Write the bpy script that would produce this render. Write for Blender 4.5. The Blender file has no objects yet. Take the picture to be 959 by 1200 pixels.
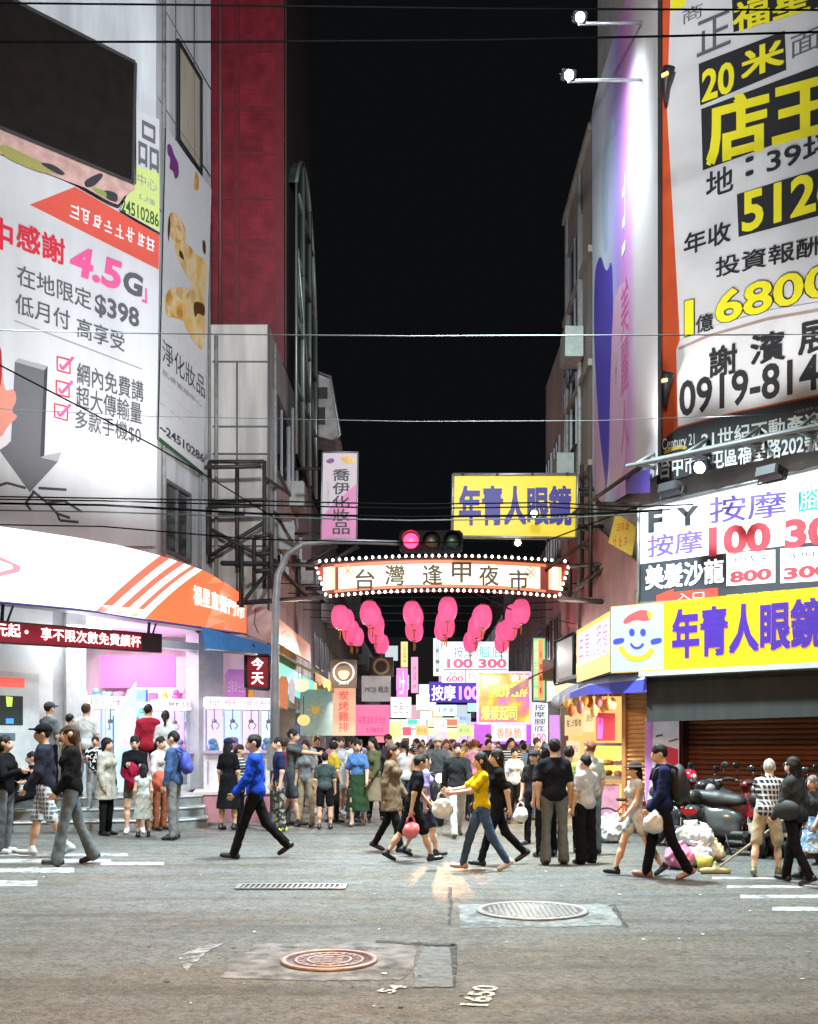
import bpy, math, random
import numpy as np
from mathutils import Matrix, Vector

SC = bpy.context.scene
COL = SC.collection
RAD = math.radians

# ------------------------------------------------------------------ camera
FPX, CX, HY, CAMZ = 1230.0, 495.0, 869.0, 1.65      # focal length, alley axis and horizon of the 959x1200 photograph
cam_d = bpy.data.cameras.new('camera')
cam = bpy.data.objects.new('camera', cam_d)
COL.objects.link(cam)
cam.location = (0, 0, CAMZ)
cam.rotation_euler = (RAD(90), 0, 0)
cam_d.sensor_fit = 'VERTICAL'
cam_d.sensor_height = 36.0
cam_d.lens = 36.0 * FPX / 1200.0
cam_d.shift_y = (HY - 600.0) / 1200.0
cam_d.shift_x = -(CX - 479.5) / 1200.0
cam_d.clip_start = 0.1
cam_d.clip_end = 2000
SC.camera = cam

# ------------------------------------------------------------------ night sky, lamps, exposure
world = bpy.data.worlds.new('World')
SC.world = world
world.use_nodes = True
wn = world.node_tree.nodes
bg = wn['Background']
bg.inputs[0].default_value = (0.0030, 0.0036, 0.0042, 1)
bg.inputs[1].default_value = 1.0

SC.render.engine = 'CYCLES'
SC.cycles.use_denoising = True
SC.cycles.max_bounces = 6
SC.cycles.diffuse_bounces = 3
SC.cycles.glossy_bounces = 3
SC.cycles.transparent_max_bounces = 6
SC.cycles.caustics_reflective = False
SC.cycles.caustics_refractive = False
SC.cycles.sample_clamp_indirect = 6
SC.view_settings.view_transform = 'Standard'
SC.view_settings.look = 'None'
SC.view_settings.exposure = 0.18
SC.view_settings.gamma = 1.0

def lamp(name, kind, loc, target, power, color, size=0.5, spot=60, blend=0.4, spread=180):
    d = bpy.data.lights.new(name, kind)
    d.energy = power
    d.color = color
    if kind == 'AREA':
        d.shape = 'DISK'
        d.size = size
        d.spread = RAD(spread)
    else:
        d.shadow_soft_size = size
    if kind == 'SPOT':
        d.spot_size = RAD(spot)
        d.spot_blend = blend
    o = bpy.data.objects.new(name, d)
    COL.objects.link(o)
    o.location = loc
    o.rotation_euler = (Vector(target) - Vector(loc)).to_track_quat('-Z', 'Y').to_euler()
    return o

COOL, WARM, SODIUM = (0.76, 0.95, 1.0), (1.0, 0.80, 0.58), (1.0, 0.56, 0.20)
# the junction's street lamps, overhead and out of the picture; the last is added facade fill
lamp('junction_light', 'AREA', (1.2, 15.0, 9.5), (1.0, 14.2, 0), 1850, COOL, 1.0, spread=125)
lamp('junction_light', 'AREA', (-5.5, 14.0, 9.0), (-5.3, 14.2, 0), 700, COOL, 1.0, spread=120)
lamp('junction_light', 'AREA', (6.0, 10.5, 9.0), (5.9, 11.2, 0), 300, COOL, 1.0, spread=120)
lamp('junction_light', 'AREA', (-1.0, 1.0, 8.5), (-0.3, 5.8, 0), 900, SODIUM, 0.8, spread=130)
lamp('junction_light', 'AREA', (-0.5, 2.0, 9.5), (-1.6, 26.0, 15.0), 800, (.92, .96, 1.0), 1.0, spread=62)  # unseen fill added to brighten the upper facades

# ------------------------------------------------------------------ pixel helpers (used only to read sizes off the photograph)
def W(px, py, Y):
    return Vector(((px - CX) / FPX * Y, Y, CAMZ + (HY - py) / FPX * Y))

class Plane:
    """A vertical plane through (ox, oy), its local x axis turned by r about z; local -y looks out of it."""
    def __init__(s, ox, oy, r):
        s.ox, s.oy, s.r = ox, oy, RAD(r)
        s.c, s.s = math.cos(s.r), math.sin(s.r)
    def off(s, d):                                   # moved d metres outwards
        return Plane(s.ox + s.s * d, s.oy - s.c * d, math.degrees(s.r))
    def uv(s, px, py):
        k = (px - CX) / FPX
        u = (k * s.oy - s.ox) / (s.c - k * s.s)
        return u, CAMZ + (HY - py) / FPX * (s.oy + u * s.s)
    def loc(s, z=0.0):
        return (s.ox, s.oy, z)
    def pt(s, u, z=0.0, d=0.0):
        return Vector((s.ox + s.c * u + s.s * d, s.oy + s.s * u - s.c * d, z))

# ------------------------------------------------------------------ objects
def tag(o, label=None, cat=None, group=None, kind=None):
    if label: o['label'] = label
    if cat: o['category'] = cat
    if group: o['group'] = group
    if kind: o['kind'] = kind
    return o

def thing(name, label, cat, loc=(0, 0, 0), rotz=0.0, group=None):
    o = bpy.data.objects.new(name, None)
    COL.objects.link(o)
    o.location = loc
    o.rotation_euler = (0, 0, rotz)
    o.empty_display_size = 0.2
    return tag(o, label, cat, group)

def link_mesh(name, me, parent=None, loc=None, rotz=None):
    o = bpy.data.objects.new(name, me)
    COL.objects.link(o)
    if parent: o.parent = parent
    if loc is not None: o.location = loc
    if rotz is not None: o.rotation_euler = (0, 0, rotz)
    return o

def children(o):
    return list(o.children)

def copy_tree(o, parent=None):
    c = o.copy()
    COL.objects.link(c)
    c.parent = parent
    for ch in children(o):
        copy_tree(ch, c)
    return c

class MB:
    """Collects faces and builds ONE mesh object."""
    def __init__(s):
        s.v, s.f, s.m, s.sm = [], [], [], []
    def face(s, pts, m=0, smooth=False):
        b = len(s.v)
        s.v += [tuple(p) for p in pts]
        s.f.append(tuple(range(b, b + len(pts))))
        s.m.append(m); s.sm.append(smooth)
        return s
    def box(s, x0, y0, z0, x1, y1, z1, m=0):
        b = len(s.v)
        s.v += [(x, y, z) for z in (z0, z1) for y in (y0, y1) for x in (x0, x1)]
        for q in ((0, 2, 3, 1), (4, 5, 7, 6), (0, 1, 5, 4), (2, 6, 7, 3), (0, 4, 6, 2), (1, 3, 7, 5)):
            s.f.append(tuple(b + i for i in q)); s.m.append(m); s.sm.append(False)
        return s
    def rbox(s, x0, y0, z0, x1, y1, z1, r=0.02, m=0):      # chamfered along its outline seen from the front
        p = [(x0 + r, z0), (x1 - r, z0), (x1, z0 + r), (x1, z1 - r), (x1 - r, z1), (x0 + r, z1), (x0, z1 - r), (x0, z0 + r)]
        return s.prism([(x, z) for x, z in p], y0, y1, m)
    def prism(s, poly, y0, y1, m=0, mside=None):            # outline in (x, z), thickness along y
        n = len(poly); b = len(s.v)
        ar = sum(poly[i][0] * poly[(i + 1) % n][1] - poly[(i + 1) % n][0] * poly[i][1] for i in range(n))
        if ar < 0: poly = poly[::-1]
        s.v += [(x, y0, z) for x, z in poly] + [(x, y1, z) for x, z in poly]
        s.f.append(tuple(range(b, b + n))); s.m.append(m); s.sm.append(False)
        s.f.append(tuple(range(b + 2 * n - 1, b + n - 1, -1))); s.m.append(m); s.sm.append(False)
        for i in range(n):
            j = (i + 1) % n
            s.f.append((b + i, b + n + i, b + n + j, b + j)); s.m.append(m if mside is None else mside); s.sm.append(False)
        return s
    def floor_prism(s, poly, z0, z1, m=0):                  # outline in (x, y), thickness along z
        n = len(poly); b = len(s.v)
        ar = sum(poly[i][0] * poly[(i + 1) % n][1] - poly[(i + 1) % n][0] * poly[i][1] for i in range(n))
        if ar < 0: poly = poly[::-1]
        s.v += [(x, y, z0) for x, y in poly] + [(x, y, z1) for x, y in poly]
        s.f.append(tuple(range(b + n - 1, b - 1, -1))); s.m.append(m); s.sm.append(False)
        s.f.append(tuple(range(b + n, b + 2 * n))); s.m.append(m); s.sm.append(False)
        for i in range(n):
            j = (i + 1) % n
            s.f.append((b + i, b + j, b + n + j, b + n + i)); s.m.append(m); s.sm.append(False)
        return s
    def tube(s, pts, r, n=8, m=0, caps=True):
        pts = [Vector(p) for p in pts]
        rs = r if isinstance(r, (list, tuple)) else [r] * len(pts)
        b = len(s.v); up = None
        for i, p in enumerate(pts):
            t = (pts[min(i + 1, len(pts) - 1)] - pts[max(i - 1, 0)]).normalized()
            if up is None:
                up = Vector((0, 0, 1)) if abs(t.z) < 0.9 else Vector((0, 1, 0))
            a = t.cross(up)
            if a.length < 1e-5: a = t.orthogonal()
            a.normalize(); c = a.cross(t); up = c
            for k in range(n):
                w = 2 * math.pi * k / n
                s.v.append(tuple(p + (a * math.cos(w) + c * math.sin(w)) * rs[i]))
        for i in range(len(pts) - 1):
            for k in range(n):
                j = (k + 1) % n
                s.f.append((b + i * n + k, b + i * n + j, b + (i + 1) * n + j, b + (i + 1) * n + k)); s.m.append(m); s.sm.append(True)
        if caps:
            s.f.append(tuple(b + k for k in reversed(range(n)))); s.m.append(m); s.sm.append(False)
            e = b + (len(pts) - 1) * n
            s.f.append(tuple(e + k for k in range(n))); s.m.append(m); s.sm.append(False)
        return s
    def bar(s, a, b_, w, m=0):                               # square bar between two points
        return s.tube([a, b_], w * 0.7071, 4, m)
    def lathe(s, prof, n=16, m=0, c=(0, 0, 0), axis='z', ribs=0, rib=0.0):
        b = len(s.v)
        for r, h in prof:
            for k in range(n):
                w = 2 * math.pi * k / n
                rr = r * (1 + rib * math.cos(ribs * w)) if ribs else r
                p = (rr * math.cos(w), rr * math.sin(w), h)
                if axis == 'y': p = (p[0], p[2], p[1])
                if axis == 'x': p = (p[2], p[0], p[1])
                s.v.append((p[0] + c[0], p[1] + c[1], p[2] + c[2]))
        for i in range(len(prof) - 1):
            for k in range(n):
                j = (k + 1) % n
                q = (b + i * n + k, b + i * n + j, b + (i + 1) * n + j, b + (i + 1) * n + k)
                s.f.append(q if axis != 'y' else q[::-1]); s.m.append(m); s.sm.append(True)
        return s
    def ellipsoid(s, c, r, n=14, k=9, m=0):
        b = len(s.v)
        for i in range(k + 1):
            t = math.pi * i / k
            for j in range(n):
                w = 2 * math.pi * j / n
                s.v.append((c[0] + r[0] * math.sin(t) * math.cos(w), c[1] + r[1] * math.sin(t) * math.sin(w), c[2] - r[2] * math.cos(t)))
        for i in range(k):
            for j in range(n):
                q = (j + 1) % n
                s.f.append((b + i * n + j, b + i * n + q, b + (i + 1) * n + q, b + (i + 1) * n + j)); s.m.append(m); s.sm.append(True)
        return s
    def add(s, verts, faces, m=0, smooth=True):
        b = len(s.v)
        s.v += [tuple(v) for v in verts]
        for f in faces:
            s.f.append(tuple(int(i) + b for i in f)); s.m.append(m); s.sm.append(smooth)
        return s
    def mesh(s, name, mats):
        me = bpy.data.meshes.new(name)
        me.from_pydata(s.v, [], s.f)
        for x in (mats if isinstance(mats, (list, tuple)) else [mats]):
            me.materials.append(x)
        me.polygons.foreach_set('material_index', s.m)
        me.polygons.foreach_set('use_smooth', s.sm)
        me.validate(); me.update()
        return me
    def build(s, name, mats, parent=None, loc=None, rotz=None):
        return link_mesh(name, s.mesh(name, mats), parent, loc, rotz)

# ------------------------------------------------------------------ materials
_M = {}
def mat(name, col, rough=0.6, metal=0.0, em=0.0, emcol=None, var=0.12, scale=6.0, streak=False, bump=0.0, spec=0.5, light=True, alpha=1.0):
    if name in _M: return _M[name]
    m = bpy.data.materials.new(name)
    m.use_nodes = True
    nt = m.node_tree; n = nt.nodes; L = nt.links
    p = n['Principled BSDF']
    p.inputs['Roughness'].default_value = rough
    p.inputs['Metallic'].default_value = metal
    p.inputs['Specular IOR Level'].default_value = spec
    c = tuple(col) + (1,)
    tc = n.new('ShaderNodeTexCoord')
    mp = n.new('ShaderNodeMapping')
    mp.inputs['Scale'].default_value = (1, 1, 0.12) if streak else (1, 1, 1)
    L.new(tc.outputs['Object'], mp.inputs[0])
    nz = n.new('ShaderNodeTexNoise')
    nz.inputs['Scale'].default_value = scale
    nz.inputs['Detail'].default_value = 5
    L.new(mp.outputs[0], nz.inputs[0])
    rp = n.new('ShaderNodeMapRange')
    rp.inputs[1].default_value = 0.3; rp.inputs[2].default_value = 0.7
    rp.inputs[3].default_value = 1 - var; rp.inputs[4].default_value = 1 + var * 0.6
    L.new(nz.outputs[0], rp.inputs[0])
    mx = n.new('ShaderNodeVectorMath'); mx.operation = 'MULTIPLY'
    mx.inputs[0].default_value = col
    L.new(rp.outputs[0], mx.inputs[1])
    L.new(mx.outputs[0], p.inputs['Base Color'])
    if em > 0:
        p.inputs['Emission Color'].default_value = tuple(emcol or col) + (1,)
        p.inputs['Emission Strength'].default_value = em
        if not light: m.cycles.emission_sampling = 'NONE'
    if bump > 0:
        bp = n.new('ShaderNodeBump')
        bp.inputs['Strength'].default_value = bump
        bp.inputs['Distance'].default_value = 0.02
        L.new(nz.outputs[0], bp.inputs['Height'])
        L.new(bp.outputs[0], p.inputs['Normal'])
    if alpha < 1: p.inputs['Alpha'].default_value = alpha
    _M[name] = m
    return m

def lit(name, col, em=1.0, light=True):            # a glowing face: backlit signs and lamps, also walls, posters and cloths
    return mat(name, tuple(min(0.85, x * 0.45) for x in col), 0.45, 0, em, col, var=0.04, light=light)
def ink(name, col, em=0.0):                        # lettering; em > 0 on backlit signs
    return mat(name, col, 0.5, 0, em, col, var=0.03, light=False)

def glass(name, tint=(0.8, 0.9, 0.95), alpha=0.18):
    if name in _M: return _M[name]
    m = bpy.data.materials.new(name); m.use_nodes = True
    nt = m.node_tree; n = nt.nodes; L = nt.links
    n.remove(n['Principled BSDF'])
    o = n['Material Output']
    tr = n.new('ShaderNodeBsdfTransparent'); tr.inputs[0].default_value = tint + (1,)
    gl = n.new('ShaderNodeBsdfGlossy'); gl.inputs['Roughness'].default_value = 0.04
    mx = n.new('ShaderNodeMixShader'); mx.inputs[0].default_value = alpha
    L.new(tr.outputs[0], mx.inputs[1]); L.new(gl.outputs[0], mx.inputs[2]); L.new(mx.outputs[0], o.inputs[0])
    _M[name] = m
    return m

# ------------------------------------------------------------------ lettering
_T = {}
def text_mesh(body, bold):
    bold = min(bold, .045 if body.isascii() else .05)
    k = (body, bold)
    if k in _T: return _T[k]
    c = bpy.data.curves.new('lettering', 'FONT')
    c.body = body; c.size = 1.0; c.offset = bold if body.isascii() else 0.0; c.resolution_u = 3
    o = bpy.data.objects.new('lettering', c)
    COL.objects.link(o)
    me = bpy.data.meshes.new_from_object(o.evaluated_get(bpy.context.evaluated_depsgraph_get()))
    co = np.zeros(len(me.vertices) * 3); me.vertices.foreach_get('co', co)
    fs = [tuple(p.vertices) for p in me.polygons]
    bpy.data.objects.remove(o); bpy.data.curves.remove(c); bpy.data.meshes.remove(me)
    co = co.reshape(-1, 3); co[:, 2] = 0
    if not body.isascii() and bold > .004:           # heavier strokes: thin layers nudged sideways, each a hair in front of the last
        d = bold * .75; L_ = [co]; F_ = list(fs); n = len(co)
        for i, (a, b) in enumerate(((-d, -d), (d, d), (-d, d), (d, -d))):
            L_.append(co + np.array([a, b, .0006 * (i + 1)])); F_ += [tuple(v + n * (i + 1) for v in f) for f in fs]
        co, fs = np.concatenate(L_), F_
    _T[k] = (co, fs)
    return _T[k]

def put_text(mb, body, u0, v1, u1, v0, y, bold=0.02, m=0, shear=0.0, vertical=False, warp=None):
    """Fits body into the box u0..u1, v0 (bottom)..v1 (top) on the local plane at depth y."""
    if vertical:
        n = len(body); h = (v1 - v0) / n
        for i, ch in enumerate(body):
            if ch.strip(): put_text(mb, ch, u0, v1 - (i + .04) * h, u1, v1 - (i + .96) * h, y, bold, m)
        return mb
    co, fs = text_mesh(body, bold)
    lo, hi = co.min(0), co.max(0)
    q = np.zeros_like(co)
    a = (co[:, 0] - lo[0]) / max(hi[0] - lo[0], 1e-6); b = (co[:, 1] - lo[1]) / max(hi[1] - lo[1], 1e-6)
    q[:, 0] = u0 + a * (u1 - u0) + b * shear * (v1 - v0)
    q[:, 2] = v0 + b * (v1 - v0)
    q[:, 1] = y - co[:, 2]
    if warp: q[:, 2] += np.array([warp(x) for x in q[:, 0]])
    mb.add(q, fs, m, False)
    return mb

def rect(mb, u0, v1, u1, v0, y, m=0):
    return mb.face([(u0, y, v0), (u1, y, v0), (u1, y, v1), (u0, y, v1)], m)

def strokes(mb, u0, v1, u1, v0, y, n, seed, m=0):
    """Rows of writing too small in the photograph to be read."""
    rr = random.Random(seed); w = (u1 - u0) / n
    for i in range(n):
        x = u0 + i * w; h = v1 - v0
        nh = rr.choice((2, 3, 3, 4))
        for k in range(nh):
            z = v0 + h * (0.06 + .84 * k / nh + rr.uniform(-.03, .06)); l, r_ = rr.uniform(.06, .42), rr.uniform(.58, .94)
            rect(mb, x + w * l, z + h * .10, x + w * r_, z, y, m)
        for k in range(rr.choice((1, 2, 2))):
            xx = x + w * (rr.uniform(.1, .32) if k else rr.uniform(.48, .78)); rect(mb, xx, v1 - h * rr.uniform(0, .25), xx + w * .11, v0 + h * rr.uniform(0, .35), y - .0008 - .0004 * k, m)
    return mb
# ------------------------------------------------------------------ people: a body grown as one surface from its skeleton, clothes as surfaces round it
def Rx(d): a = RAD(d); c, s = math.cos(a), math.sin(a); return np.array([[1, 0, 0], [0, c, -s], [0, s, c]])
def Rz(d): a = RAD(d); c, s = math.cos(a), math.sin(a); return np.array([[c, -s, 0], [s, c, 0], [0, 0, 1]])
V3 = lambda *a: np.array(a, float)

def nets(F, org, h):
    s = F < 0
    n0, n1, n2 = [x - 1 for x in F.shape]
    sl = lambda A, i, j, k: A[i:i + n0, j:j + n1, k:k + n2]
    cnt = np.zeros((n0, n1, n2), np.int8)
    for i in (0, 1):
        for j in (0, 1):
            for k in (0, 1): cnt += sl(s, i, j, k)
    act = (cnt > 0) & (cnt < 8)
    ids = np.argwhere(act)
    if len(ids) == 0: return np.zeros((0, 3)), []
    idx = -np.ones(act.shape, np.int64); idx[act] = np.arange(len(ids))
    acc = np.zeros((len(ids), 3)); num = np.zeros(len(ids))
    I, J, K = ids.T
    C = [(0, 0, 0), (1, 0, 0), (0, 1, 0), (1, 1, 0), (0, 0, 1), (1, 0, 1), (0, 1, 1), (1, 1, 1)]
    for a, b in ((0, 1), (2, 3), (4, 5), (6, 7), (0, 2), (1, 3), (4, 6), (5, 7), (0, 4), (1, 5), (2, 6), (3, 7)):
        ca, cb = C[a], C[b]
        fa = F[I + ca[0], J + ca[1], K + ca[2]]; fb = F[I + cb[0], J + cb[1], K + cb[2]]
        x = (fa < 0) != (fb < 0)
        t = np.where(x, fa / np.where(x, fa - fb, 1), 0)
        p = np.array(ca)[None] + t[:, None] * (np.array(cb) - np.array(ca))[None]
        acc[x] += p[x]; num[x] += 1
    ver = (ids + acc / num[:, None]) * h + org
    faces = []
    for ax in range(3):
        o1, o2 = [(1, 2), (2, 0), (0, 1)][ax]
        a = s; b = np.roll(s, -1, ax)
        d = a != b
        ii = [slice(1, -1)] * 3; ii[ax] = slice(0, -1)
        e = np.zeros_like(d); e[tuple(ii)] = d[tuple(ii)]
        P = np.argwhere(e)
        if not len(P): continue
        def cell(q1, q2):
            q = P.copy(); q[:, o1] -= q1; q[:, o2] -= q2
            return idx[q[:, 0], q[:, 1], q[:, 2]]
        Q = np.stack([cell(1, 1), cell(0, 1), cell(0, 0), cell(1, 0)], 1)
        fl = ~s[P[:, 0], P[:, 1], P[:, 2]]
        Q[fl] = Q[fl][:, ::-1]
        faces.append(Q[(Q >= 0).all(1)])
    return ver, np.concatenate(faces)

def grow(prims, h, k=0.03, clip=None, fold=0.0, seed=0):
    """Smooth union of round cones ('c', a, b, ra, rb) and ellipsoids ('e', centre, radii, axes)."""
    lo = np.full(3, 1e9); hi = -lo
    bx = []
    for p in prims:
        if p[0] == 'c':
            r = max(p[3], p[4]); l = np.minimum(p[1], p[2]) - r; u = np.maximum(p[1], p[2]) + r
        else:
            r = np.abs(p[3]) @ np.array(p[2]) if len(p) > 3 else np.array(p[2])
            l = p[1] - r; u = p[1] + r
        bx.append((l, u)); lo = np.minimum(lo, l); hi = np.maximum(hi, u)
    pad = 3 * h
    lo -= pad; hi += pad
    n = np.ceil((hi - lo) / h).astype(int) + 1
    F = np.full(n, 0.25)
    g = [lo[i] + h * np.arange(n[i]) for i in range(3)]
    for p, (l, u) in zip(prims, bx):
        m = k + 2 * h
        a = np.maximum(((l - m - lo) / h).astype(int), 0); b = np.minimum(((u + m - lo) / h).astype(int) + 2, n)
        S = tuple(slice(a[i], b[i]) for i in range(3))
        X, Y, Z = np.meshgrid(g[0][S[0]], g[1][S[1]], g[2][S[2]], indexing='ij')
        if p[0] == 'c':
            A, B = p[1], p[2]; d = B - A; dd = max(float(d @ d), 1e-9)
            t = np.clip(((X - A[0]) * d[0] + (Y - A[1]) * d[1] + (Z - A[2]) * d[2]) / dd, 0, 1)
            D = np.sqrt((X - A[0] - t * d[0]) ** 2 + (Y - A[1] - t * d[1]) ** 2 + (Z - A[2] - t * d[2]) ** 2) - (p[3] + (p[4] - p[3]) * t)
        else:
            X = X - p[1][0]; Y = Y - p[1][1]; Z = Z - p[1][2]
            if len(p) > 3:
                R = p[3]
                X, Y, Z = (R[0, 0] * X + R[1, 0] * Y + R[2, 0] * Z, R[0, 1] * X + R[1, 1] * Y + R[2, 1] * Z, R[0, 2] * X + R[1, 2] * Y + R[2, 2] * Z)
            r = p[2]
            k0 = np.sqrt((X / r[0]) ** 2 + (Y / r[1]) ** 2 + (Z / r[2]) ** 2)
            k1 = np.sqrt((X / r[0] ** 2) ** 2 + (Y / r[1] ** 2) ** 2 + (Z / r[2] ** 2) ** 2)
            D = k0 * (k0 - 1) / np.maximum(k1, 1e-6)
        f = F[S]
        q = np.maximum(k - np.abs(f - D), 0) / k
        F[S] = np.minimum(f, D) - q * q * k * 0.25
    if fold or clip:
        X, Y, Z = np.meshgrid(*g, indexing='ij')
        if fold:
            ph = seed * 1.7
            F = F + fold * (np.abs(np.sin(19 * Z + 14 * X + ph + 2.5 * np.sin(9 * Y + 4 * X + ph))) + .7 * np.abs(np.sin(33 * X - 15 * Z + 2.3 * ph + 2 * np.sin(13 * Z))) + .4 * np.sin(35 * Y + 27 * Z + ph) - .9) * .8
        if clip: F = clip(F, X, Y, Z)
    return nets(F, lo, h)

def to_mesh(name, ver, fac, mats, S=1.0, midx=None, extra=None):
    mb = MB()
    if len(ver): mb.add(ver * S, fac)
    if midx is not None: mb.m = list(midx)
    if extra: 
        for v, f in extra: mb.add(np.array(v) * S, f)
    return mb.mesh(name, mats)

POSES = {  # legs: (swing, knee, out) for the person's right then left; arms: (swing, out, elbow)
    'stand': dict(legs=[(2, 3, 4), (-2, 3, 4)], arms=[(4, 9, 12), (-2, 9, 12)]),
    'relax': dict(legs=[(6, 8, 5), (-2, 2, 5)], arms=[(8, 10, 22), (0, 10, 14)]),
    'walk': dict(legs=[(22, 5, 2), (-20, 16, 2)], arms=[(-22, 8, 12), (20, 8, 22)]),
    'walk2': dict(legs=[(-20, 24, 2), (21, 4, 2)], arms=[(20, 8, 24), (-20, 8, 12)]),
    'stroll': dict(legs=[(15, 5, 3), (-15, 14, 3)], arms=[(-12, 9, 14), (10, 9, 26)]),
    'phone': dict(legs=[(3, 4, 5), (-3, 4, 5)], arms=[(28, 8, 95), (2, 9, 14)]),
    'hold': dict(legs=[(3, 4, 5), (-3, 4, 5)], arms=[(22, 6, 88), (20, 6, 84)]),
    'reach': dict(legs=[(14, 6, 4), (-14, 10, 4)], arms=[(72, 4, 14), (8, 9, 20)]),
    'sit': dict(legs=[(84, 88, 6), (76, 70, 6)], arms=[(35, 8, 80), (30, 8, 60)]),
    'sweep': dict(legs=[(8, 8, 7), (-8, 8, 7)], arms=[(24, 24, 30), (40, 4, 40)]),
    'ride': dict(legs=[(66, 78, 10), (66, 78, 10)], arms=[(48, 14, 32), (48, 14, 32)]),
    'give': dict(legs=[(20, 5, 2), (-19, 14, 2)], arms=[(50, 6, 34), (44, 6, 40)]),
}

SKINS = [mat('skin_%d' % i, c, 0.5, var=0.06) for i, c in enumerate([(0.62, 0.37, 0.26), (0.52, 0.30, 0.20), (0.68, 0.43, 0.31), (0.44, 0.25, 0.16)])]
EYE = mat('eye_dark', (0.02, 0.015, 0.012), 0.25)
LIP = mat('lip', (0.40, 0.19, 0.15), 0.5)
def cloth(c, pat=None):
    name = 'cloth_%s_%s' % ('_'.join('%d' % (x * 1000) for x in c), pat or '')
    if name in _M: return _M[name]
    m = mat(name, c, 0.95, var=0.22, scale=9, bump=0.6, spec=0.06)
    nt = m.node_tree; n = nt.nodes; L = nt.links
    p = n['Principled BSDF']
    base = [x for x in nt.links if x.to_socket == p.inputs['Base Color']][0].from_socket
    def mixin(fac, c2):
        mx = n.new('ShaderNodeMix'); mx.data_type = 'RGBA'
        L.new(fac, mx.inputs['Factor']); L.new(base, mx.inputs['A']); mx.inputs['B'].default_value = tuple(c2) + (1,)
        L.new(mx.outputs['Result'], p.inputs['Base Color']); return mx.outputs['Result']
    tc = n.new('ShaderNodeTexCoord')
    if pat == 'plaid':
        sx = n.new('ShaderNodeSeparateXYZ'); L.new(tc.outputs['Object'], sx.inputs[0])
        for ax, fr in ((0, 34.0), (2, 30.0)):
            ad = n.new('ShaderNodeMath'); ad.operation = 'ADD'
            L.new(sx.outputs[ax], ad.inputs[0])
            if ax == 0: L.new(sx.outputs[1], ad.inputs[1])
            else: ad.inputs[1].default_value = 0.0
            mu = n.new('ShaderNodeMath'); mu.operation = 'MULTIPLY'; mu.inputs[1].default_value = fr * 3.2
            L.new(ad.outputs[0], mu.inputs[0])
            si = n.new('ShaderNodeMath'); si.operation = 'SINE'; L.new(mu.outputs[0], si.inputs[0])
            gt = n.new('ShaderNodeMath'); gt.operation = 'GREATER_THAN'; gt.inputs[1].default_value = 0.45; L.new(si.outputs[0], gt.inputs[0])
            ml = n.new('ShaderNodeMath'); ml.operation = 'MULTIPLY'; ml.inputs[1].default_value = 0.65; L.new(gt.outputs[0], ml.inputs[0])
            base = mixin(ml.outputs[0], (0.62, 0.62, 0.60))
    elif pat == 'camo' or pat == 'print':
        nz = n.new('ShaderNodeTexNoise'); nz.inputs['Scale'].default_value = 13 if pat == 'camo' else 20
        L.new(tc.outputs['Object'], nz.inputs[0])
        gt = n.new('ShaderNodeMath'); gt.operation = 'GREATER_THAN'; gt.inputs[1].default_value = 0.54; L.new(nz.outputs[0], gt.inputs[0])
        mixin(gt.outputs[0], (0.30, 0.30, 0.26) if pat == 'camo' else (0.7, 0.72, 0.74))
    elif pat == 'stripe':
        sx = n.new('ShaderNodeSeparateXYZ'); L.new(tc.outputs['Object'], sx.inputs[0])
        mu = n.new('ShaderNodeMath'); mu.operation = 'MULTIPLY'; mu.inputs[1].default_value = 110; L.new(sx.outputs[2], mu.inputs[0])
        si = n.new('ShaderNodeMath'); si.operation = 'SINE'; L.new(mu.outputs[0], si.inputs[0])
        gt = n.new('ShaderNodeMath'); gt.operation = 'GREATER_THAN'; gt.inputs[1].default_value = 0.2; L.new(si.outputs[0], gt.inputs[0])
        mixin(gt.outputs[0], (0.65, 0.65, 0.65))
    return m

HAIRC = {'black': (0.012, 0.010, 0.010), 'brown': (0.055, 0.028, 0.018), 'grey': (0.22, 0.21, 0.20), 'red': (0.20, 0.07, 0.03), 'white': (0.5, 0.5, 0.48)}
def hairmat(c): return mat('hair_' + c, HAIRC[c], 0.6, var=0.6, scale=70, spec=0.25, streak=True, bump=.5)

def tube_geo(pts, rs, n=6):
    mb = MB(); mb.tube(pts, rs, n); return mb.v, mb.f

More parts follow.
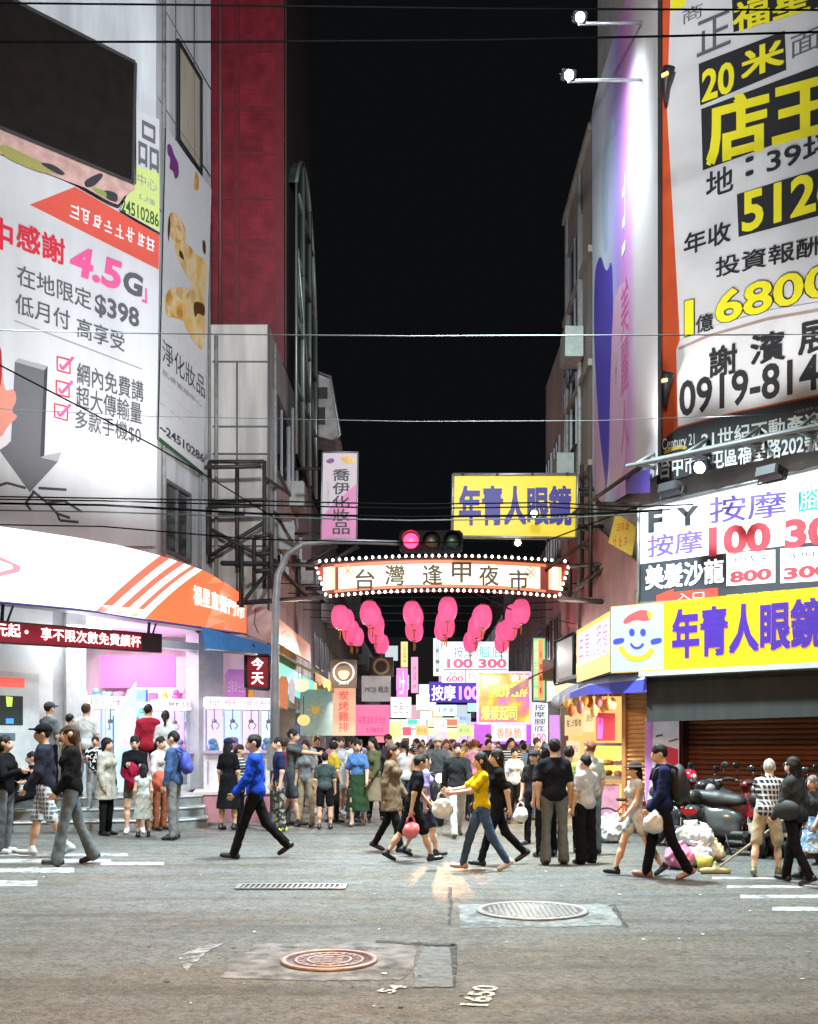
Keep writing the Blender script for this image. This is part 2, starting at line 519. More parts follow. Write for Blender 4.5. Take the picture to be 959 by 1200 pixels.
def make_person(label, loc, face=0, H=1.7, f=False, pose='stand', top=('tee', (0.03, 0.03, 0.03)), bottom=('pants', (0.03, 0.03, 0.035)),
                hair=('short', 'black'), shoes=(0.03, 0.03, 0.03), hat=None, lean=0, head=(0, 0), skin=0, h=0.014, build=1.0, group=None,
                arms=None, legs=None, legs_skin=True, seed=None, seat=None, inner=None):
    seed = seed if seed is not None else abs(int(loc[0] * 131 + loc[1] * 71)) % 97
    P = POSES[pose]; LG = legs or P['legs']; AR = arms or P['arms']
    sw = (0.158 if f else 0.180) * (0.9 + 0.1 * build); hw = 0.088
    R = Rx(lean); piv = V3(0, 0, 0.93)
    up = lambda x, y, z: piv + R @ (V3(x, y, z) - piv)
    B = build * .94
    legsP = []
    for sgn, (s, kn, out) in zip((-1, 1), LG):
        hip = V3(sgn * hw, 0, 0.90)
        so = math.sin(RAD(out)) * sgn
        d1 = V3(so, -math.sin(RAD(s)), -math.cos(RAD(s))); d1 /= np.linalg.norm(d1)
        knee = hip + d1 * 0.42
        a = s - kn
        d2 = V3(so * .3, -math.sin(RAD(a)), -math.cos(RAD(a))); d2 /= np.linalg.norm(d2)
        ank = knee + d2 * 0.40
        fa = a * 0.75 if a < 0 else a * 0.55
        if pose in ('sit', 'ride'): fa = 0
        fd = V3(sgn * .12, -math.cos(RAD(fa)), math.sin(RAD(fa)))
        fu = V3(0, math.sin(RAD(fa)), math.cos(RAD(fa)))
        legsP.append((hip, knee, ank, fd, fu, d2))
    low = min(min((a + fd * .17 - fu * .085)[2], (a - fd * .06 - fu * .085)[2]) for _, _, a, fd, fu, _ in legsP)
    dz = V3(0, 0, -low)
    if seat is not None: dz = V3(0, 0, seat - 0.80)
    piv = piv + dz
    _up = lambda x, y, z: piv + R @ (V3(x, y, z + dz[2]) - piv)
    up = _up
    legsP = [(a + dz, b + dz, c + dz, d, e, g) for a, b, c, d, e, g in legsP]
    armsP = []
    for sgn, (s, out, el) in zip((-1, 1), AR):
        sh = up(sgn * (sw - .012), 0.005, 1.365)
        so = math.sin(RAD(out)) * sgn; co = math.cos(RAD(out))
        d1 = V3(so, -math.sin(RAD(s)) * co, -math.cos(RAD(s)) * co)
        elb = sh + d1 * 0.275
        a = s + el
        inn = -0.25 * sgn * math.sin(RAD(min(el, 90)))
        d2 = V3(so * .5 + inn, -math.sin(RAD(a)), -math.cos(RAD(a))); d2 /= np.linalg.norm(d2)
        wr = elb + d2 * 0.245
        armsP.append((sh, elb, wr, d2, d1))
    HR = Rx(lean * .6 + head[1]) @ Rz(head[0])
    nk0, nk1 = up(0, 0.012, 1.42), up(0, -0.005, 1.50)
    hc = nk1 + HR @ V3(0, -0.012, 0.095)
    hp = lambda x, y, z: hc + HR @ V3(x, y, z)
    tor = [('e', up(0, 0, 1.27), V3((.150 if f else .168) * B, .105 * B, .19), R),
           ('e', up(0, 0.0, 1.09), V3((.120 if f else .145) * B, .09 * B, .15), R),
           ('e', up(0, 0.012, 0.955), V3((.165 if f else .158) * B, .115 * B, .125), R),
           ('c', up(-sw + .03, 0.01, 1.365), up(0, 0.012, 1.42), .048, .058), ('c', up(sw - .03, 0.01, 1.365), up(0, 0.012, 1.42), .048, .058)]
    if f: tor += [('e', up(s * .068, -.085, 1.265), V3(.058, .045, .06), R) for s in (-1, 1)]
    ck = .90
    lk = .80 if bottom[0] in ('pants', 'flare', 'slim', 'wide') else 1.0
    ak = .85 if top[0] in ('long', 'jacket', 'coat') else 1.0
    body = [('e', p[1], p[2] * ck, p[3]) if p[0] == 'e' else ('c', p[1], p[2], p[3] * ck, p[4] * ck) for p in tor] + [('c', nk0, nk1, .052 if f else .058, .050 if f else .055),
                        ('e', hp(0, .012, .02), V3(.074, .093, .098), HR), ('e', hp(0, -.022, -.046), V3(.056, .066, .070), HR)]
    if h < 0.02:
        body += [('c', hp(0, -.088, .008), hp(0, -.103, -.028), .009, .014)]
        body += [('e', hp(s * .077, .008, -.008), V3(.010, .02, .03), HR) for s in (-1, 1)]
        body += [('e', hp(0, -.082, -.062), V3(.026, .014, .012), HR)]
    for sh, elb, wr, d2, d1 in armsP:
        body += [('c', sh, elb, .046 * B * ak, .040 * ak), ('c', elb, wr, .040 * ak, .027)]
        body += [('e', wr + d2 * .05, V3(.038, .038, .055) * .75, np.eye(3))]
    for hip, knee, ank, fd, fu, d2 in legsP:
        body += [('c', hip, knee, .082 * B * lk, .052 * lk), ('c', knee + V3(0, .012, 0) + d2 * .02, knee + d2 * .2 + V3(0, .018, 0), .050 * lk, .046 * lk), ('c', knee + d2 * .15, ank, .047 * lk, .034),
                 ('c', ank - fd * .02 - fu * .05, ank + fd * .13 - fu * .065, .034, .028)]
    ver, fac = grow(body, h, 0.035)
    ctr = ver[fac].mean(1)
    q = (ctr - hc) @ HR
    mi = np.zeros(len(fac), int)
    for s in (-1, 1):
        mi[(np.hypot((q[:, 0] - s * .033) / .016, (q[:, 2] - .012) / .009) < 1) & (q[:, 1] < -.03)] = 1
        mi[(np.hypot((q[:, 0] - s * .034) / .020, (q[:, 2] - .034) / .004) < 1) & (q[:, 1] < -.03)] = 1
    mi[(np.hypot(q[:, 0] / .026, (q[:, 2] + .062) / .010) < 1) & (q[:, 1] < -.03)] = 2
    fing = []
    if h < 0.02:
        for sgn, (sh, elb, wr, d2, d1) in zip((-1, 1), armsP):
            n = np.cross(d2, V3(1, 0, 0)); n /= max(np.linalg.norm(n), 1e-6)
            side = np.cross(n, d2)
            curl = d1 * -.0 + V3(-sgn * .5, -.3, 0)
            curl = curl - d2 * (curl @ d2); curl /= max(np.linalg.norm(curl), 1e-6)
            fr = np.cross(d2, curl)
            base = wr + d2 * .075
            for kf, (o, ln) in enumerate(((-.027, .060), (-.009, .070), (.009, .066), (.026, .052))):
                a0 = base + fr * o - d2 * .01
                a1 = a0 + d2 * ln * .5 + fr * o * .1 + curl * .006
                a2 = a1 + d2 * ln * .4 + curl * ln * .38
                fing.append(tube_geo([a0, a1, a2], [.0092, .0088, .0065]))
            fw = fr if (fr @ V3(0, -1, 0)) > 0 else -fr
            t0 = wr + d2 * .03 + fw * .018
            t1 = t0 + fw * .030 + d2 * .022 + curl * .01
            t2 = t1 + fw * .004 + d2 * .03 + curl * .012
            fing.append(tube_geo([t0, t1, t2], [.0125, .0105, .0075]))
    S = H / 1.70
    rz = RAD(face)
    root = link_mesh('person', to_mesh('person', ver, fac, [SKINS[skin], EYE, LIP], S, mi, fing), None, loc, rz)
    tag(root, label, 'person', group)
    def part(name, prims, m, k=0.03, clip=None, fold=0.0, hh=h):
        v, fc = grow(prims, hh, k, clip, fold, seed)
        if len(v): return link_mesh(name, to_mesh(name, v, fc, m, S), root)
    Ri = R.T
    def zloc(X, Y, Z): return piv[2] - dz[2] + (Ri[2, 1] * (Y - piv[1]) + Ri[2, 2] * (Z - piv[2]))
    # ---- lower garment
    kind, bc = bottom[0], bottom[1]; bpat = bottom[2] if len(bottom) > 2 else None
    bm_ = cloth(bc, bpat)
    pel = [('e', up(0, 0.012, 0.96), V3((.172 if f else .166) * B, .125 * B, .13), R)]
    top_clip = lambda F, X, Y, Z: np.maximum(F, zloc(X, Y, Z) - 1.06)
    if kind in ('pants', 'flare', 'slim', 'wide'):
        ra, rk, rt = {'pants': (.062, .066, .052), 'slim': (.052, .064, .046), 'flare': (.080, .060, .064), 'wide': (.09, .085, .085)}[kind]
        pr = list(pel)
        for hip, knee, ank, fd, fu, d2 in legsP:
            pr += [('c', hip, knee, .094 * B, rk), ('c', knee, ank - d2 * -.02, rk, ra)]
        part('trousers', pr, bm_, .025, top_clip, .006)
    elif kind == 'shorts':
        ln = bottom[3] if len(bottom) > 3 else .85
        pr = list(pel)
        for hip, knee, ank, fd, fu, d2 in legsP:
            pr += [('c', hip, hip + (knee - hip) * ln, .098 * B, .088)]
        part('shorts', pr, bm_, .025, top_clip, .006)
    elif kind in ('skirt', 'dress'):
        z1 = bottom[3] if len(bottom) > 3 else .5
        kz = [(a + b) / 2 for a, b in zip(legsP[0][1], legsP[1][1])]
        wst = up(0, 0.01, 1.0)
        end = V3(kz[0], kz[1] * .7, z1 + dz[2] * .5)
        pr = list(pel) + [('c', wst, end, .13, .15 + .10 * (0.95 - z1)), ('c', wst + V3(.05, 0, 0), end + V3(.06, 0, 0), .10, .13 + .1 * (.95 - z1)), ('c', wst - V3(.05, 0, 0), end - V3(.06, 0, 0), .10, .13 + .1 * (.95 - z1))]
        zz = z1 + dz[2]
        part('skirt', pr, bm_, .04, lambda F, X, Y, Z: np.maximum(np.maximum(F, zloc(X, Y, Z) - 1.04), zz - Z), .009)
    # ---- upper garment
    kind, tcx = top[0], top[1]; tpat = top[2] if len(top) > 2 else None
    hem = {'tee': .86, 'long': .86, 'jacket': .83, 'vest': .87, 'coat': .55, 'crop': 1.0}[kind]
    if len(top) > 3: hem = top[3]
    inf = .016 if kind in ('tee', 'vest', 'crop') else .022
    if kind in ('jacket', 'coat'): inf = .026
    pr = [('e', p[1], p[2] + inf, p[3]) if p[0] == 'e' else ('c', p[1], p[2], p[3] + inf, p[4] + inf) for p in tor]
    for sh, elb, wr, d2, d1 in armsP:
        if kind == 'vest': pr += [('c', sh, sh + d1 * .02, .06, .055)]
        elif kind in ('tee', 'crop'): pr += [('c', sh, sh + (elb - sh) * .72, .056 * B, .064)]
        else: pr += [('c', sh, elb, .064 * B + inf * .3, .056 + inf * .3), ('c', elb, wr - d2 * .01, .056 + inf * .3, .042 + inf * .3)]
    if hem < .8:
        mid = (legsP[0][1] + legsP[1][1]) / 2
        pr += [('c', up(x, .01, 1.0), V3(x * 1.4, mid[1] * .6, hem + dz[2]), .13, .15) for x in (-.06, .06)]
    part('jacket' if kind in ('jacket', 'coat') else 'shirt', pr, cloth(tcx, tpat), .026,
         lambda F, X, Y, Z: np.maximum(np.maximum(F, (hem - zloc(X, Y, Z)) if hem > .8 else (hem + dz[2] - Z)), zloc(X, Y, Z) - 1.462), .007)
    # ---- hair
    hk, hcol = hair
    if hk != 'none':
        pr = [('e', hp(0, .014, .026), V3(.084, .103, .106), HR)]
        if hk == 'bob': pr += [('e', hp(0, .03, -.04), V3(.092, .085, .11), HR)]
        if hk == 'long': pr += [('e', hp(0, .035, -.04), V3(.092, .08, .11), HR), ('e', hp(0, .075, -.19), V3(.088, .045, .19), HR)]
        if hk == 'tail': pr += [('c', hp(0, .105, .04), hp(0, .14, -.06), .03, .03), ('c', hp(0, .14, -.06), hp(0, .12, -.22), .03, .016)]
        if hk == 'bun': pr += [('e', hp(0, .10, .09), V3(.042, .042, .04), HR)]
        def hclip(F, X, Y, Z):
            x, y, z = [HR[0, i] * (X - hc[0]) + HR[1, i] * (Y - hc[1]) + HR[2, i] * (Z - hc[2]) for i in range(3)]
            cut = -.040 - (.8 * y + .6 * z)
            if hk in ('bob', 'long'): cut = np.where(z < .03, np.minimum(np.maximum(cut, -1), np.maximum(-.035 - y, .062 - np.abs(x))), cut)
            elif hk in ('short', 'buzz', 'tail', 'bun'): cut = np.maximum(cut, -.075 - z) if hk in ('short', 'buzz') else cut
            return np.maximum(F, cut)
        part('hair', pr, hairmat(hcol), .025, hclip, .009 if hk != 'buzz' else 0)
    if hat:
        hk, hc2 = hat
        if hk == 'helmet':
            pr = [('e', hp(0, .012, .035), V3(.118, .138, .125), HR)]
            cl = lambda F, X, Y, Z: np.maximum(F, -.01 - ((Z - hc[2]) + .35 * (Y - hc[1])))
        else:
            pr = [('e', hp(0, .012, .05), V3(.093, .112, .088), HR)]
            if hk == 'cap': pr += [('e', hp(0, -.125, .058), V3(.068, .062, .013), HR)]
            else: pr += [('e', hp(0, .01, .042), V3(.15, .165, .02), HR)]
            cl = lambda F, X, Y, Z: np.maximum(F, .03 - ((Z - hc[2]) * HR[2, 2] + (Y - hc[1]) * HR[1, 2]))
        part('hat' if hk != 'helmet' else 'helmet', pr, cloth(hc2) if hk != 'helmet' else mat('helmet_%d' % int(hc2[0] * 999), hc2, .25), .012, cl)
    # ---- shoes
    for hip, knee, ank, fd, fu, d2 in legsP:
        pr = [('c', ank - fd * .045 - fu * .045, ank + fd * .15 - fu * .055, .042, .036), ('c', ank - fd * .02 - fu * .03, ank + fu * .015 - fd * .012, .045, .044)]
        part('shoe', pr, mat('shoe_%d_%d_%d' % tuple(int(x * 999) for x in shoes), shoes, .45), .03,
             lambda F, X, Y, Z: np.maximum(F, -((X - ank[0]) * fu[0] + (Y - ank[1]) * fu[1] + (Z - ank[2]) * fu[2]) - .082), hh=min(h, .016))
    c, s_ = math.cos(rz), math.sin(rz)
    def world(p): p = np.array(p) * S; return Vector((loc[0] + c * p[0] - s_ * p[1], loc[1] + s_ * p[0] + c * p[1], loc[2] + p[2]))
    return dict(root=root, hands=[world(a[2] + a[3] * .09) for a in armsP], back=world(up(0, .175, 1.23)), side=[world(up(s * .2, .02, .95)) for s in (-1, 1)], S=S, rz=rz, chest=world(up(0, -.14, 1.25)))
# ------------------------------------------------------------------ planes of the place
PL = Plane(-5.58, 22.0, 49.4)        # chamfered corner of the left building
PB = Plane(-5.58, 22.0, 81.0)        # its face turning into the alley
PR = Plane(4.04, 18.09, -43.8)       # chamfered corner of the right building
XL, XR = -3.7, 4.04                  # walls of the alley
PLA = Plane(XL, 25.3, 90)
PRA = Plane(XR, 18.09, -90)
def flat(Y): return Plane(0, Y, 0)

class Board:
    """A sign: root Empty at the middle of its lower edge, a panel cut to an outline read off in pixels, lettering on it."""
    def __init__(s, name, label, cat, plane, outline, face, thick=0.12, side=None, group=None, part='panel', frame=None, frame_w=0.04, root=None):
        uv = [plane.uv(*p) for p in outline]
        u = (min(a for a, b in uv) + max(a for a, b in uv)) / 2; z = min(b for a, b in uv)
        p = plane.pt(u)
        s.pl = Plane(p.x, p.y, math.degrees(plane.r)); s.z = z; s.bits = {}; s.k = 0
        s.root = root or thing(name, label, cat, (p.x, p.y, z), plane.r, group)
        s.par = s.root
        pl = [s.q(*p) for p in outline]
        b = MB(); b.prism(pl, 0, thick, 0, 1)
        s.panel = b.build(part, [face, side or DARK], s.root)
        if frame:
            f = MB(); n = len(pl)
            for i in range(n):
                a, c = pl[i], pl[(i + 1) % n]
                f.bar((a[0], -.012, a[1]), (c[0], -.012, c[1]), frame_w)
            f.build('frame', frame, s.root)
    def q(s, px, py):
        u, v = s.pl.uv(px, py); return u, v - s.z
    def mb(s, m, part, one=False):
        if not one: s.n = getattr(s, 'n', 0) + 1
        return s.bits.setdefault((m.name, part, 0 if one else s.n), (MB(), m))[0]
    def cor(s, x0, y0, x1, y1):                # local box from a pixel bounding box; writing climbs to the right on walls turned clockwise
        if abs(math.degrees(s.pl.r) + 43.8) < 3:
            a, d = s.q(x0, y1); c, b = s.q(x1, y0)
        else:
            a, b = s.q(x0, y0); c, d = s.q(x1, y1)
        return a, b, c, d
    def text(s, body, x0, y0, x1, y1, m, bold=.025, shear=0.0, vertical=False, lift=.010, part='lettering', warp=None, sl=None):
        if vertical or abs(math.degrees(s.pl.r) + 43.8) > 3:
            a, b, c, d = s.cor(x0, y0, x1, y1)
            put_text(s.mb(m, part), body, a, b, c, d, -lift, bold, 0, shear, vertical, warp); return s
        rise = (.8 * (HY - (y0 + y1) / 2) / 1570 if sl is None else sl) * (x1 - x0)            # how the line of writing climbs inside its pixel box
        q = [s.q(x0, y1), s.q(x1, y1 - rise), s.q(x1, y0), s.q(x0, y0 + rise)]
        co, fs = text_mesh(body, bold); lo, hi = co.min(0), co.max(0); v = []
        for p in co:
            t, w = (p[0] - lo[0]) / (hi[0] - lo[0]), (p[1] - lo[1]) / (hi[1] - lo[1])
            v.append((sum(k * c[0] for k, c in zip(((1 - t) * (1 - w), t * (1 - w), t * w, (1 - t) * w), q)), -lift - p[2], sum(k * c[1] for k, c in zip(((1 - t) * (1 - w), t * (1 - w), t * w, (1 - t) * w), q))))
        s.mb(m, part).add(v, fs, 0, False); return s
    def scrawl(s, x0, y0, x1, y1, m, n, seed=1, lift=.010):
        a, b, c, d = s.cor(x0, y0, x1, y1)
        strokes(s.mb(m, 'lettering'), a, b, c, d, -lift, n, seed); return s
    def poly(s, pts, m, part='backing', lift=None, one=False):
        s.k += 1
        l = lift if lift is not None else .003 + .0006 * s.k
        p = [s.q(*x) for x in pts]
        if part in ('artwork', 'hand_art', 'emblem', 'scrap') and not one:       # printed shapes have no hard corners
            for _ in range(2):
                p = [q for a, c in zip(p, p[1:] + p[:1]) for q in ((a[0] * .78 + c[0] * .22, a[1] * .78 + c[1] * .22), (a[0] * .22 + c[0] * .78, a[1] * .22 + c[1] * .78))]
        ar = sum(p[i][0] * p[(i + 1) % len(p)][1] - p[(i + 1) % len(p)][0] * p[i][1] for i in range(len(p)))
        if ar < 0: p = p[::-1]
        s.mb(m, part, one).face([(x, -l, z) for x, z in p]); return s
    def rect(s, x0, y0, x1, y1, m, part='backing', lift=None):
        a, b, c, d = s.cor(x0, y0, x1, y1)
        s.k += 1; l = lift if lift is not None else .003 + .0006 * s.k
        rect(s.mb(m, part), a, b, c, d, -l); return s
    def line(s, pts, w, m, part='artwork', lift=.009):
        p = [s.q(*x) for x in pts]
        b = s.mb(m, part)
        for (x0, z0), (x1, z1) in zip(p, p[1:]):
            dx, dz = x1 - x0, z1 - z0; l = math.hypot(dx, dz) or 1; nx, nz = -dz / l * w / 2, dx / l * w / 2
            b.face([(x0 - nx, -lift, z0 - nz), (x1 - nx, -lift, z1 - nz), (x1 + nx, -lift, z1 + nz), (x0 + nx, -lift, z0 + nz)])
        return s
    def ring(s, cx, cy, r0, r1, a0, a1, m, n=18, sy=1.0, lift=.010, part='emblem'):
        b = s.mb(m, part)
        P_ = lambda r, k: s.q(cx + r * math.cos(RAD(a0 + (a1 - a0) * k / n)), cy + sy * r * math.sin(RAD(a0 + (a1 - a0) * k / n)))
        for k in range(n):
            q = [P_(r1, k), P_(r0, k), P_(r0, k + 1), P_(r1, k + 1)]
            b.face([(x, -lift, z) for x, z in q])
        return s
    def done(s):
        for (n, part, k_), (b, m) in s.bits.items(): b.build(part, m, s.root)
        return s

DARK = mat('dark_steel', (0.022, 0.022, 0.024), 0.5, 0.3)
STEEL = mat('galvanised_steel', (0.33, 0.34, 0.35), 0.42, 0.7, var=0.2, scale=10)
RUST = mat('brown_painted_steel', (0.045, 0.035, 0.03), 0.6, 0.2, var=0.3)
BLK = ink('ink_black', (0.02, 0.02, 0.022)); INKRED = ink('ink_red', (0.62, 0.03, 0.05)); WHT = ink('ink_white', (0.8, 0.8, 0.8))
YEL = ink('ink_yellow', (0.80, 0.66, 0.03)); INKNAVY = ink('ink_navy', (0.03, 0.02, 0.18))

def printed(name, stops, axis=0, lo=-3, hi=3, wob=.6, sc=.8, rough=.45):
    """Printed artwork: colours blended along one axis of the sheet and broken up by noise."""
    m = bpy.data.materials.new(name); m.use_nodes = True; nt = m.node_tree; n = nt.nodes; L = nt.links; p = n['Principled BSDF']; p.inputs['Roughness'].default_value = rough
    tc = n.new('ShaderNodeTexCoord'); sp = n.new('ShaderNodeSeparateXYZ'); L.new(tc.outputs['Object'], sp.inputs[0])
    z = n.new('ShaderNodeTexNoise'); z.inputs['Scale'].default_value = sc; z.inputs['Detail'].default_value = 4; L.new(tc.outputs['Object'], z.inputs[0])
    a = n.new('ShaderNodeMath'); a.operation = 'MULTIPLY_ADD'; a.inputs[1].default_value = wob * 2; L.new(z.outputs[0], a.inputs[0]); L.new(sp.outputs[axis], a.inputs[2])
    r = n.new('ShaderNodeMapRange'); r.inputs[1].default_value = lo + wob; r.inputs[2].default_value = hi + wob; L.new(a.outputs[0], r.inputs[0])
    c = n.new('ShaderNodeValToRGB'); L.new(r.outputs[0], c.inputs[0]); e = c.color_ramp.elements
    while len(e) < len(stops): e.new(.5)
    for k, (q, col) in enumerate(stops): e[k].position = q; e[k].color = tuple(col) + (1,)
    L.new(c.outputs[0], p.inputs['Base Color']); return m
# ------------------------------------------------------------------ ground
def ground_mat():
    m = bpy.data.materials.new('worn_asphalt'); m.use_nodes = True
    nt = m.node_tree; n = nt.nodes; L = nt.links; p = n['Principled BSDF']
    tc = n.new('ShaderNodeTexCoord')
    def noise(s, d, stretch=None):
        x = n.new('ShaderNodeTexNoise'); x.inputs['Scale'].default_value = s; x.inputs['Detail'].default_value = d; x.inputs['Roughness'].default_value = .62
        if stretch:
            mp = n.new('ShaderNodeMapping'); mp.inputs['Scale'].default_value = stretch; L.new(tc.outputs['Object'], mp.inputs[0]); L.new(mp.outputs[0], x.inputs[0])
        else: L.new(tc.outputs['Object'], x.inputs[0])
        return x.outputs[0]
    def ramp(s, a, b):
        r = n.new('ShaderNodeMapRange'); r.inputs[1].default_value = a; r.inputs[2].default_value = b; r.clamp = True; L.new(s, r.inputs[0]); return r.outputs[0]
    def mix(f, a, b):
        x = n.new('ShaderNodeMix'); x.data_type = 'RGBA'
        L.new(f, x.inputs['Factor'])
        for k, c in (('A', a), ('B', b)):
            if isinstance(c, tuple): x.inputs[k].default_value = c + (1,)
            else: L.new(c, x.inputs[k])
        return x.outputs['Result']
    big = ramp(noise(.55, 4, (.5, 1.6, 1)), .38, .62)
    mid = ramp(noise(5, 6), .35, .68)
    vo = n.new('ShaderNodeTexVoronoi'); vo.inputs['Scale'].default_value = 62; L.new(tc.outputs['Object'], vo.inputs[0])
    fine = ramp(noise(85, 3), .36, .66)
    c = mix(big, (.165, .185, .187), (.262, .282, .282))
    c = mix(ramp(noise(.8, 6, (.4, 1.2, 1)), .46, .62), c, (.20, .150, .085))
    mu = n.new('ShaderNodeMath'); mu.operation = 'MULTIPLY'; mu.inputs[1].default_value = .62; L.new(mid, mu.inputs[0])
    c = mix(mu.outputs[0], c, (.070, .072, .072))
    m2 = n.new('ShaderNodeMath'); m2.operation = 'MULTIPLY'; m2.inputs[1].default_value = .62; L.new(fine, m2.inputs[0])
    c = mix(m2.outputs[0], c, (.42, .40, .36))
    sp = ramp(noise(26, 2), .66, .72)
    m3 = n.new('ShaderNodeMath'); m3.operation = 'MULTIPLY'; m3.inputs[1].default_value = .5; L.new(sp, m3.inputs[0])
    c = mix(m3.outputs[0], c, (.50, .44, .32))
    # cracks
    wv = n.new('ShaderNodeTexVoronoi'); wv.feature = 'DISTANCE_TO_EDGE'; wv.inputs['Scale'].default_value = .55
    ds = n.new('ShaderNodeVectorMath'); ds.operation = 'ADD'
    nn = n.new('ShaderNodeTexNoise'); nn.inputs['Scale'].default_value = 2.2; nn.inputs['Detail'].default_value = 4; L.new(tc.outputs['Object'], nn.inputs[0])
    L.new(tc.outputs['Object'], ds.inputs[0]); L.new(nn.outputs[1], ds.inputs[1]); L.new(ds.outputs[0], wv.inputs[0])
    cr = ramp(wv.outputs['Distance'], .016, .002)
    m4 = n.new('ShaderNodeMath'); m4.operation = 'MULTIPLY'; m4.inputs[1].default_value = .28; L.new(cr, m4.inputs[0])
    c = mix(m4.outputs[0], c, (.03, .03, .03))
    # coarse stones and dragged dirt
    ag = n.new('ShaderNodeTexVoronoi'); ag.inputs['Scale'].default_value = 34; L.new(tc.outputs['Object'], ag.inputs[0])
    sep = n.new('ShaderNodeSeparateColor'); L.new(ag.outputs['Color'], sep.inputs[0])
    st1 = ramp(sep.outputs[0], .72, .80); k1 = n.new('ShaderNodeMath'); k1.operation = 'MULTIPLY'; k1.inputs[1].default_value = .55; L.new(st1, k1.inputs[0]); c = mix(k1.outputs[0], c, (.34, .325, .29))
    st2 = ramp(sep.outputs[1], .68, .78); k2 = n.new('ShaderNodeMath'); k2.operation = 'MULTIPLY'; k2.inputs[1].default_value = .45; L.new(st2, k2.inputs[0]); c = mix(k2.outputs[0], c, (.055, .055, .055))
    dr = ramp(noise(1.5, 6, (.16, 1.5, 1)), .50, .66); k3 = n.new('ShaderNodeMath'); k3.operation = 'MULTIPLY'; k3.inputs[1].default_value = .55; L.new(dr, k3.inputs[0]); c = mix(k3.outputs[0], c, (.075, .068, .058))
    L.new(c, p.inputs['Base Color'])
    r = n.new('ShaderNodeMapRange'); r.inputs[3].default_value = .5; r.inputs[4].default_value = .85; L.new(mid, r.inputs[0]); L.new(r.outputs[0], p.inputs['Roughness'])
    bp = n.new('ShaderNodeBump'); bp.inputs['Strength'].default_value = 1.0; bp.inputs['Distance'].default_value = .02
    ad = n.new('ShaderNodeMath'); ad.operation = 'ADD'; L.new(fine, ad.inputs[0]); L.new(vo.outputs[0], ad.inputs[1])
    L.new(ad.outputs[0], bp.inputs['Height']); L.new(bp.outputs[0], p.inputs['Normal'])
    return m
g = MB(); g.face([(-300, -100, 0), (300, -100, 0), (300, 600, 0), (-300, 600, 0)])
tag(g.build('road', ground_mat()), kind='structure')

PAINT = mat('road_paint', (0.50, 0.51, 0.50), 0.65, var=0.45, scale=14)
def wear(m, sc, lo, hi):
    nt = m.node_tree; n = nt.nodes; tc = n.new('ShaderNodeTexCoord'); z = n.new('ShaderNodeTexNoise'); z.inputs['Scale'].default_value = sc; z.inputs['Detail'].default_value = 8; z.inputs['Roughness'].default_value = .7
    r = n.new('ShaderNodeMapRange'); r.inputs[1].default_value = lo; r.inputs[2].default_value = hi; nt.links.new(tc.outputs['Object'], z.inputs[0]); nt.links.new(z.outputs[0], r.inputs[0]); nt.links.new(r.outputs[0], n['Principled BSDF'].inputs['Alpha'])
wear(PAINT, 4.5, .36, .60)
def stripe(x0, x1, y0, y1):      # pixels
    p = []
    for x, y in ((x0, y1), (x1, y1), (x1, y0), (x0, y0)):
        Y = CAMZ * FPX / (y - HY); p.append(((x - CX) / FPX * Y, Y, .004))
    b = MB(); b.face(p); tag(b.build('crosswalk_marking', PAINT), kind='structure')
for a in ((-160, 44, 1032, 1039), (-160, 87, 1017, 1023), (-160, 130, 1007, 1011), (60, 150, 1000.5, 1003.5), (118, 192, 1010.5, 1014), (-160, 70, 1001, 1003.5),
          (835, 990, 1028, 1030.5), (852, 1100, 1038, 1041), (868, 1100, 1049, 1053), (905, 1100, 1063, 1068)): stripe(*a)

PATCH = mat('asphalt_patch', (0.11, 0.11, 0.112), 0.75, var=0.6, scale=14, bump=.3)
PATCHP = mat('concrete_patch', (0.165, 0.15, 0.148), 0.8, var=0.7, scale=7, bump=.3)
def gpoly(name, pts, m, z=.004):
    r_ = random.Random(len(pts) * 7 + int(pts[0][0])); P_ = []
    for (x0, y0), (x1, y1) in zip(pts, pts[1:] + pts[:1]):
        n = max(2, int(math.hypot(x1 - x0, (y1 - y0) * 2) / 5))
        for k in range(n): P_.append((x0 + (x1 - x0) * k / n + r_.gauss(0, .9), y0 + (y1 - y0) * k / n + r_.gauss(0, .45)))
    pts = P_
    b = MB(); b.face([((x - CX) / FPX * (CAMZ * FPX / (y - HY)), CAMZ * FPX / (y - HY), z) for x, y in reversed(pts)])
    o = b.build(name, m); tag(o, kind='structure'); return o
gpoly('road_patch', [(258, 1146), (300, 1106), (480, 1104), (488, 1112), (484, 1140), (470, 1149), (360, 1150)], PATCHP)
gpoly('road_patch', [(500, 1110), (535, 1110), (533, 1157), (486, 1158), (486, 1140), (492, 1120)], PATCH, .006)
gpoly('road_patch', [(208, 1122), (236, 1108), (262, 1106), (240, 1118), (218, 1140)], mat('pale_scar', (.27, .265, .27), .7, var=.4, scale=12), .007)
gpoly('road_patch', [(538, 1060), (716, 1060), (733, 1085), (540, 1088)], mat('grey_patch', (.17, .182, .182), .8, var=.6, scale=9, bump=.3))
for p in ([(528, 1108), (536, 1108), (534, 1158), (531, 1158)], [(714, 1061), (720, 1060), (736, 1086), (732, 1087)], [(440, 1103), (536, 1107), (536, 1109.5), (440, 1105.5)], [(526, 1040), (530, 1040), (529, 1086), (526, 1086)]):
    gpoly('road_crack', p, mat('crack_dark', (.045, .045, .044), .9, var=.6, scale=25), .008)

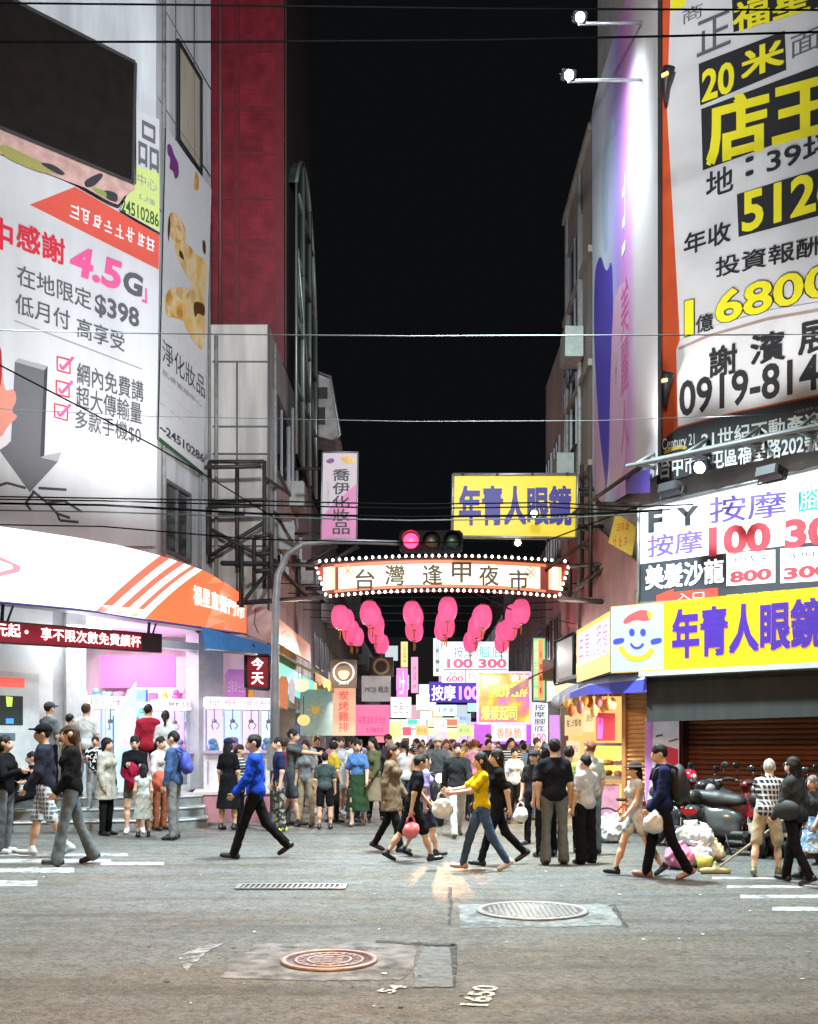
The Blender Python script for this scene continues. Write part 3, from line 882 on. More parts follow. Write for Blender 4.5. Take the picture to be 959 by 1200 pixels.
wear(_M['pale_scar'], 7, .40, .56); wear(_M['crack_dark'], 6, .34, .52); wear(PATCHP, 2.6, .26, .50); wear(_M['grey_patch'], 2.6, .26, .50)
def manhole(name, label, px, py, r, style):
    Y = CAMZ * FPX / (py - HY); X = (px - CX) / FPX * Y
    t = thing(name, label, 'manhole cover', (X, Y, .008))
    iron = mat('cast_iron_' + style, (.16, .15, .15) if style == 'grid' else (.13, .07, .065), .55, .35, var=.3, scale=30)
    rim = mat('worn_rim_' + style, (.30, .29, .28) if style == 'grid' else (.34, .24, .22), .5, .4, var=.3, scale=20)
    b = MB(); b.lathe([(r, 0), (r, .012), (r * .9, .012), (r * .9, .006), (0.0005, .006)], 40); b.build('cover', iron, t)
    b = MB(); b.lathe([(r * 1.04, .0), (r * 1.04, .016), (r * .93, .016), (r * .93, .004)], 40); b.build('rim', rim, t)
    b = MB()
    if style == 'grid':
        for i in range(-9, 10):
            for j in range(-9, 10):
                x, y = i * r / 10.2, j * r / 10.2
                if math.hypot(x, y) < r * .86: b.box(x - r * .03, y - r * .03, .006, x + r * .03, y + r * .03, .013)
    else:
        for rr in (.75, .5):
            b.lathe([(r * rr, .006), (r * rr, .013), (r * (rr - .07), .013), (r * (rr - .07), .006)], 32)
        for k in range(22):
            w = 2 * math.pi * k / 22; x, y = r * .62 * math.cos(w), r * .62 * math.sin(w); b.box(x - r * .035, y - r * .035, .006, x + r * .035, y + r * .035, .0125)
        for k in range(9):
            x = (k % 3 - 1) * r * .22; y = (k // 3 - 1) * r * .22; b.box(x - r * .07, y - r * .05, .006, x + r * .07, y + r * .05, .0125)
    b.build('relief', rim, t)
manhole('manhole_cover', 'reddish round iron manhole cover with pale rim in the foreground patch', 386, 1127, .35, 'rings')
manhole('manhole_cover', 'larger grey round manhole cover with a chequered grid face', 624, 1068.5, .52, 'grid')
Y = CAMZ * FPX / (1040 - HY); X = (342 - CX) / FPX * Y
t = thing('drain_grate', 'long slotted iron drain grate in the road behind the reddish manhole', 'drain grate', (X, Y, .008))
b = MB(); b.box(-.62, -.2, 0, .62, -.15, .012); b.box(-.62, .15, 0, .62, .2, .012); b.box(-.62, -.15, 0, -.57, .15, .012); b.box(.57, -.15, 0, .62, .15, .012); b.build('frame', STEEL, t)
b = MB(); b.box(-.57, -.15, -.001, .57, .15, .001, 1)
for i in range(19): b.box(-.55 + i * .06, -.15, .0015, -.525 + i * .06, .15, .010)
b.build('grate', [STEEL, DARK], t)
# sprayed survey figures
def ground_text(label, body, px, py, size, rz, wide=1.0):
    Y = CAMZ * FPX / (py - HY); X = (px - CX) / FPX * Y
    b = MB(); co, fs = text_mesh(body, .02)
    q = np.zeros_like(co); q[:, 0] = (co[:, 0] - co[:, 0].mean()) * size; q[:, 1] = (co[:, 1] - co[:, 1].mean()) * size * wide
    b.add(q, fs, 0, False)
    o = b.build('painted_number', mat('spray_white', (.60, .60, .58), .8, var=.9, scale=38), None, (X, Y, .010), RAD(rz)); tag(o, label, 'road marking')
ground_text('white sprayed figures 1650 running away from the camera on the road', '1650', 566, 1167, .30, 78, .8)
ground_text('faint white sprayed figures 54 on the road below the patch', '54', 460, 1161, .24, 62, .7)

wear(_M['spray_white'], 18, .34, .50)
r_ = random.Random(5); b = MB()
for k in range(150):
    y = 6.4 + 9 * r_.random() ** 1.3; x = r_.uniform(-.42, .40) * y; a = r_.uniform(0, 6.28); s_ = r_.uniform(.008, .028)
    b.face([(x + s_ * math.cos(a + t) * (1 if i % 2 else r_.uniform(.5, 1)), y + s_ * math.sin(a + t), .006 + r_.uniform(0, .008)) for i, t in enumerate((0, 1.4, 2.9, 4.4))], r_.randrange(3))
tag(b.build('litter', [mat('litter_pale', (.5, .49, .46), .8), mat('litter_leaf', (.20, .15, .06), .8), mat('litter_dark', (.05, .05, .05), .8)]), kind='stuff')
# ------------------------------------------------------------------ left corner building
WALLW = mat('white_cladding', (0.60, 0.63, 0.65), 0.55, var=0.28, scale=2.5, streak=True)
INWHITE = mat('shop_white', (0.78, 0.80, 0.82), 0.5, var=0.05)
SEAM = mat('cladding_seam', (0.10, 0.10, 0.10), 0.8)
GLASSD = mat('dark_window_glass', (0.03, 0.035, 0.04), 0.12, var=0.3, spec=0.8)
CURT = mat('cream_curtain', (0.40, 0.37, 0.28), 0.8, var=0.15, streak=True)

bl = thing('corner_building', 'white clad corner building carrying the black screen and phone advert', 'building', PL.loc())
def rel(o, p): return Vector(p) - o.location
P0 = PL.pt(-9); P1 = PL.pt(0); P2 = Vector((-5.09, 25.27, 0))
def fp(o, pts): return [(p[0] - o.location.x, p[1] - o.location.y) for p in pts]
b = MB(); b.floor_prism(fp(bl, [P0, P1, P2, (-6.6, 25.6), (-9, 36), (-20, 36), (-20, 14)]), 4.3, 21.0); b.build('wall', WALLW, bl)
b = MB()
for px, py0, py1 in ((190, -60, 300),):
    pass
for z in (15.2, 17.3, 12.9):
    a, c = PB.pt(.1, z, .004) - bl.location, PB.pt(3.2, z, .004) - bl.location; b.bar(a, c, .02)
for u in (1.05, 2.15):
    b.bar(PB.pt(u, 11, .004) - bl.location, PB.pt(u, 21, .004) - bl.location, .02)
b.build('cladding_joint', SEAM, bl)
def window(parent, plane, x0, y0, x1, y1, pane, frame, depth=.10, bars=1, proud=.03, hbars=0):
    """Window with its head and sill level in the world; pixels give its two upper/lower corners."""
    u0, v1 = plane.uv(x0, y0); u1, v0 = plane.uv(x1, y1)
    if u0 > u1: u0, u1 = u1, u0
    p = plane.pt(u0, v0, proud)
    w = thing_part('window', parent, p, plane.r)
    f = MB(); W_, H_ = u1 - u0, v1 - v0; t = min(.07, W_ * .12)
    for q in ((0, 0, W_, t), (0, H_ - t, W_, H_), (0, t, t, H_ - t), (W_ - t, t, W_, H_ - t)):
        f.box(q[0], -.02, q[1], q[2], depth, q[3])
    for i in range(bars):
        x = W_ * (i + 1) / (bars + 1); f.box(x - t * .3, .0, t, x + t * .3, depth, H_ - t)
    for i in range(hbars):
        z = H_ * (i + 1) / (hbars + 1); f.box(t, .005, z - t * .3, W_ - t, depth - .005, z + t * .3)
    f.build('frame', frame, w)
    g = MB(); g.box(t * .5, .03, t * .5, W_ - t * .5, .05, H_ - t * .5); g.build('pane', pane, w)
    return w
def thing_part(name, parent, p, r):
    o = bpy.data.objects.new(name, None); COL.objects.link(o); o.parent = parent
    o.location = Vector(p) - parent.location; o.rotation_euler = (0, 0, r - parent.rotation_euler.z); o.empty_display_size = .1
    return o
window(bl, PB, 207, 45, 235, 205, CURT, DARK, bars=0, proud=.04)
window(bl, PB, 191, 560, 222, 660, GLASSD, mat('aluminium_frame', (.17, .17, .18), .4, .5), proud=.04)
# ground-floor shop: floor, back and side walls, soffit
Q0, Q1 = PL.off(-4.2).pt(-9), PL.off(-4.2).pt(2.2)
def wallq(o, a, c, z0, z1, m, name):
    b = MB(); a = rel(o, (a[0], a[1], 0)); c = rel(o, (c[0], c[1], 0))
    b.face([(a.x, a.y, z0), (c.x, c.y, z0), (c.x, c.y, z1), (a.x, a.y, z1)]); return b.build(name, m, o)
wallq(bl, Q0, Q1, .3, 4.3, INWHITE, 'back_wall')
wallq(bl, (-4.9, 26.2), Q1, .3, 4.3, INWHITE, 'side_wall')
E0 = PL.off(1.25).pt(-9); E1 = PL.off(1.25).pt(.2)
b = MB(); b.floor_prism(fp(bl, [E0, E1, (-4.2, 24.2), (-4.2, 25.2), (-9, 31), (-16, 22)]), 4.16, 4.26); b.build('soffit', INWHITE, bl)
TUBE = lit('fluorescent_tube', (0.92, 0.97, 1.0), 9.0)
for u, d in ((-3.6, .9), (-2.5, .65), (-1.4, .8), (-2.2, -1.6), (-.6, -1.6), (-3.9, -1.6), (-.2, .4), (-1.2, -3.0), (.4, -2.9)):
    a, c = PL.pt(u - .55, 4.12, d) - bl.location, PL.pt(u + .55, 4.12, d) - bl.location
    b = MB(); b.tube([a, c], .03, 6); b.build('tube_light', TUBE, bl)
lamp('shop_light', 'AREA', tuple(PL.pt(-1.6, 4.05, -1.6)), tuple(PL.pt(-1.6, 0, -1.5)), 190, (1.0, .95, 1.0), 2.2)
lamp('shop_light', 'AREA', tuple(PL.pt(.5, 4.05, -2.2)), tuple(PL.pt(.5, 0, -1.5)), 210, (1.0, .50, .86), 1.6)
lamp('canopy_light', 'AREA', tuple(PL.pt(-1.6, 4.08, .7)), tuple(PL.pt(-1.6, 0, 1.5)), 190, (.95, .97, 1.0), 1.6)
# shop-front pieces
sf = PL.off(-.02)
def slab(o, plane, x0, y0, x1, y1, m, name, d0=0.0, d1=.25, z0=None, z1=None):
    u0, v1 = plane.uv(x0, y0); u1, v0 = plane.uv(x1, y1)
    if z0 is not None: v0 = z0
    if z1 is not None: v1 = z1
    w = thing_part(name, o, plane.pt(u0, v0), plane.r)
    b = MB(); b.box(0, d0, 0, u1 - u0, d1, v1 - v0)
    ob = b.build(name, m, o); ob.location = w.location; ob.rotation_euler = w.rotation_euler
    bpy.data.objects.remove(w); return ob
slab(bl, sf, -80, 745, 62, 940, INWHITE, 'shop_wall', z0=.6, z1=4.16)
slab(bl, sf, 62, 755, 78, 940, mat('grey_pillar', (.42, .44, .46), .5), 'pillar', .1, .45, z0=.6, z1=4.16)
slab(bl, sf, 78, 755, 101, 940, mat('pale_pillar', (.62, .64, .66), .5), 'pillar', .0, .4, z0=.6, z1=4.16)
slab(bl, sf, 233, 745, 262, 940, mat('grey_pillar', (.42, .44, .46), .5), 'pillar', .0, .45, z0=.6, z1=4.16)
u = slab(bl, sf, 101, 742, 233, 762, mat('shutter_box', (.58, .60, .57), .5, var=.08), 'shutter_box', .03, .4)
PINKLIT = lit('pink_light_panel', (1.0, .16, .60), .85)
bp_ = flat(25.1)
for x0, y0, x1, y1, m in ((118, 768, 206, 806, PINKLIT), (207, 770, 236, 812, lit('pale_pink_panel', (1.0, .42, .78), .9)), (160, 806, 206, 840, lit('cyan_shelf', (.55, .85, 1.0), 1.2))):
    slab(bl, bp_, x0, y0, x1, y1, m, 'light_panel', -.06, .02)

w_ = thing('prize_shelf', 'white wall shelf of colourful prizes under the pink panel at the back of the shop', 'shelf', (W(165, 0, 25.0).x, 24.85, 1.7))
for k in range(3):
    b = MB(); b.box(-1.9, -.25, k * .42, 1.9, .15, k * .42 + .03); b.build('shelf', INWHITE, w_)
r_ = random.Random(12)
for k in range(42):
    xx = -1.8 + (k % 14) * .27; z = (k // 14) * .42 + .03; s_ = r_.uniform(.09, .13); c = [(.75, .12, .32), (.10, .30, .75), (.80, .62, .08), (.72, .74, .8), (.15, .55, .35), (.55, .2, .7)][r_.randrange(6)]
    b = MB(); m_ = mat('prize_%d' % int(c[0] * 100), c, .7)
    if r_.random() < .5: b.rbox(xx - s_, -.18, z, xx + s_, .02, z + s_ * 2.6, .02)
    else: b.ellipsoid((xx, -.08, z + s_), (s_, s_ * .8, s_), 10, 7); b.ellipsoid((xx, -.1, z + s_ * 2.1), (s_ * .72, s_ * .65, s_ * .7), 10, 7)
    b.build('prize', m_, w_)
# podium and steps before the shop
CONC = mat('grey_step', (.26, .27, .265), .75, var=.25, scale=5, bump=.1)
st = thing('shop_steps', 'three grey granite steps up to the brightly lit corner shop', 'steps', (-5, 19.6, 0))
edge = [(-14, 18.35), (-7.4, 19.05), (-4.5, 19.75), (-4.15, 20.2), (-4.25, 20.8), (-4.7, 21.3)]
for i, (z0, z1, d) in enumerate(((0, .2, 0), (.2, .4, .36), (.4, .6, .72))):
    pts = [(x - d * .35, y + d) for x, y in edge] + [(-5.4, 27), (-16, 27)]
    b = MB(); b.floor_prism(fp(st, pts), z0, z1); b.build('step', CONC, st)
    b = MB(); ed = [rel(st, (x - d * .35 - .0, y + d - .004, z1 - .03)) for x, y in edge[:-1]]
    b.tube(ed, .022, 6); b.build('step_nosing', mat('pale_nosing', (.62, .63, .62), .5), st)
pk = thing('pink_plinth', 'pink tiled plinth under the row of claw machines', 'plinth', (-3.9, 21.8, 0))
b = MB(); b.floor_prism(fp(pk, [(-4.62, 21.34), (-3.12, 21.9), (-3.12, 24.6), (-5.3, 25.2)]), 0, .56); b.build('base', mat('pink_tile', (.55, .25, .30), .5, var=.15), pk)
b = MB(); b.floor_prism(fp(pk, [(-4.66, 21.30), (-3.08, 21.86), (-3.08, 24.6), (-5.3, 25.2)]), .561, .62); b.build('coping', mat('pale_coping', (.62, .55, .57), .5), pk)

# ------------------------------------------------------------------ beige building with the red tower
def block(name, label, x0, y0, x1, y1, z1, m, z0=0.0, part='wall', root=None):
    t = root or thing(name, label, 'building', ((x0 + x1) / 2, (y0 + y1) / 2, 0))
    b = MB(); b.box(x0 - t.location.x, y0 - t.location.y, z0, x1 - t.location.x, y1 - t.location.y, z1); b.build(part, m, t)
    return t
BEIGE = mat('stained_beige_cladding', (.42, .40, .37), .7, var=.35, scale=2.2, streak=True)
bb = block('beige_building', 'stained beige clad building with dark joints below the red tower', -9.0, 25.3, XL, 35.0, 11.7, BEIGE, z0=2.6)
f25 = flat(25.3)
b = MB()
for y in (424, 500, 532, 585, 640):
    v = f25.uv(240, y)[1]; b.bar(Vector((-5.05, 25.29, v)) - bb.location, Vector((XL, 25.29, v)) - bb.location, .03)
u = f25.uv(278, 500)[0]; b.bar(Vector((u, 25.29, 4)) - bb.location, Vector((u, 25.29, f25.uv(240, 424)[1])) - bb.location, .03)
b.bar(Vector((XL, 25.28, 3)) - bb.location, Vector((XL, 25.28, 11.7)) - bb.location, .04)
b.build('cladding_joint', SEAM, bb)
ALF = mat('aluminium_frame', (.17, .17, .18), .4, .5)
for a in ((320, 455, 338, 580), (342, 478, 352, 585), (322, 600, 336, 680), (342, 610, 352, 680)):
    window(bb, PLA, *a, GLASSD, ALF, proud=.05)
def tile_mat():
    m = mat('red_tile', (.17, .013, .022), .42, var=.35, scale=2.5); nt = m.node_tree; n = nt.nodes; L = nt.links; p = n['Principled BSDF']
    base = [x for x in L if x.to_socket == p.inputs['Base Color']][0].from_socket
    tc = n.new('ShaderNodeTexCoord'); sp = n.new('ShaderNodeSeparateXYZ'); cb = n.new('ShaderNodeCombineXYZ'); L.new(tc.outputs['Object'], sp.inputs[0])
    L.new(sp.outputs[0], cb.inputs[0]); L.new(sp.outputs[2], cb.inputs[1])
    bk = n.new('ShaderNodeTexBrick'); bk.inputs['Scale'].default_value = 2.2; bk.inputs['Color1'].default_value = (1, 1, 1, 1); bk.inputs['Color2'].default_value = (.9, .9, .9, 1); bk.inputs['Mortar'].default_value = (.72, .72, .72, 1); bk.inputs['Mortar Size'].default_value = .015
    L.new(cb.outputs[0], bk.inputs[0]); mx = n.new('ShaderNodeVectorMath'); mx.operation = 'MULTIPLY'; L.new(base, mx.inputs[0]); L.new(bk.outputs[0], mx.inputs[1]); L.new(mx.outputs[0], p.inputs['Base Color']); return m
REDT = tile_mat()
rt = block('red_tower', 'dark red tiled tower rising above the beige building', -7.6, 27.9, XL + .02, 34.6, 33.0, REDT, z0=11.7)
b = MB(); f28 = flat(27.9)
for y in (60, 128, 180, 232, 285):
    v = f28.uv(250, y)[1]; b.box(-5.7 - rt.location.x, 27.88 - rt.location.y, v - .05, XL + .02 - rt.location.x, 27.9 - rt.location.y, v + .05)
b.box(-5.0 - rt.location.x, 27.87 - rt.location.y, 11.7, -4.85 - rt.location.x, 27.9 - rt.location.y, 33)
b.box(XL - .2 - rt.location.x, 27.86 - rt.location.y, 11.7, XL + .03 - rt.location.x, 27.9 - rt.location.y, 33)
b.build('tile_band', mat('red_tile_dark', (.115, .009, .015), .5, var=.2), rt)
b = MB(); b.box(XL + .02 - rt.location.x, 28.2 - rt.location.y, 11.7, XL + .05 - rt.location.x, 34.4 - rt.location.y, 33); b.build('side_cladding', mat('dark_cladding', (.045, .03, .028), .6, var=.3), rt)
by = MB(); n_ = 10
gy = lambda t: 28.6 + 5.4 * t
gz = lambda t: 12.0 + 6.4 * math.sqrt(max(0.0, 1 - (2 * (t - .42) / 1.3) ** 2))
tt = [i / n_ for i in range(n_ + 1)]
for a, c in zip(tt, tt[1:]):
    by.face([(XL + .25 - rt.location.x, gy(a) - rt.location.y, 9.5), (XL + .25 - rt.location.x, gy(c) - rt.location.y, 9.5), (XL + .25 - rt.location.x, gy(c) - rt.location.y, gz(c)), (XL + .25 - rt.location.x, gy(a) - rt.location.y, gz(a))])
    by.face([(XL + .05 - rt.location.x, gy(a) - rt.location.y, gz(a)), (XL + .25 - rt.location.x, gy(a) - rt.location.y, gz(a)), (XL + .25 - rt.location.x, gy(c) - rt.location.y, gz(c)), (XL + .05 - rt.location.x, gy(c) - rt.location.y, gz(c))])
by.build('glazed_bay', mat('greenish_glass', (.05, .075, .065), .18, var=.4, scale=1.2, spec=.9), rt)
fr = MB()
ptsb = [Vector((XL + .27, gy(t), gz(t))) - rt.location for t in tt]
fr.tube(ptsb, .05, 6)
for t_ in (0, .33, .66, 1): fr.bar(Vector((XL + .27, gy(t_), 9.5)) - rt.location, Vector((XL + .27, gy(t_), gz(t_))) - rt.location, .07)
for z in (11.5, 13.3, 15.1, 16.9): fr.bar(Vector((XL + .27, gy(.02 if z < 14 else .12), z)) - rt.location, Vector((XL + .27, gy(.98 if z < 15 else .8), z)) - rt.location, .05)
fr.bar(Vector((XL + .28, gy(.05), 15.2)) - rt.location, Vector((XL + .28, gy(.95), 10.5)) - rt.location, .05)
fr.build('bay_frame', mat('pale_green_metal', (.20, .24, .22), .4, .5), rt)
# box balcony beyond
bx = thing('box_balcony', 'grimy white box balcony jutting high over the alley', 'balcony', (-3.5, 37.5, 12.3))
b = MB(); b.prism([(-.5, .1), (.42, -.15), (.6, .0), (.28, 2.0), (-.5, 2.3)], -.9, .9); b.build('shell', mat('grimy_white', (.36, .35, .34), .7, var=.4, scale=2), bx)
b = MB(); b.box(-.3, -.93, .4, .12, -.9, 1.0, 0); b.box(-.2, -.93, 1.3, .2, -.9, 1.7); b.build('opening', DARK, bx)
b = MB(); b.tube([(.42, -.95, -.15), (.65, -.95, .02), (.31, -.95, 2.05), (-.5, -.95, 2.35)], .05, 6); b.build('edge_rail', STEEL, bx)

# ------------------------------------------------------------------ further alley buildings
rr = random.Random(4)
def alley_block(label, side, y0, y1, h, col, lab_rows=3, seedy=1):
    m = mat('wall_' + '_'.join('%d' % (c * 100) for c in col), col, .75, var=.3, scale=1.5, streak=True)
    X = XL if side < 0 else XR
    t = block('alley_building', label, X - 7 if side < 0 else X, y0, X if side < 0 else X + 7, y1, h, m, z0=3.0)
    z = 4.2
    while z + 1.4 < h:
        y = y0 + .8
        while y + 1.3 < y1:
            w = thing_part('window', t, (X - .03 * -side * 1.0, y, z), 0)
            fx = X + (.04 if side < 0 else -.04)
            w.location = Vector((fx, y, z)) - t.location
            b = MB(); 
            for q in ((0, 0, 1.2, .06), (0, 1.14, 1.2, 1.2), (0, .06, .06, 1.14), (1.14, .06, 1.2, 1.14), (.58, .06, .62, 1.14)): b.box(-.03, q[0], q[1], .03, q[2], q[3])
            b.build('frame', ALF, w); b = MB(); b.box(-.01, .05, .05, .01, 1.15, 1.15)
            b.build('pane', GLASSD, w)
            if rr.random() < .3:
                b = MB(); s_ = 1 if side < 0 else -1
                b.box(min(0, s_ * .45), .1, -.75, max(0, s_ * .45), .95, -.15); b.build('air_conditioner', mat('ac_grey', (.30, .31, .30), .6, var=.2), t, Vector((fx, y, z)) - t.location)
            y += rr.uniform(1.9, 2.6)
        z += 2.6
    return t
alley_block('dim grey block beyond the red tower on the alley', -1, 35.0, 47.5, 9.8, (.16, .15, .14))
alley_block('dim brown low block deep in the alley behind the coffee sign', -1, 47.5, 63, 8.5, (.13, .10, .09))
alley_block('far dark block closing the left row of the alley', -1, 63, 92, 10.5, (.10, .10, .10))
alley_block('pinkish concrete block beyond the violet banner', 1, 29.8, 34.3, 13.25, (.40, .31, .29))
alley_block('dim maroon block behind the yellow hanging sign', 1, 34.3, 52, 8.0, (.16, .08, .08))
alley_block('far dim block on the alley beyond the massage signs', 1, 52, 92, 10.0, (.11, .10, .10))
eb = block('end_building', 'dark building closing the far end of the alley', -12, 94, 14, 100, 11.0, mat('wall_far', (.10, .10, .11), .8))
for i, (x, z) in enumerate([(-6, 3.5), (-4.2, 3.5), (-1.5, 3.5), (.6, 3.5), (2.8, 3.5), (5, 3.5), (-5, 6.2), (-2.4, 6.2), (1.4, 6.2), (4, 6.2), (-3.4, 8.8), (2.2, 8.8)]):
    w = thing_part('window', eb, (x, 93.97, z), 0)
    b = MB(); b.box(0, -.05, 0, 1.3, .02, 1.5); b.build('frame', DARK, w); b = MB(); b.box(.08, -.06, .08, 1.22, -.055, 1.42); b.build('pane', lit('far_window_%d' % (i % 3), [(1, .8, .5), (.8, .9, 1), (1, .6, .75)][i % 3], .7), w)
# tall grey-beige block next to the violet banner
tb = block('beige_block', 'beige block with ledges right behind the violet banner', XR, 24.9, XR + 7, 29.78, 16.6, mat('beige_wall', (.27, .24, .21), .75, var=.3, scale=1.5, streak=True), z0=3.2)
for a in ((668, 300, 683, 420), (664, 440, 678, 520)):
    window(tb, Plane(XR, 24.9, -90), *a, GLASSD, ALF, proud=.06)
for z in (8.2, 10.6, 13.3, 16.2):
    b = MB(); b.box(XR - .10 - tb.location.x, 24.95 - tb.location.y, z, XR - tb.location.x, 29.6 - tb.location.y, z + .16); b.build('ledge', mat('beige_wall', (0, 0, 0)), tb)
for y, z in ((26.0, 11.2), (27.6, 8.5)):
    b = MB(); b.box(XR - .5 - tb.location.x, y - tb.location.y, z, XR - .05 - tb.location.x, y + .9 - tb.location.y, z + .75); b.build('air_conditioner', mat('ac_green_grey', (.30, .34, .31), .6, var=.2), tb)

# ------------------------------------------------------------------ right corner building
RW = PR.off(-.5)
br = thing('corner_building', 'corner building wrapped in real estate and violet portrait banners', 'building', PR.loc())
A0 = RW.pt(0); A1 = RW.pt(9)
pts = [(XR + .12, 24.88), (XR + .12, 18.75), (A1.x, A1.y), (20, 14), (20, 24.88)]
b = MB(); b.floor_prism(fp(br, pts), 4.4, 21.5); b.build('wall', mat('grey_render', (.30, .29, .28), .75, var=.25, scale=2), br)
SHUT = None
def shutter_mat():
    m = bpy.data.materials.new('brown_roller_shutter'); m.use_nodes = True
    p = m.node_tree.nodes['Principled BSDF']; p.inputs['Base Color'].default_value = (.20, .065, .03, 1); p.inputs['Roughness'].default_value = .42; p.inputs['Metallic'].default_value = .25
    return m
u0 = RW.uv(808, 850)[0]
b = MB(); u1 = 6.0; z = .05
sh_o = RW.pt(u0)
while z < 2.3:
    b.prism([(0, 0), (u1 - u0, 0), (u1 - u0, .01), (0, .01)], 0, .01) if False else None
    zz = [(0.0, z), (-.028, z + .018), (-.034, z + .045), (-.012, z + .075), (0.0, z + .085)]
    for (y_, za), (y2, zb) in zip(zz, zz[1:]):
        b.face([(0, y_, za), (u1 - u0, y_, za), (u1 - u0, y2, zb), (0, y2, zb)], 0, False)
    z += .086
o = b.build('roller_shutter', shutter_mat(), br); o.location = sh_o - br.location; o.rotation_euler = (0, 0, RW.r)
b = MB(); b.box(-.06, -.06, 0, 0, .05, 2.3); o = b.build('shutter_guide', DARK, br); o.location = sh_o - br.location; o.rotation_euler = (0, 0, RW.r)
ml, mr_ = RW.uv(793, 850)[0], u0 - .062
b = MB(); b.box(ml, -.12, 0, mr_, .1, 2.6); o = b.build('column', mat('maroon_column', (.10, .02, .025), .5, var=.2), br); o.location = RW.pt(0) - br.location; o.rotation_euler = (0, 0, RW.r)
b = MB(); b.box(ml - .9, .05, 0, 9, .25, 4.4); o = b.build('inner_wall', mat('dim_wall', (.12, .10, .09), .8), br); o.location = RW.pt(0) - br.location; o.rotation_euler = (0, 0, RW.r)
b = MB(); b.floor_prism(fp(br, [(2.95, 22.6), (3.30, 18.75), (3.9, 18.15), (9.4, 12.9), (11, 14), (4.4, 25)]), 2.93, 3.0); b.build('soffit', mat('dim_soffit', (.30, .30, .30), .7), br)

# pipes and coolers on the old walls
def pipe(root, pts, r, m):
    b = MB(); b.tube([Vector(p) - root.location for p in pts], r, 7); b.build('pipe', m, root)
PIPE = mat('grey_pipe', (.22, .22, .21), .6, var=.3)
pipe(bl, [PB.pt(.28, 20.5, .06), PB.pt(.28, 4.4, .06)], .045, PIPE); pipe(bl, [PB.pt(3.0, 14, .05), PB.pt(3.0, 8.5, .05), PB.pt(2.4, 8.2, .05), PB.pt(2.4, 4.4, .05)], .035, PIPE)
pipe(bb, [(-4.95, 25.22, 11.4), (-4.95, 25.22, 4.0)], .05, PIPE); pipe(bb, [(XL + .06, 26.0, 11.5), (XL + .06, 26.0, 4.0)], .05, PIPE); pipe(bb, [(XL + .06, 30.5, 11.5), (XL + .06, 30.5, 4.5)], .05, PIPE)
pipe(rt, [(-5.35, 27.8, 30), (-5.35, 27.8, 11.8)], .05, mat('rust_pipe', (.10, .03, .03), .6)); pipe(tb, [(XR - .07, 26.5, 16), (XR - .07, 26.5, 4)], .06, PIPE); pipe(tb, [(XR - .07, 28.8, 16), (XR - .07, 28.8, 4)], .05, PIPE)
for root, x, y, z in ((bb, XL, 27.0, 6.6), (bb, XL, 29.2, 8.2), (bb, XL, 31.6, 6.4)):
    b = MB(); b.rbox(0, 0, 0, .42, .85, .7, .04); b.build('air_conditioner', mat('ac_grey', (.30, .31, .30), .6, var=.2), root, Vector((x, y, z)) - root.location)
b = MB(); b.rbox(-.3, -.35, 0, .3, 0, .34, .03); b.build('air_conditioner', mat('ac_grey', (0, 0, 0)), bb, Vector((-4.9 + .35, 25.28, 9.1 - 2.0)) - bb.location)

for lb, x0, x1, y0, Y, c, e in (('white lit shop front closing the lane far left of centre', 452, 500, 843, 72, (.95, .97, 1), 1.1), ('warm lit shop front closing the lane in the middle', 501, 548, 841, 76, (1, .80, .55), 1.1), ('pink lit shop front closing the lane right of centre', 549, 590, 846, 70, (1, .55, .75), 1.0)):
    p = W((x0 + x1) / 2, 0, Y); w2 = (x1 - x0) / 2 / FPX * Y; zt = CAMZ + (HY - y0) / FPX * Y
    t = thing('lit_shop', lb, 'shop', (p.x, Y, 0)); b = MB(); b.box(-w2, 0, 0, w2, .3, zt); b.build('lit_wall', lit('lit_shop_%d' % Y, c, e), t)
    for k in range(5):
        xx = -w2 + w2 * 2 * (k + .5) / 5; b = MB(); b.box(xx - .25, -.3, .9, xx + .25, -.02, .9 + .5 + .25 * (k % 3)); b.build('display', mat('goods_%d' % (k % 4), [(.6, .1, .1), (.1, .2, .5), (.6, .5, .1), (.5, .5, .5)][k % 4], .6), t)
    b = MB(); b.box(-w2, -.5, zt * .78, w2, -.02, zt * .80); b.build('canopy', mat('red_canopy', (.4, .05, .05), .7), t)
# ------------------------------------------------------------------ left: advert, screen, banners
VIN = mat('white_vinyl', (.60, .61, .62), .42, var=.16, scale=1.2, streak=True, bump=.5)
INKG = ink('ink_grey', (.10, .10, .11)); INKMID = ink('ink_midgrey', (.28, .28, .30)); PINKI = ink('ink_pink', (.72, .10, .28)); CORAL = ink('ink_coral', (.66, .10, .07))
B = Board('phone_advert_billboard', 'big white phone tariff billboard with a grey falling arrow on the left corner', 'billboard', PL.off(.14),
          [(-60, 150), (0, 178), (88, 218), (187, 276), (183, 640), (-60, 640)], VIN, .12)
B.poly([(35, 240), (88, 219), (186.6, 275.5), (186, 316)], CORAL, 'red_band')
B.scrawl(80, 234, 183, 298, WHT, 8, 3, .012)
B.text('中', -12, 250, 15, 298, INKRED, .03); B.text('感謝', 19, 258, 76, 312, INKRED, .03)
B.text('4.5', 80, 282, 140, 342, PINKI, .04, .15); B.text('G', 143, 314, 166, 350, INKG, .05, .1); B.text('」', 166, 336, 172, 356, PINKI, .04)
B.text('在地限定', 20, 309, 107, 364, INKG, .008); B.text('$398', 111, 343, 163, 388, INKG, .03)
B.text('低月付', 18, 343, 82, 388, INKG, .008); B.text('高享受', 90, 371, 146, 413, INKG, .008)
B.line([(17, 376), (167, 433)], .02, INKMID)
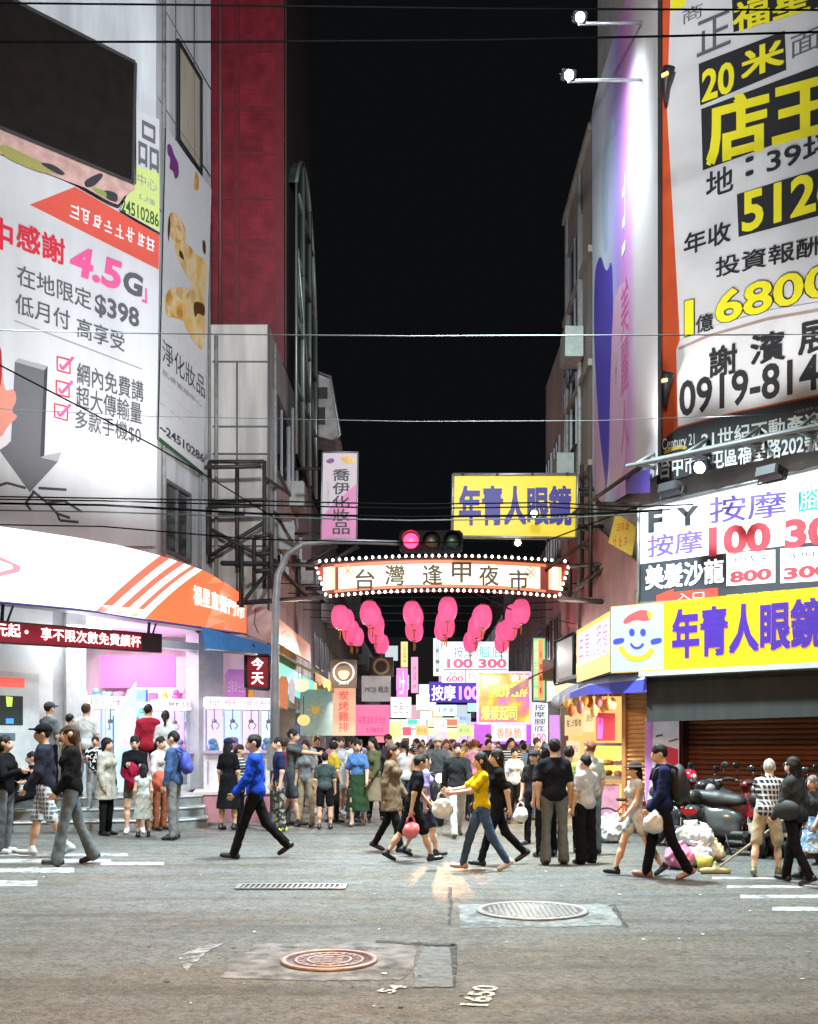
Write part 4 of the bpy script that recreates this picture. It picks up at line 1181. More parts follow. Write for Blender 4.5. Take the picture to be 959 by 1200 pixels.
for (x0, y0, x1, y1), s in zip(((67, 418, 82, 437), (66, 446, 81, 465), (64, 473, 79, 492)), (('網內免費講', 90, 424, 168, 472), ('超大傳輸量', 89, 451, 166, 498), ('多款手機$0', 88, 479, 165, 522))):
    B.line([(x0, y0), (x1, y0 + 4), (x1, y1 + 1), (x0, y1 - 3), (x0, y0)], .028, INKRED, 'tick_box')
    B.line([(x0 + 3, y0 + 9), (x0 + 6, y1 - 4), (x1 + 4, y0 + 1)], .05, PINKI, 'tick_mark', .011)
    B.text(*s, INKG, .012)
AR1 = ink('print_grey', (.13, .13, .14)); AR2 = ink('print_dark', (.045, .045, .05)); AR3 = ink('print_pale', (.34, .34, .36))
B.poly([(17.6, 424), (52, 434), (47, 536), (68, 541), (35, 577), (-2, 526), (13, 517)], AR1, 'arrow_art')
B.poly([(52, 434), (56, 429), (52, 534), (47, 536)], AR2, 'arrow_art'); B.poly([(47, 536), (52, 534), (72, 530), (68, 541)], AR3, 'arrow_art'); B.poly([(17.6, 424), (22, 420), (56, 429), (52, 434)], AR3, 'arrow_art')
for c in ([(38, 575), (56, 590), (67, 602), (82, 607)], [(45, 572), (78, 574)], [(56, 589), (75, 587), (96, 600)], [(30, 572), (8, 566), (-10, 572)], [(40, 576), (30, 590), (36, 598)], [(67, 602), (70, 610), (92, 612)]): B.line(c, .05, AR2, 'crack_art')
B.poly([(-60, 380), (1, 392), (4, 460), (17, 455), (20, 470), (12, 482), (22, 488), (10, 498), (0, 516), (-60, 520)], ink('print_hand', (.62, .24, .18)), 'hand_art')
B.poly([(-60, 380), (1, 392), (3, 450), (-10, 470), (-60, 470)], ink('print_cuff', (.35, .02, .03)), 'hand_art')
B.poly([(-60, 515), (0, 516), (12, 512), (11, 520), (-5, 530), (-60, 545)], ink('print_pale2', (.66, .60, .60)), 'hand_art')
B.done()

S = Board('video_screen', 'large dark switched off screen above the phone billboard', 'screen', PL.off(.22), [(-60, -46), (24, 4), (159, 73), (156, 214), (0, 149), (-60, 124)],
          mat('screen_off', (.014, .010, .009), .4, var=.3, scale=3), .2, DARK)
S.line([(-60, -46), (24, 4), (159, 73), (156, 214), (0, 149), (-60, 124)], .07, mat('screen_rim', (.05, .05, .05), .5), 'rim', .006); S.done()
T_ = Board('torn_poster', 'torn pink strip of an old poster under the dark screen', 'poster', PL.off(.19), [(-60, 122), (0, 147), (156, 213), (158, 221), (145, 231), (139, 240), (128, 236), (100, 220), (60, 205), (0, 180), (-60, 152)],
           mat('faded_pink_vinyl', (.58, .36, .32), .7, var=.3, scale=4), .02)
T_.poly([(0, 166), (42, 187), (60, 196), (70, 203), (48, 203), (0, 182)], ink('olive_scrap', (.34, .32, .10)), 'scrap')
T_.poly([(44, 190), (62, 192), (78, 204), (70, 206)], AR2, 'scrap'); T_.poly([(98, 212), (118, 202), (122, 206), (110, 219), (100, 220)], AR2, 'scrap')
T_.poly([(120, 222), (138, 226), (138, 238), (124, 233)], AR2, 'scrap'); T_.poly([(108, 219), (124, 224), (126, 232), (112, 226)], ink('green_scrap', (.22, .34, .08)), 'scrap'); T_.done()

C = Board('corner_sign', 'narrow white and lime corner sign with a telephone number beside the dark screen', 'sign', PL.off(.16), [(160, 128), (187, 140), (187, 272), (141, 246), (152, 222), (160, 215)], VIN, .04)
C.poly([(160, 195), (187, 202), (187, 271), (142, 245), (153, 222), (160, 216)], ink('lime_vinyl', (.56, .66, .22)), 'lime_panel')
C.text('品', 162, 138, 186, 204, AR1, .01); C.text('中心', 161, 202, 184, 226, INKMID, 0); C.scrawl(160, 224, 182, 242, INKMID, 3, 5)
C.text('24510286', 142, 231, 186, 267, ink('ink_green', (.04, .10, .03)), .015); C.done()

N = Board('cosmetics_banner', 'tall white cosmetics banner with golden artwork hung down the building corner', 'banner', PB.off(.16), [(195, 150), (248, 222), (238.5, 557), (186, 515)], mat('banner_white', (.62, .64, .64), .5, var=.05), .03)
GST = [(0, (.66, .52, .28)), (.28, (.70, .42, .08)), (.45, (.74, .55, .20)), (.55, (.40, .17, .03)), (.68, (.70, .40, .07)), (.85, (.76, .62, .34)), (1, (.55, .25, .04))]
GOLD = printed('print_gold', GST, 2, -6, 6, 9, 1.3); GOLD2 = printed('print_amber', GST, 2, -6, 6, 8, .9); GOLDD = ink('print_brown', (.10, .04, .01)); PURP = ink('print_purple', (.18, .04, .20))
N.poly([(196, 168), (201, 170), (204, 182), (209, 190), (210, 206), (205, 211), (203, 200), (198, 198), (200, 186), (196, 180)], PURP, 'emblem')
N.poly([(229, 199), (233, 206), (233, 224), (226, 222)], GOLD2, 'artwork')
N.poly([(198, 250), (205, 248), (216, 262), (219, 284), (210, 290), (203, 284), (197, 270)], GOLD, 'artwork'); N.poly([(204, 262), (212, 266), (216, 278), (209, 284)], GOLD2, 'artwork')
N.poly([(203, 284), (219, 284), (231, 300), (243, 305), (242, 340), (236, 352), (228, 344), (220, 325), (208, 304)], GOLD2, 'artwork')
N.poly([(194, 342), (205, 336), (224, 338), (226, 352), (219, 378), (206, 372), (193, 371)], GOLD, 'artwork'); N.poly([(214, 346), (240, 330), (241, 385), (238, 414), (226, 400), (214, 378)], GOLD2, 'artwork')
N.poly([(226, 352), (240, 356), (240, 372), (232, 366), (228, 374)], GOLDD, 'artwork'); N.poly([(196, 266), (198, 250), (200, 262), (197, 288)], GOLDD, 'artwork'); N.poly([(210, 292), (214, 296), (216, 306), (209, 300)], GOLDD, 'artwork')
N.poly([(237, 280), (241, 284), (241, 300), (237, 294)], GOLDD, 'artwork')
N.text('淨化妝品', 190, 396, 240, 468, AR2, .0); N.text('肌膚管理中心', 190, 432, 236, 478, INKMID, .0); N.text('NETTOYER', 189, 456, 231, 490, INKMID, -.005); N.scrawl(186, 470, 212, 492, INKMID, 3, 8)
N.text('~24510286', 187, 494, 239, 543, AR2, .025); N.poly([(186.2, 512), (238.6, 554), (238.4, 557), (186, 518)], ink('green_strip', (.02, .09, .04)), 'lower_strip', .012); N.done()

K = Board('vertical_sign', 'tall narrow pink and white cosmetics sign hanging over the left side of the alley', 'sign', flat(26.6), [(378, 530), (420, 530), (418, 636), (376, 636)], lit('pale_sign_face', (.70, .58, .64), .32), .18, STEEL, frame=STEEL, frame_w=.03)
K.poly([(377, 606), (392, 590), (419, 566), (418.4, 634), (376.6, 634)], lit('sign_pink', (.75, .22, .48), .35), 'pink_panel'); K.poly([(404, 600), (419, 588), (418.6, 616)], lit('sign_pink2', (.80, .30, .56), .35), 'pink_panel')
K.text('喬伊化妝品', 390, 549, 410, 627, BLK, .02, vertical=True); K.poly([(398, 536), (408, 534), (417, 537), (416, 543), (404, 543)], GOLD, 'emblem'); K.poly([(381, 540), (390, 536), (393, 541), (386, 544)], PURP, 'emblem')
K.scrawl(383, 562, 387, 606, INKMID, 1, 4); K.scrawl(381, 628, 412, 633, INKMID, 6, 4); K.done()
MBb = MB()
for z in (.25, 1.9): MBb.bar((-.45, .09, z), (-1.15, .09, z), .05)
MBb.build('bracket', DARK, K.root)

# ------------------------------------------------------------------ left: light band wrapped round the corner shop
path = [PL.off(1.3).pt(-6.0)] + [PL.off(1.3).pt(u) for u in (-4, -2, -1, -.4)]
e0 = PL.off(1.3).pt(.15); end = Vector((-4.07, 24.4, 0))
path += [e0, Vector((e0.x + .32, e0.y + .62, 0)), end]
def on_path(px):
    k = (px - CX) / FPX
    for a, c in zip(path, path[1:]):
        fa, fc = a.x - k * a.y, c.x - k * c.y
        if fa <= 0 <= fc:
            t = -fa / (fc - fa); return a + (c - a) * t
    return path[-1] if path[-1].x - k * path[-1].y < 0 else path[0]
lerp = lambda x, xs, ys: float(np.interp(x, xs, ys))
ytop = lambda x: lerp(x, [-60, 0, 60, 120, 150, 185, 215, 240, 265, 290], [606, 617, 625, 635, 641, 650, 660, 669, 683, 701])
ybot = lambda x: lerp(x, [-60, 0, 100, 180, 285, 290], [697, 705, 714.5, 727, 742, 743])
band = thing('light_band_sign', 'glowing white and orange light band wrapping the corner shop canopy', 'sign', (e0.x, e0.y, 4.0))
WB = lit('band_white', (1.0, .98, .97), 1.3); WO = lit('band_orange', (1.0, .19, .07), .95); WR = lit('band_red', (.95, .20, .13), .95)
cols = [(-58, 0)] + [(x, 0) for x in range(-40, 1, 20)] + [(20, 12), (50, 35), (80, 58), (112, 76), (123, 76), (133, 75), (142, 74), (152, 72), (159, 70), (169, 68), (190, 54), (215, 36), (240, 24), (262, 14), (280, 5), (289, 0)]
def bmat(i): 
    x = cols[i][0]
    return 2 if x in (112, 133, 152) else (1 if x >= 169 else 0)
b = MB(); NV = 5
def bpt(s_, sl, t):
    x = s_ + sl * t; p = on_path(x); y = ybot(x) + (ytop(x) - ybot(x)) * t
    k = -(x - CX) / FPX
    return Vector((p.x, p.y, CAMZ + (HY - y) / FPX * p.y)) - band.location
for i in range(len(cols) - 1):
    for j in range(NV):
        b.face([bpt(*cols[i], j / NV), bpt(*cols[i + 1], j / NV), bpt(*cols[i + 1], (j + 1) / NV), bpt(*cols[i], (j + 1) / NV)], bmat(i))
b.build('panel', [WB, WO, WR], band)
b = MB(); inn = Vector((-.45, .40, 0))
xs = [c[0] for c in cols]
for a, c in zip(xs, xs[1:]):
    for fy, sg in ((ytop, 1), (ybot, -1)):
        pa, pc = on_path(a), on_path(c)
        A = Vector((pa.x, pa.y, CAMZ + (HY - fy(a)) / FPX * pa.y)) - band.location; Cc = Vector((pc.x, pc.y, CAMZ + (HY - fy(c)) / FPX * pc.y)) - band.location
        b.face([A, Cc, Cc + inn, A + inn] if sg > 0 else [A, A + inn, Cc + inn, Cc])
b.build('casing', mat('band_casing', (.35, .35, .36), .5), band)
b = MB(); b.tube([bpt(c[0], 0, 0) + Vector((.012, -.012, -.012)) for c in cols], .022, 6); b.build('lower_trim', mat('violet_trim', (.10, .06, .30), .4), band)
# lettering on the band follows its curve
WTX = ink('band_lettering', (1, .97, .95), 1.5)
def band_text(body, x0, x1, t0, t1, m, bold=.02):
    co, fs = text_mesh(body, bold); lo, hi = co.min(0), co.max(0); b = MB(); q = []
    for v in co:
        a = (v[0] - lo[0]) / (hi[0] - lo[0]); c = (v[1] - lo[1]) / (hi[1] - lo[1])
        q.append(tuple(bpt(x0 + (x1 - x0) * a, 0, t0 + (t1 - t0) * c) + Vector((.022 + v[2], -.02 - v[2], 0))))
    b.add(q, fs, 0, False); b.build('lettering', m, band)
band_text('福星直營門市', 226, 286, .36, .70, WTX)
b = MB(); p = [bpt(-8, 0, .62), bpt(24, 0, .50), bpt(22, 0, .42), bpt(-8, 0, .30), bpt(-8, 0, .36), bpt(14, 0, .455), bpt(14, 0, .50), bpt(-8, 0, .56)]
q = [x + Vector((.02, -.02, 0)) for x in p]; b.face([q[7], q[6], q[1], q[0]]); b.face([q[6], q[5], q[2], q[1]]); b.face([q[5], q[4], q[3], q[2]]); b.build('emblem', ink('band_emblem', (.95, .22, .25), .9), band)
# pale end panel, blue awning
E_ = Board('pale_side_sign', 'pale pinkish panel standing at the end of the orange band', 'sign', Plane(-4.1, 24.45, 12), [(290, 703), (300, 702), (322, 722), (322, 756), (290, 744)], mat('pale_pink_panel_wall', (.58, .46, .46), .6, var=.25, scale=3), .05)
E_.line([(300, 712), (298, 730), (303, 742)], .03, INKG); E_.done()
aw = thing('blue_awning', 'plain blue canvas awning under the end of the orange band', 'awning', (-4.2, 21.6, 3.8))
a0, a1 = Vector((-4.45, 21.1, 0)), Vector((-3.38, 23.9, 0))
def zpx(px, py, Y): return CAMZ + (HY - py) / FPX * Y
b = MB()
L_ = aw.location
p1 = Vector((a0.x, a0.y, zpx(0, 734, a0.y))) - L_; p2 = Vector((a1.x, a1.y, zpx(0, 757, a1.y) )) - L_; p3 = Vector((a1.x + .12, a1.y - .1, zpx(0, 770, a1.y))) - L_; p4 = Vector((a0.x + .12, a0.y - .1, zpx(0, 762, a0.y))) - L_
nn_ = 8
for i in range(nn_):
    A, C2 = p1.lerp(p2, i / nn_), p1.lerp(p2, (i + 1) / nn_); D, Bq = p4.lerp(p3, i / nn_), p4.lerp(p3, (i + 1) / nn_)
    w = .03 * math.sin(i * 2.1); w2 = .03 * math.sin((i + 1) * 2.1)
    b.face([D + Vector((w, 0, -abs(w))), Bq + Vector((w2, 0, -abs(w2))), C2, A], 0, True)
back = Vector((-.8, .5, .12)); b.face([p1, p2, p2 + back, p1 + back]); b.build('canvas', mat('blue_canvas', (.03, .18, .50), .8, var=.15), aw)
b = MB(); b.tube([p4 + Vector((0, -.02, 0)), p3 + Vector((0, -.02, 0))], .03, 6); b.build('front_bar', STEEL, aw)

# LED ticker hung under the canopy
LEDB = mat('led_housing', (.02, .008, .010), .4)
R = Board('led_ticker', 'long red LED ticker hanging under the shop canopy', 'led sign', PL.off(1.0), [(-60, 722), (190, 743), (190, 765), (-60, 750)], LEDB, .14, DARK)
R.poly([(-60, 723.5), (166, 743), (166, 762), (-60, 748.5)], lit('led_dark_red', (.30, .004, .02), .35), 'led_field')
LEDI = ink('led_glow', (1, .55, .55), 3.0)
R.text('元起 •', -6, 729, 33, 748, LEDI, .015); R.text('享不限次數免費續杯', 48, 735, 165, 759, LEDI, .012); R.done()
b = MB()
for px in (4, 176):
    x, z = R.q(px, 728 if px < 50 else 742); b.bar((x, .05, z), (x + .05, .05, z + .62), .05); b.bar((x + .1, .05, z), (x + .35, .1, z + .6), .03)
b.build('hanger', DARK, R.root)
RS = Board('small_led_sign', 'small square red LED sign with two characters under the blue awning', 'led sign', flat(22.9), [(288, 768), (316, 768), (316, 808), (288, 806)], lit('led_dark_red', (.30, .004, .02), .35), .15, DARK, frame=DARK, frame_w=.05)
RS.text('今', 295, 771, 309, 785, LEDI, .02); RS.text('天', 295, 788, 309, 802, LEDI, .02); RS.done()
MBb = MB(); MBb.bar((-.1, .07, .77), (-.1, .07, 1.0), .04); MBb.build('bracket', DARK, RS.root)

# ------------------------------------------------------------------ right: the large wrapped billboard and the violet banner
GW = mat('white_billboard_vinyl', (.55, .545, .54), .42, var=.16, scale=1.0, bump=.5)
ORV = mat('orange_red_vinyl', (.50, .075, .02), .5, var=.2, scale=2)
G = Board('estate_billboard', 'huge white property billboard with yellow and black figures above the massage sign', 'billboard', PR.off(.06), [(770, -140), (1010, -140), (1010, 495), (960, 503), (770, 570)], ORV, .08, DARK)
G.poly([(790, -140), (1010, -140), (1010, 428), (900, 446), (840, 462), (800, 478), (797, 395), (782, 130)], GW, 'white_field')
G.poly([(797, 400), (830, 384), (900, 364), (1010, 346), (1010, 452), (860, 483), (795, 500), (793, 410)], GW, 'white_field', .012)
G.line([(796, 409), (830, 394), (900, 374), (1010, 355)], .05, mat('brownish_rule', (.30, .22, .19), .6), 'rule', .014)
G.poly([(771, 520), (795, 502), (860, 485), (1010, 455), (1010, 500), (770.5, 568)], BLK, 'black_panel', .016)
BY = ink('print_yellow', (.72, .64, .02))
G.text('商', 800, 2, 824, 30, INKG, .0); G.text('正', 817, 10, 857, 68, INKG, .01, .1); G.text('店面', 930, 25, 985, 68, INKG, .0) if False else None
G.poly([(857, -20), (1010, -70), (1010, -6), (860, 38)], BLK, 'black_panel'); G.text('福星', 859, -22, 950, 40, BY, .03, sl=.3)
G.poly([(786, 0), (802, -8), (804, 6), (788, 14)], BY, 'yellow_mark')
G.poly([(819, 75), (920, 36), (922, 82), (821, 124)], BLK, 'black_panel'); G.text('20', 823, 70, 861, 121, BY, .03, sl=.35); G.text('米', 869, 43, 920, 95, BY, .035, sl=.35)
G.text('面', 927, 30, 962, 70, INKG, .0)
G.poly([(822, 128), (1010, 58), (1010, 132), (824, 200)], BLK, 'black_panel'); G.text('店王', 828, 78, 985, 196, BY, .045, sl=.27)
G.text('地', 828, 192, 860, 234, BLK, .02); G.text('：', 874, 182, 884, 208, BLK, .03); G.text('39坪', 899, 150, 985, 205, BLK, .02, sl=.28)
G.poly([(864, 228), (1010, 182), (1010, 240), (866, 278)], BLK, 'black_panel'); G.text('5126', 870, 190, 988, 274, BY, .03, sl=.3)
G.text('年收', 802, 257, 857, 301, BLK, .025, sl=.33); G.text('投資報酬', 839, 275, 964, 326, BLK, .018, sl=.22)
def outlined(body, x0, y0, x1, y1):
    G.text(body, x0, y0, x1, y1, BLK, .055, lift=.014, part='lettering_outline'); G.text(body, x0 + 1.2, y0 + 1.2, x1 - 1.2, y1 - 1.2, BY, .025, lift=.022)
outlined('1', 802, 350, 815, 396); outlined('6800', 838, 304, 982, 383); G.text('億', 816, 366, 837, 392, BLK, .015, lift=.02)
G.text('謝', 832, 402, 865, 444, BLK, .03, lift=.024, sl=.2); G.text('濱', 880, 386, 921, 430, BLK, .025, lift=.024, sl=.2); G.text('展', 936, 372, 978, 418, BLK, .03, lift=.024, sl=.2)
G.text('0919-8140', 797, 410, 985, 490, BLK, .02, lift=.024, sl=.2)
G.text('Century 21', 777, 508, 815, 532, WHT, .0, lift=.026); G.poly([(778, 529), (796, 521), (806, 523), (806, 527), (796, 526), (780, 533)], ink('emblem_gold', (.55, .40, .06)), 'emblem', .026)
G.text('21世紀不動產逢甲', 823, 478, 985, 529, WHT, .02, lift=.026, sl=.17); G.text('台中市西屯區福星路202號 24', 774, 500, 985, 562, WHT, .025, lift=.026, sl=.18)
G.scrawl(930, 474, 965, 486, INKMID, 7, 2, .026)
G.done()
VI = Board('portrait_banner', 'tall white and violet portrait banner on the alley side of the right corner', 'banner', Plane(XR - .1, 18.12, -90), [(694, 130), (700, 105), (740, -22), (771, -140), (771, 556), (720, 588), (704, 588), (695, 570)],
           printed('portrait_print', [(0, (.50, .56, .66)), (.22, (.62, .66, .72)), (.36, (.42, .42, .66)), (.47, (.34, .24, .56)), (.56, (.50, .20, .50)), (.66, (.56, .30, .54)), (.74, (.60, .54, .54)), (1, (.60, .56, .56))], 0, -3.4, 3.4, .28, .9), .06)
VIO = ink('print_violet', (.46, .20, .50)); LAV = ink('print_lavender', (.40, .36, .62)); BLUV = ink('print_blueviolet', (.09, .06, .40)); PKV = ink('print_palepink', (.56, .34, .46)); BLG = ink('print_bluegrey', (.40, .48, .62)); CRM = ink('print_cream', (.60, .54, .52))
VI.poly([(697, 318), (704, 296), (711, 322), (718, 300), (719, 380), (716, 470), (713, 560), (709, 582), (702, 500), (696, 400)], BLUV, 'artwork')
VI.poly([(719, 345), (738, 322), (737, 440), (733, 560), (714, 585), (715, 470)], PKV, 'artwork')
VI.poly([(706, 190), (712, 150), (718, 132), (721, 150), (716, 190), (712, 240), (714, 285), (709, 300), (705, 260)], BLG, 'artwork')
VI.poly([(697, 420), (702, 500), (712, 585), (704, 588), (696, 575)], PKV, 'artwork')
for k, ch in enumerate('美麗人'): VI.text(ch, 728, 340 + k * 68, 737, 384 + k * 68, ink('print_rose', (.56, .10, .34)), .0)
VI.poly([(737, 557), (766, 549), (766, 577), (737, 579)], mat('blue_flap', (.07, .035, .34), .6), 'blue_flap', .06); VI.scrawl(729, 200, 734, 300, WHT, 1, 3); VI.scrawl(721, 420, 724, 450, INKMID, 1, 6); VI.done()
# massage sign
FW = lit('massage_white', (.96, .99, 1.0), 1.25)
F = Board('massage_sign', 'glowing white massage parlour lightbox with violet and red figures', 'lightbox', PR.off(.1), [(749, 596), (1010, 536), (1010, 694), (749, 708)], FW, .3, STEEL, frame=STEEL, frame_w=.05)
FD = ink('massage_dark', (.045, .05, .06), .04); FV = ink('massage_violet', (.16, .10, .46), .22); FR = ink('massage_red', (.55, .05, .07), .35); FT = ink('massage_teal', (.02, .50, .42), .5)
F.poly([(750, 661), (1010, 628), (1010, 691), (750, 706)], FD, 'dark_field')
F.text('F', 760, 596, 777, 625, FD, .05); F.text('Y', 793, 592, 820, 618, FD, .05); F.text('按摩', 832, 574, 922, 614, FV, .012, sl=.1)
F.rect(936, 566, 1000, 600, FT, 'teal_field'); F.text('腳底', 938, 568, 996, 598, FW, .0, lift=.014)
F.text('按摩', 759, 620, 824, 654, FV, .02); F.text('100 300', 831, 600, 1010, 653, FR, .05, sl=.1)
F.text('美髮沙龍', 757, 654, 849, 692, ink('massage_letter', (.95, .97, 1), .95), .03, lift=.016)
for x0, x1, t1, t2 in ((852, 909, '燙或染', '800'), (915, 980, '洗加剪', '300')):
    yo = (x0 - 749) * -.085
    F.poly([(x0, 657 + yo), (x1, 657 + yo - 4), (x1, 690 + yo * .6 - 2), (x0, 692 + yo * .6)], FW, 'price_panel', .010)
    F.text(t1, x0 + 4, 657 + yo, x1 - 5, 672 + yo - 2, INKG, .0, lift=.018); F.text(t2, x0 + 4, 674 + yo, x1 - 4, 690 + yo * .7, FR, .05, lift=.018)
F.poly([(770, 698), (790, 690), (790, 694), (842, 689), (842, 702), (770, 706)], ink('arrow_red', (.80, .05, .03), .7), 'arrow', .012); F.text('入口', 794, 693, 826, 704, WHT, .0, lift=.018)
F.text('預約專線:04-2451', 852, 685, 990, 699, ink('massage_yellow', (.85, .80, .05), .7), .0, lift=.018)
F.done()

# optician's yellow signs
OY = lit('optician_yellow', (.98, .55, .008), .7); OV = ink('optician_violet', (.055, .015, .27), .04); OG = lit('optician_grey', (.60, .62, .64), .35)
O = Board('optician_fascia_sign', 'yellow optician fascia lightbox with violet letters over the dark roller blind', 'lightbox', PR.off(.62), [(716, 711), (1010, 683), (1010, 774), (716, 789)], OY, .35, STEEL)
O.poly([(716.3, 711.5), (778, 706), (778, 784), (716.3, 788.5)], OG, 'emblem_panel')
O.text('年青人眼鏡', 788, 699, 966, 773, OV, .05, sl=.085)
O.poly([(730, 728), (738, 720), (752, 714), (764, 717), (765, 724), (758, 728), (744, 726), (733, 732)], ink('emblem_red', (.75, .06, .06), .5), 'emblem', .008); O.poly([(758, 716), (765, 718), (765, 724), (761, 726)], ink('emblem_orange', (.85, .42, .02), .6), 'emblem', .009)
ring = lambda cx, cy, r0, r1, a0, a1, m, n=18, sy=1.0: O.ring(cx, cy, r0, r1, a0, a1, m, n, sy, .010)
EB = ink('emblem_blue', (.03, .05, .30), .15)
for cx in (741, 754): ring(cx, 741, 0, 3.4, 0, 360, EB, 12, 1.3)
ring(747, 752, 6, 8.6, 15, 165, EB, 10); ring(747, 752, 17, 23, 25, 165, ink('emblem_orange', (.85, .42, .02), .6), 14)
for x0, x1 in ((719, 732), (763, 776)): O.poly([(x0, 749), (x1, 747), (x1, 753), (x0, 756)], EB, 'emblem', .009)
O.done()
O2 = Board('optician_side_sign', 'yellow optician sign facing the alley round the corner of the grey emblem', 'lightbox', Plane(O.root.location.x, O.root.location.y, 0) if False else Plane(PR.off(.62).pt(PR.off(.62).uv(715.5, 750)[0]).x, PR.off(.62).pt(PR.off(.62).uv(715.5, 750)[0]).y + .05, -84), [(676, 739), (715, 716), (715, 787), (676, 800)], OY, .3, STEEL)
O2.poly([(677, 744), (714, 722), (714, 765), (677, 782)], lit('optician_cream', (.95, .86, .80), .8), 'cream_panel'); 
for k, ch in enumerate('年青人眼鏡'): O2.text(ch, 679 + k * 7, 746 - k * 4, 684.5 + k * 7, 778 - k * 3, ink('side_violet', (.40, .12, .50), .25), .0)
O2.done()
GS = Board('glass_panel_sign', 'pale empty glass sign panel in a dark frame beside the alley mouth', 'sign', Plane(O2.root.location.x - .25, 23.6, -70), [(651, 752), (673, 742), (673, 797), (651, 802)], mat('pale_glass_panel', (.40, .46, .50), .15, em=.12, emcol=(.6, .7, .75), light=False), .05, DARK, frame=DARK, frame_w=.05).done()
# hanging yellow optician sign
H = Board('hanging_optician_sign', 'yellow optician sign with navy letters hanging across the alley above the arch', 'sign', flat(24.0), [(531, 556), (677, 556), (676, 631), (530, 629)], lit('hanging_yellow', (.80, .60, .015), .62), .22, STEEL, frame=STEEL, frame_w=.05)
H.text('年青人眼鏡', 538, 569, 670, 616, ink('hanging_navy', (.025, .02, .20), .02), .085); H.done()
MBb = MB()
for z in (.3, 1.15): MBb.bar((1.44, .1, z), (2.2, .1, z), .06)
for x in (-1.2, -.4, .4, 1.2): MBb.bar((x, -.03, 1.43), (x, -.03, 1.5), .05)
MBb.build('bracket', DARK, H.root)

# ------------------------------------------------------------------ dark roller blind and pale lip below the fascia
fb = PR.off(.56)
D = Board('roller_blind', 'dark grey canvas roller blind hung below the yellow fascia', 'awning', fb, [(758, 794), (1010, 788), (1010, 838), (758, 846)], mat('grey_canvas', (.030, .033, .032), .85, var=.3, scale=6, streak=True), .05).done()
u_, v_ = D.q(758, 790); u2_, v2_ = D.q(1010, 776)
b = MB(); b.box(u_, -.25, v_ - .05, u2_, .2, v_ + .03); b.build('valance_lip', mat('pale_lip', (.45, .48, .50), .5), D.root)
ba = thing('corner_awning', 'blue and white retractable awning over the lit food stall', 'awning', (3.2, 20, 2.7))
def apt(px, py, Y): return W(px, py, Y) - ba.location
rowT = [apt(655, 812, 22.6), apt(668, 804, 21.2), apt(690, 797, 19.8), apt(714, 792, 18.7), apt(758, 786, 17.6)]
rowM = [apt(654, 822, 22.55), apt(668, 812, 21.0), apt(690, 803, 19.5), apt(714, 800, 18.5), apt(758, 796, 17.45)]
rowB = [apt(654, 828, 22.5), apt(668, 819, 20.95), apt(690, 814, 19.45), apt(714, 813, 18.45), apt(758, 811, 17.4)]
b = MB()
for k in range(4):
    b.face([rowM[k], rowM[k + 1], rowT[k + 1], rowT[k]], 0); b.face([rowB[k], rowB[k + 1], rowM[k + 1], rowM[k]], 1 if k >= 1 else 0)
    b.face([rowT[k], rowT[k + 1], rowT[k + 1] + Vector((.6, .6, .12)), rowT[k] + Vector((.6, .3, .12))], 0)
b.build('canvas', [mat('pale_blue_canvas', (.36, .42, .60), .7), mat('deep_blue_canvas', (.05, .06, .50), .7, var=.1)], ba)
b = MB(); b.lathe([(.001, -.18), (.13, -.16), (.15, 0), (.13, .16), (.001, .18)], 14, 0, tuple(rowM[0]), 'y'); b.build('end_roller', mat('pale_roller', (.50, .52, .55), .4), ba)

# ------------------------------------------------------------------ arch
AY = 26.0; AP = flat(AY)
ar = thing('market_arch_sign', 'bulb lit night market arch sign with a cream lightbox spanning the alley', 'arch sign', (AP.uv(518, 700)[0], AY, AP.uv(518, 700)[1]))
def aq(px, py): u, v = AP.uv(px, py); return (u - ar.location.x, v - ar.location.z)
top = lambda x: 653 + 7 * ((x - 518) / 148.0) ** 2
bot = lambda x: 690.5 + 7.5 * ((x - 518) / 137.0) ** 2
n = 22
tp = [aq(370 + 297 * i / n, top(370 + 297 * i / n)) for i in range(n + 1)]
bt = [aq(383 + 272 * i / n, bot(383 + 272 * i / n)) for i in range(n + 1)]
b = MB(); b.prism(bt + tp[::-1], 0, .45, 0, 0); b.build('housing', mat('arch_red', (.42, .045, .03), .5, var=.15), ar)
def strip(x0, x1, ya, yb, m, name, y=-.02, n=16):
    b = MB()
    for i in range(n):
        a, c = x0 + (x1 - x0) * i / n, x0 + (x1 - x0) * (i + 1) / n
        q = [aq(a, yb(a)), aq(c, yb(c)), aq(c, ya(c)), aq(a, ya(a))]
        b.face([(x, y, z) for x, z in q])
    # its rim stands back to the housing
    b.build(name, m, ar)
CREAM = lit('arch_cream', (1.0, .89, .66), 1.3)
strip(397, 633, lambda x: top(x) + 7.5, lambda x: bot(x) - 5.5, CREAM, 'light_panel')
for x0, x1 in ((379, 393), (643, 658)):
    strip(x0, x1, lambda x: top(x) + 6, lambda x: bot(x) - 6, lit('arch_peach', (1.0, .62, .40), 1.0), 'end_panel', n=3); strip(x0 + 4, x1 - 4, lambda x: top(x) + 6, lambda x: bot(x) - 6, CREAM, 'end_panel', -.024, 3)
strip(392, 640, lambda x: top(x) + 3.5, lambda x: top(x) + 7, lit('arch_orange', (.95, .30, .14), .6), 'upper_trim'); strip(392, 640, lambda x: bot(x) - 5, lambda x: bot(x) - 2, lit('arch_orange', (.95, .30, .14), .6), 'lower_trim')
b = MB(); wob = ink('arch_lettering', (.10, .08, .05), .05)
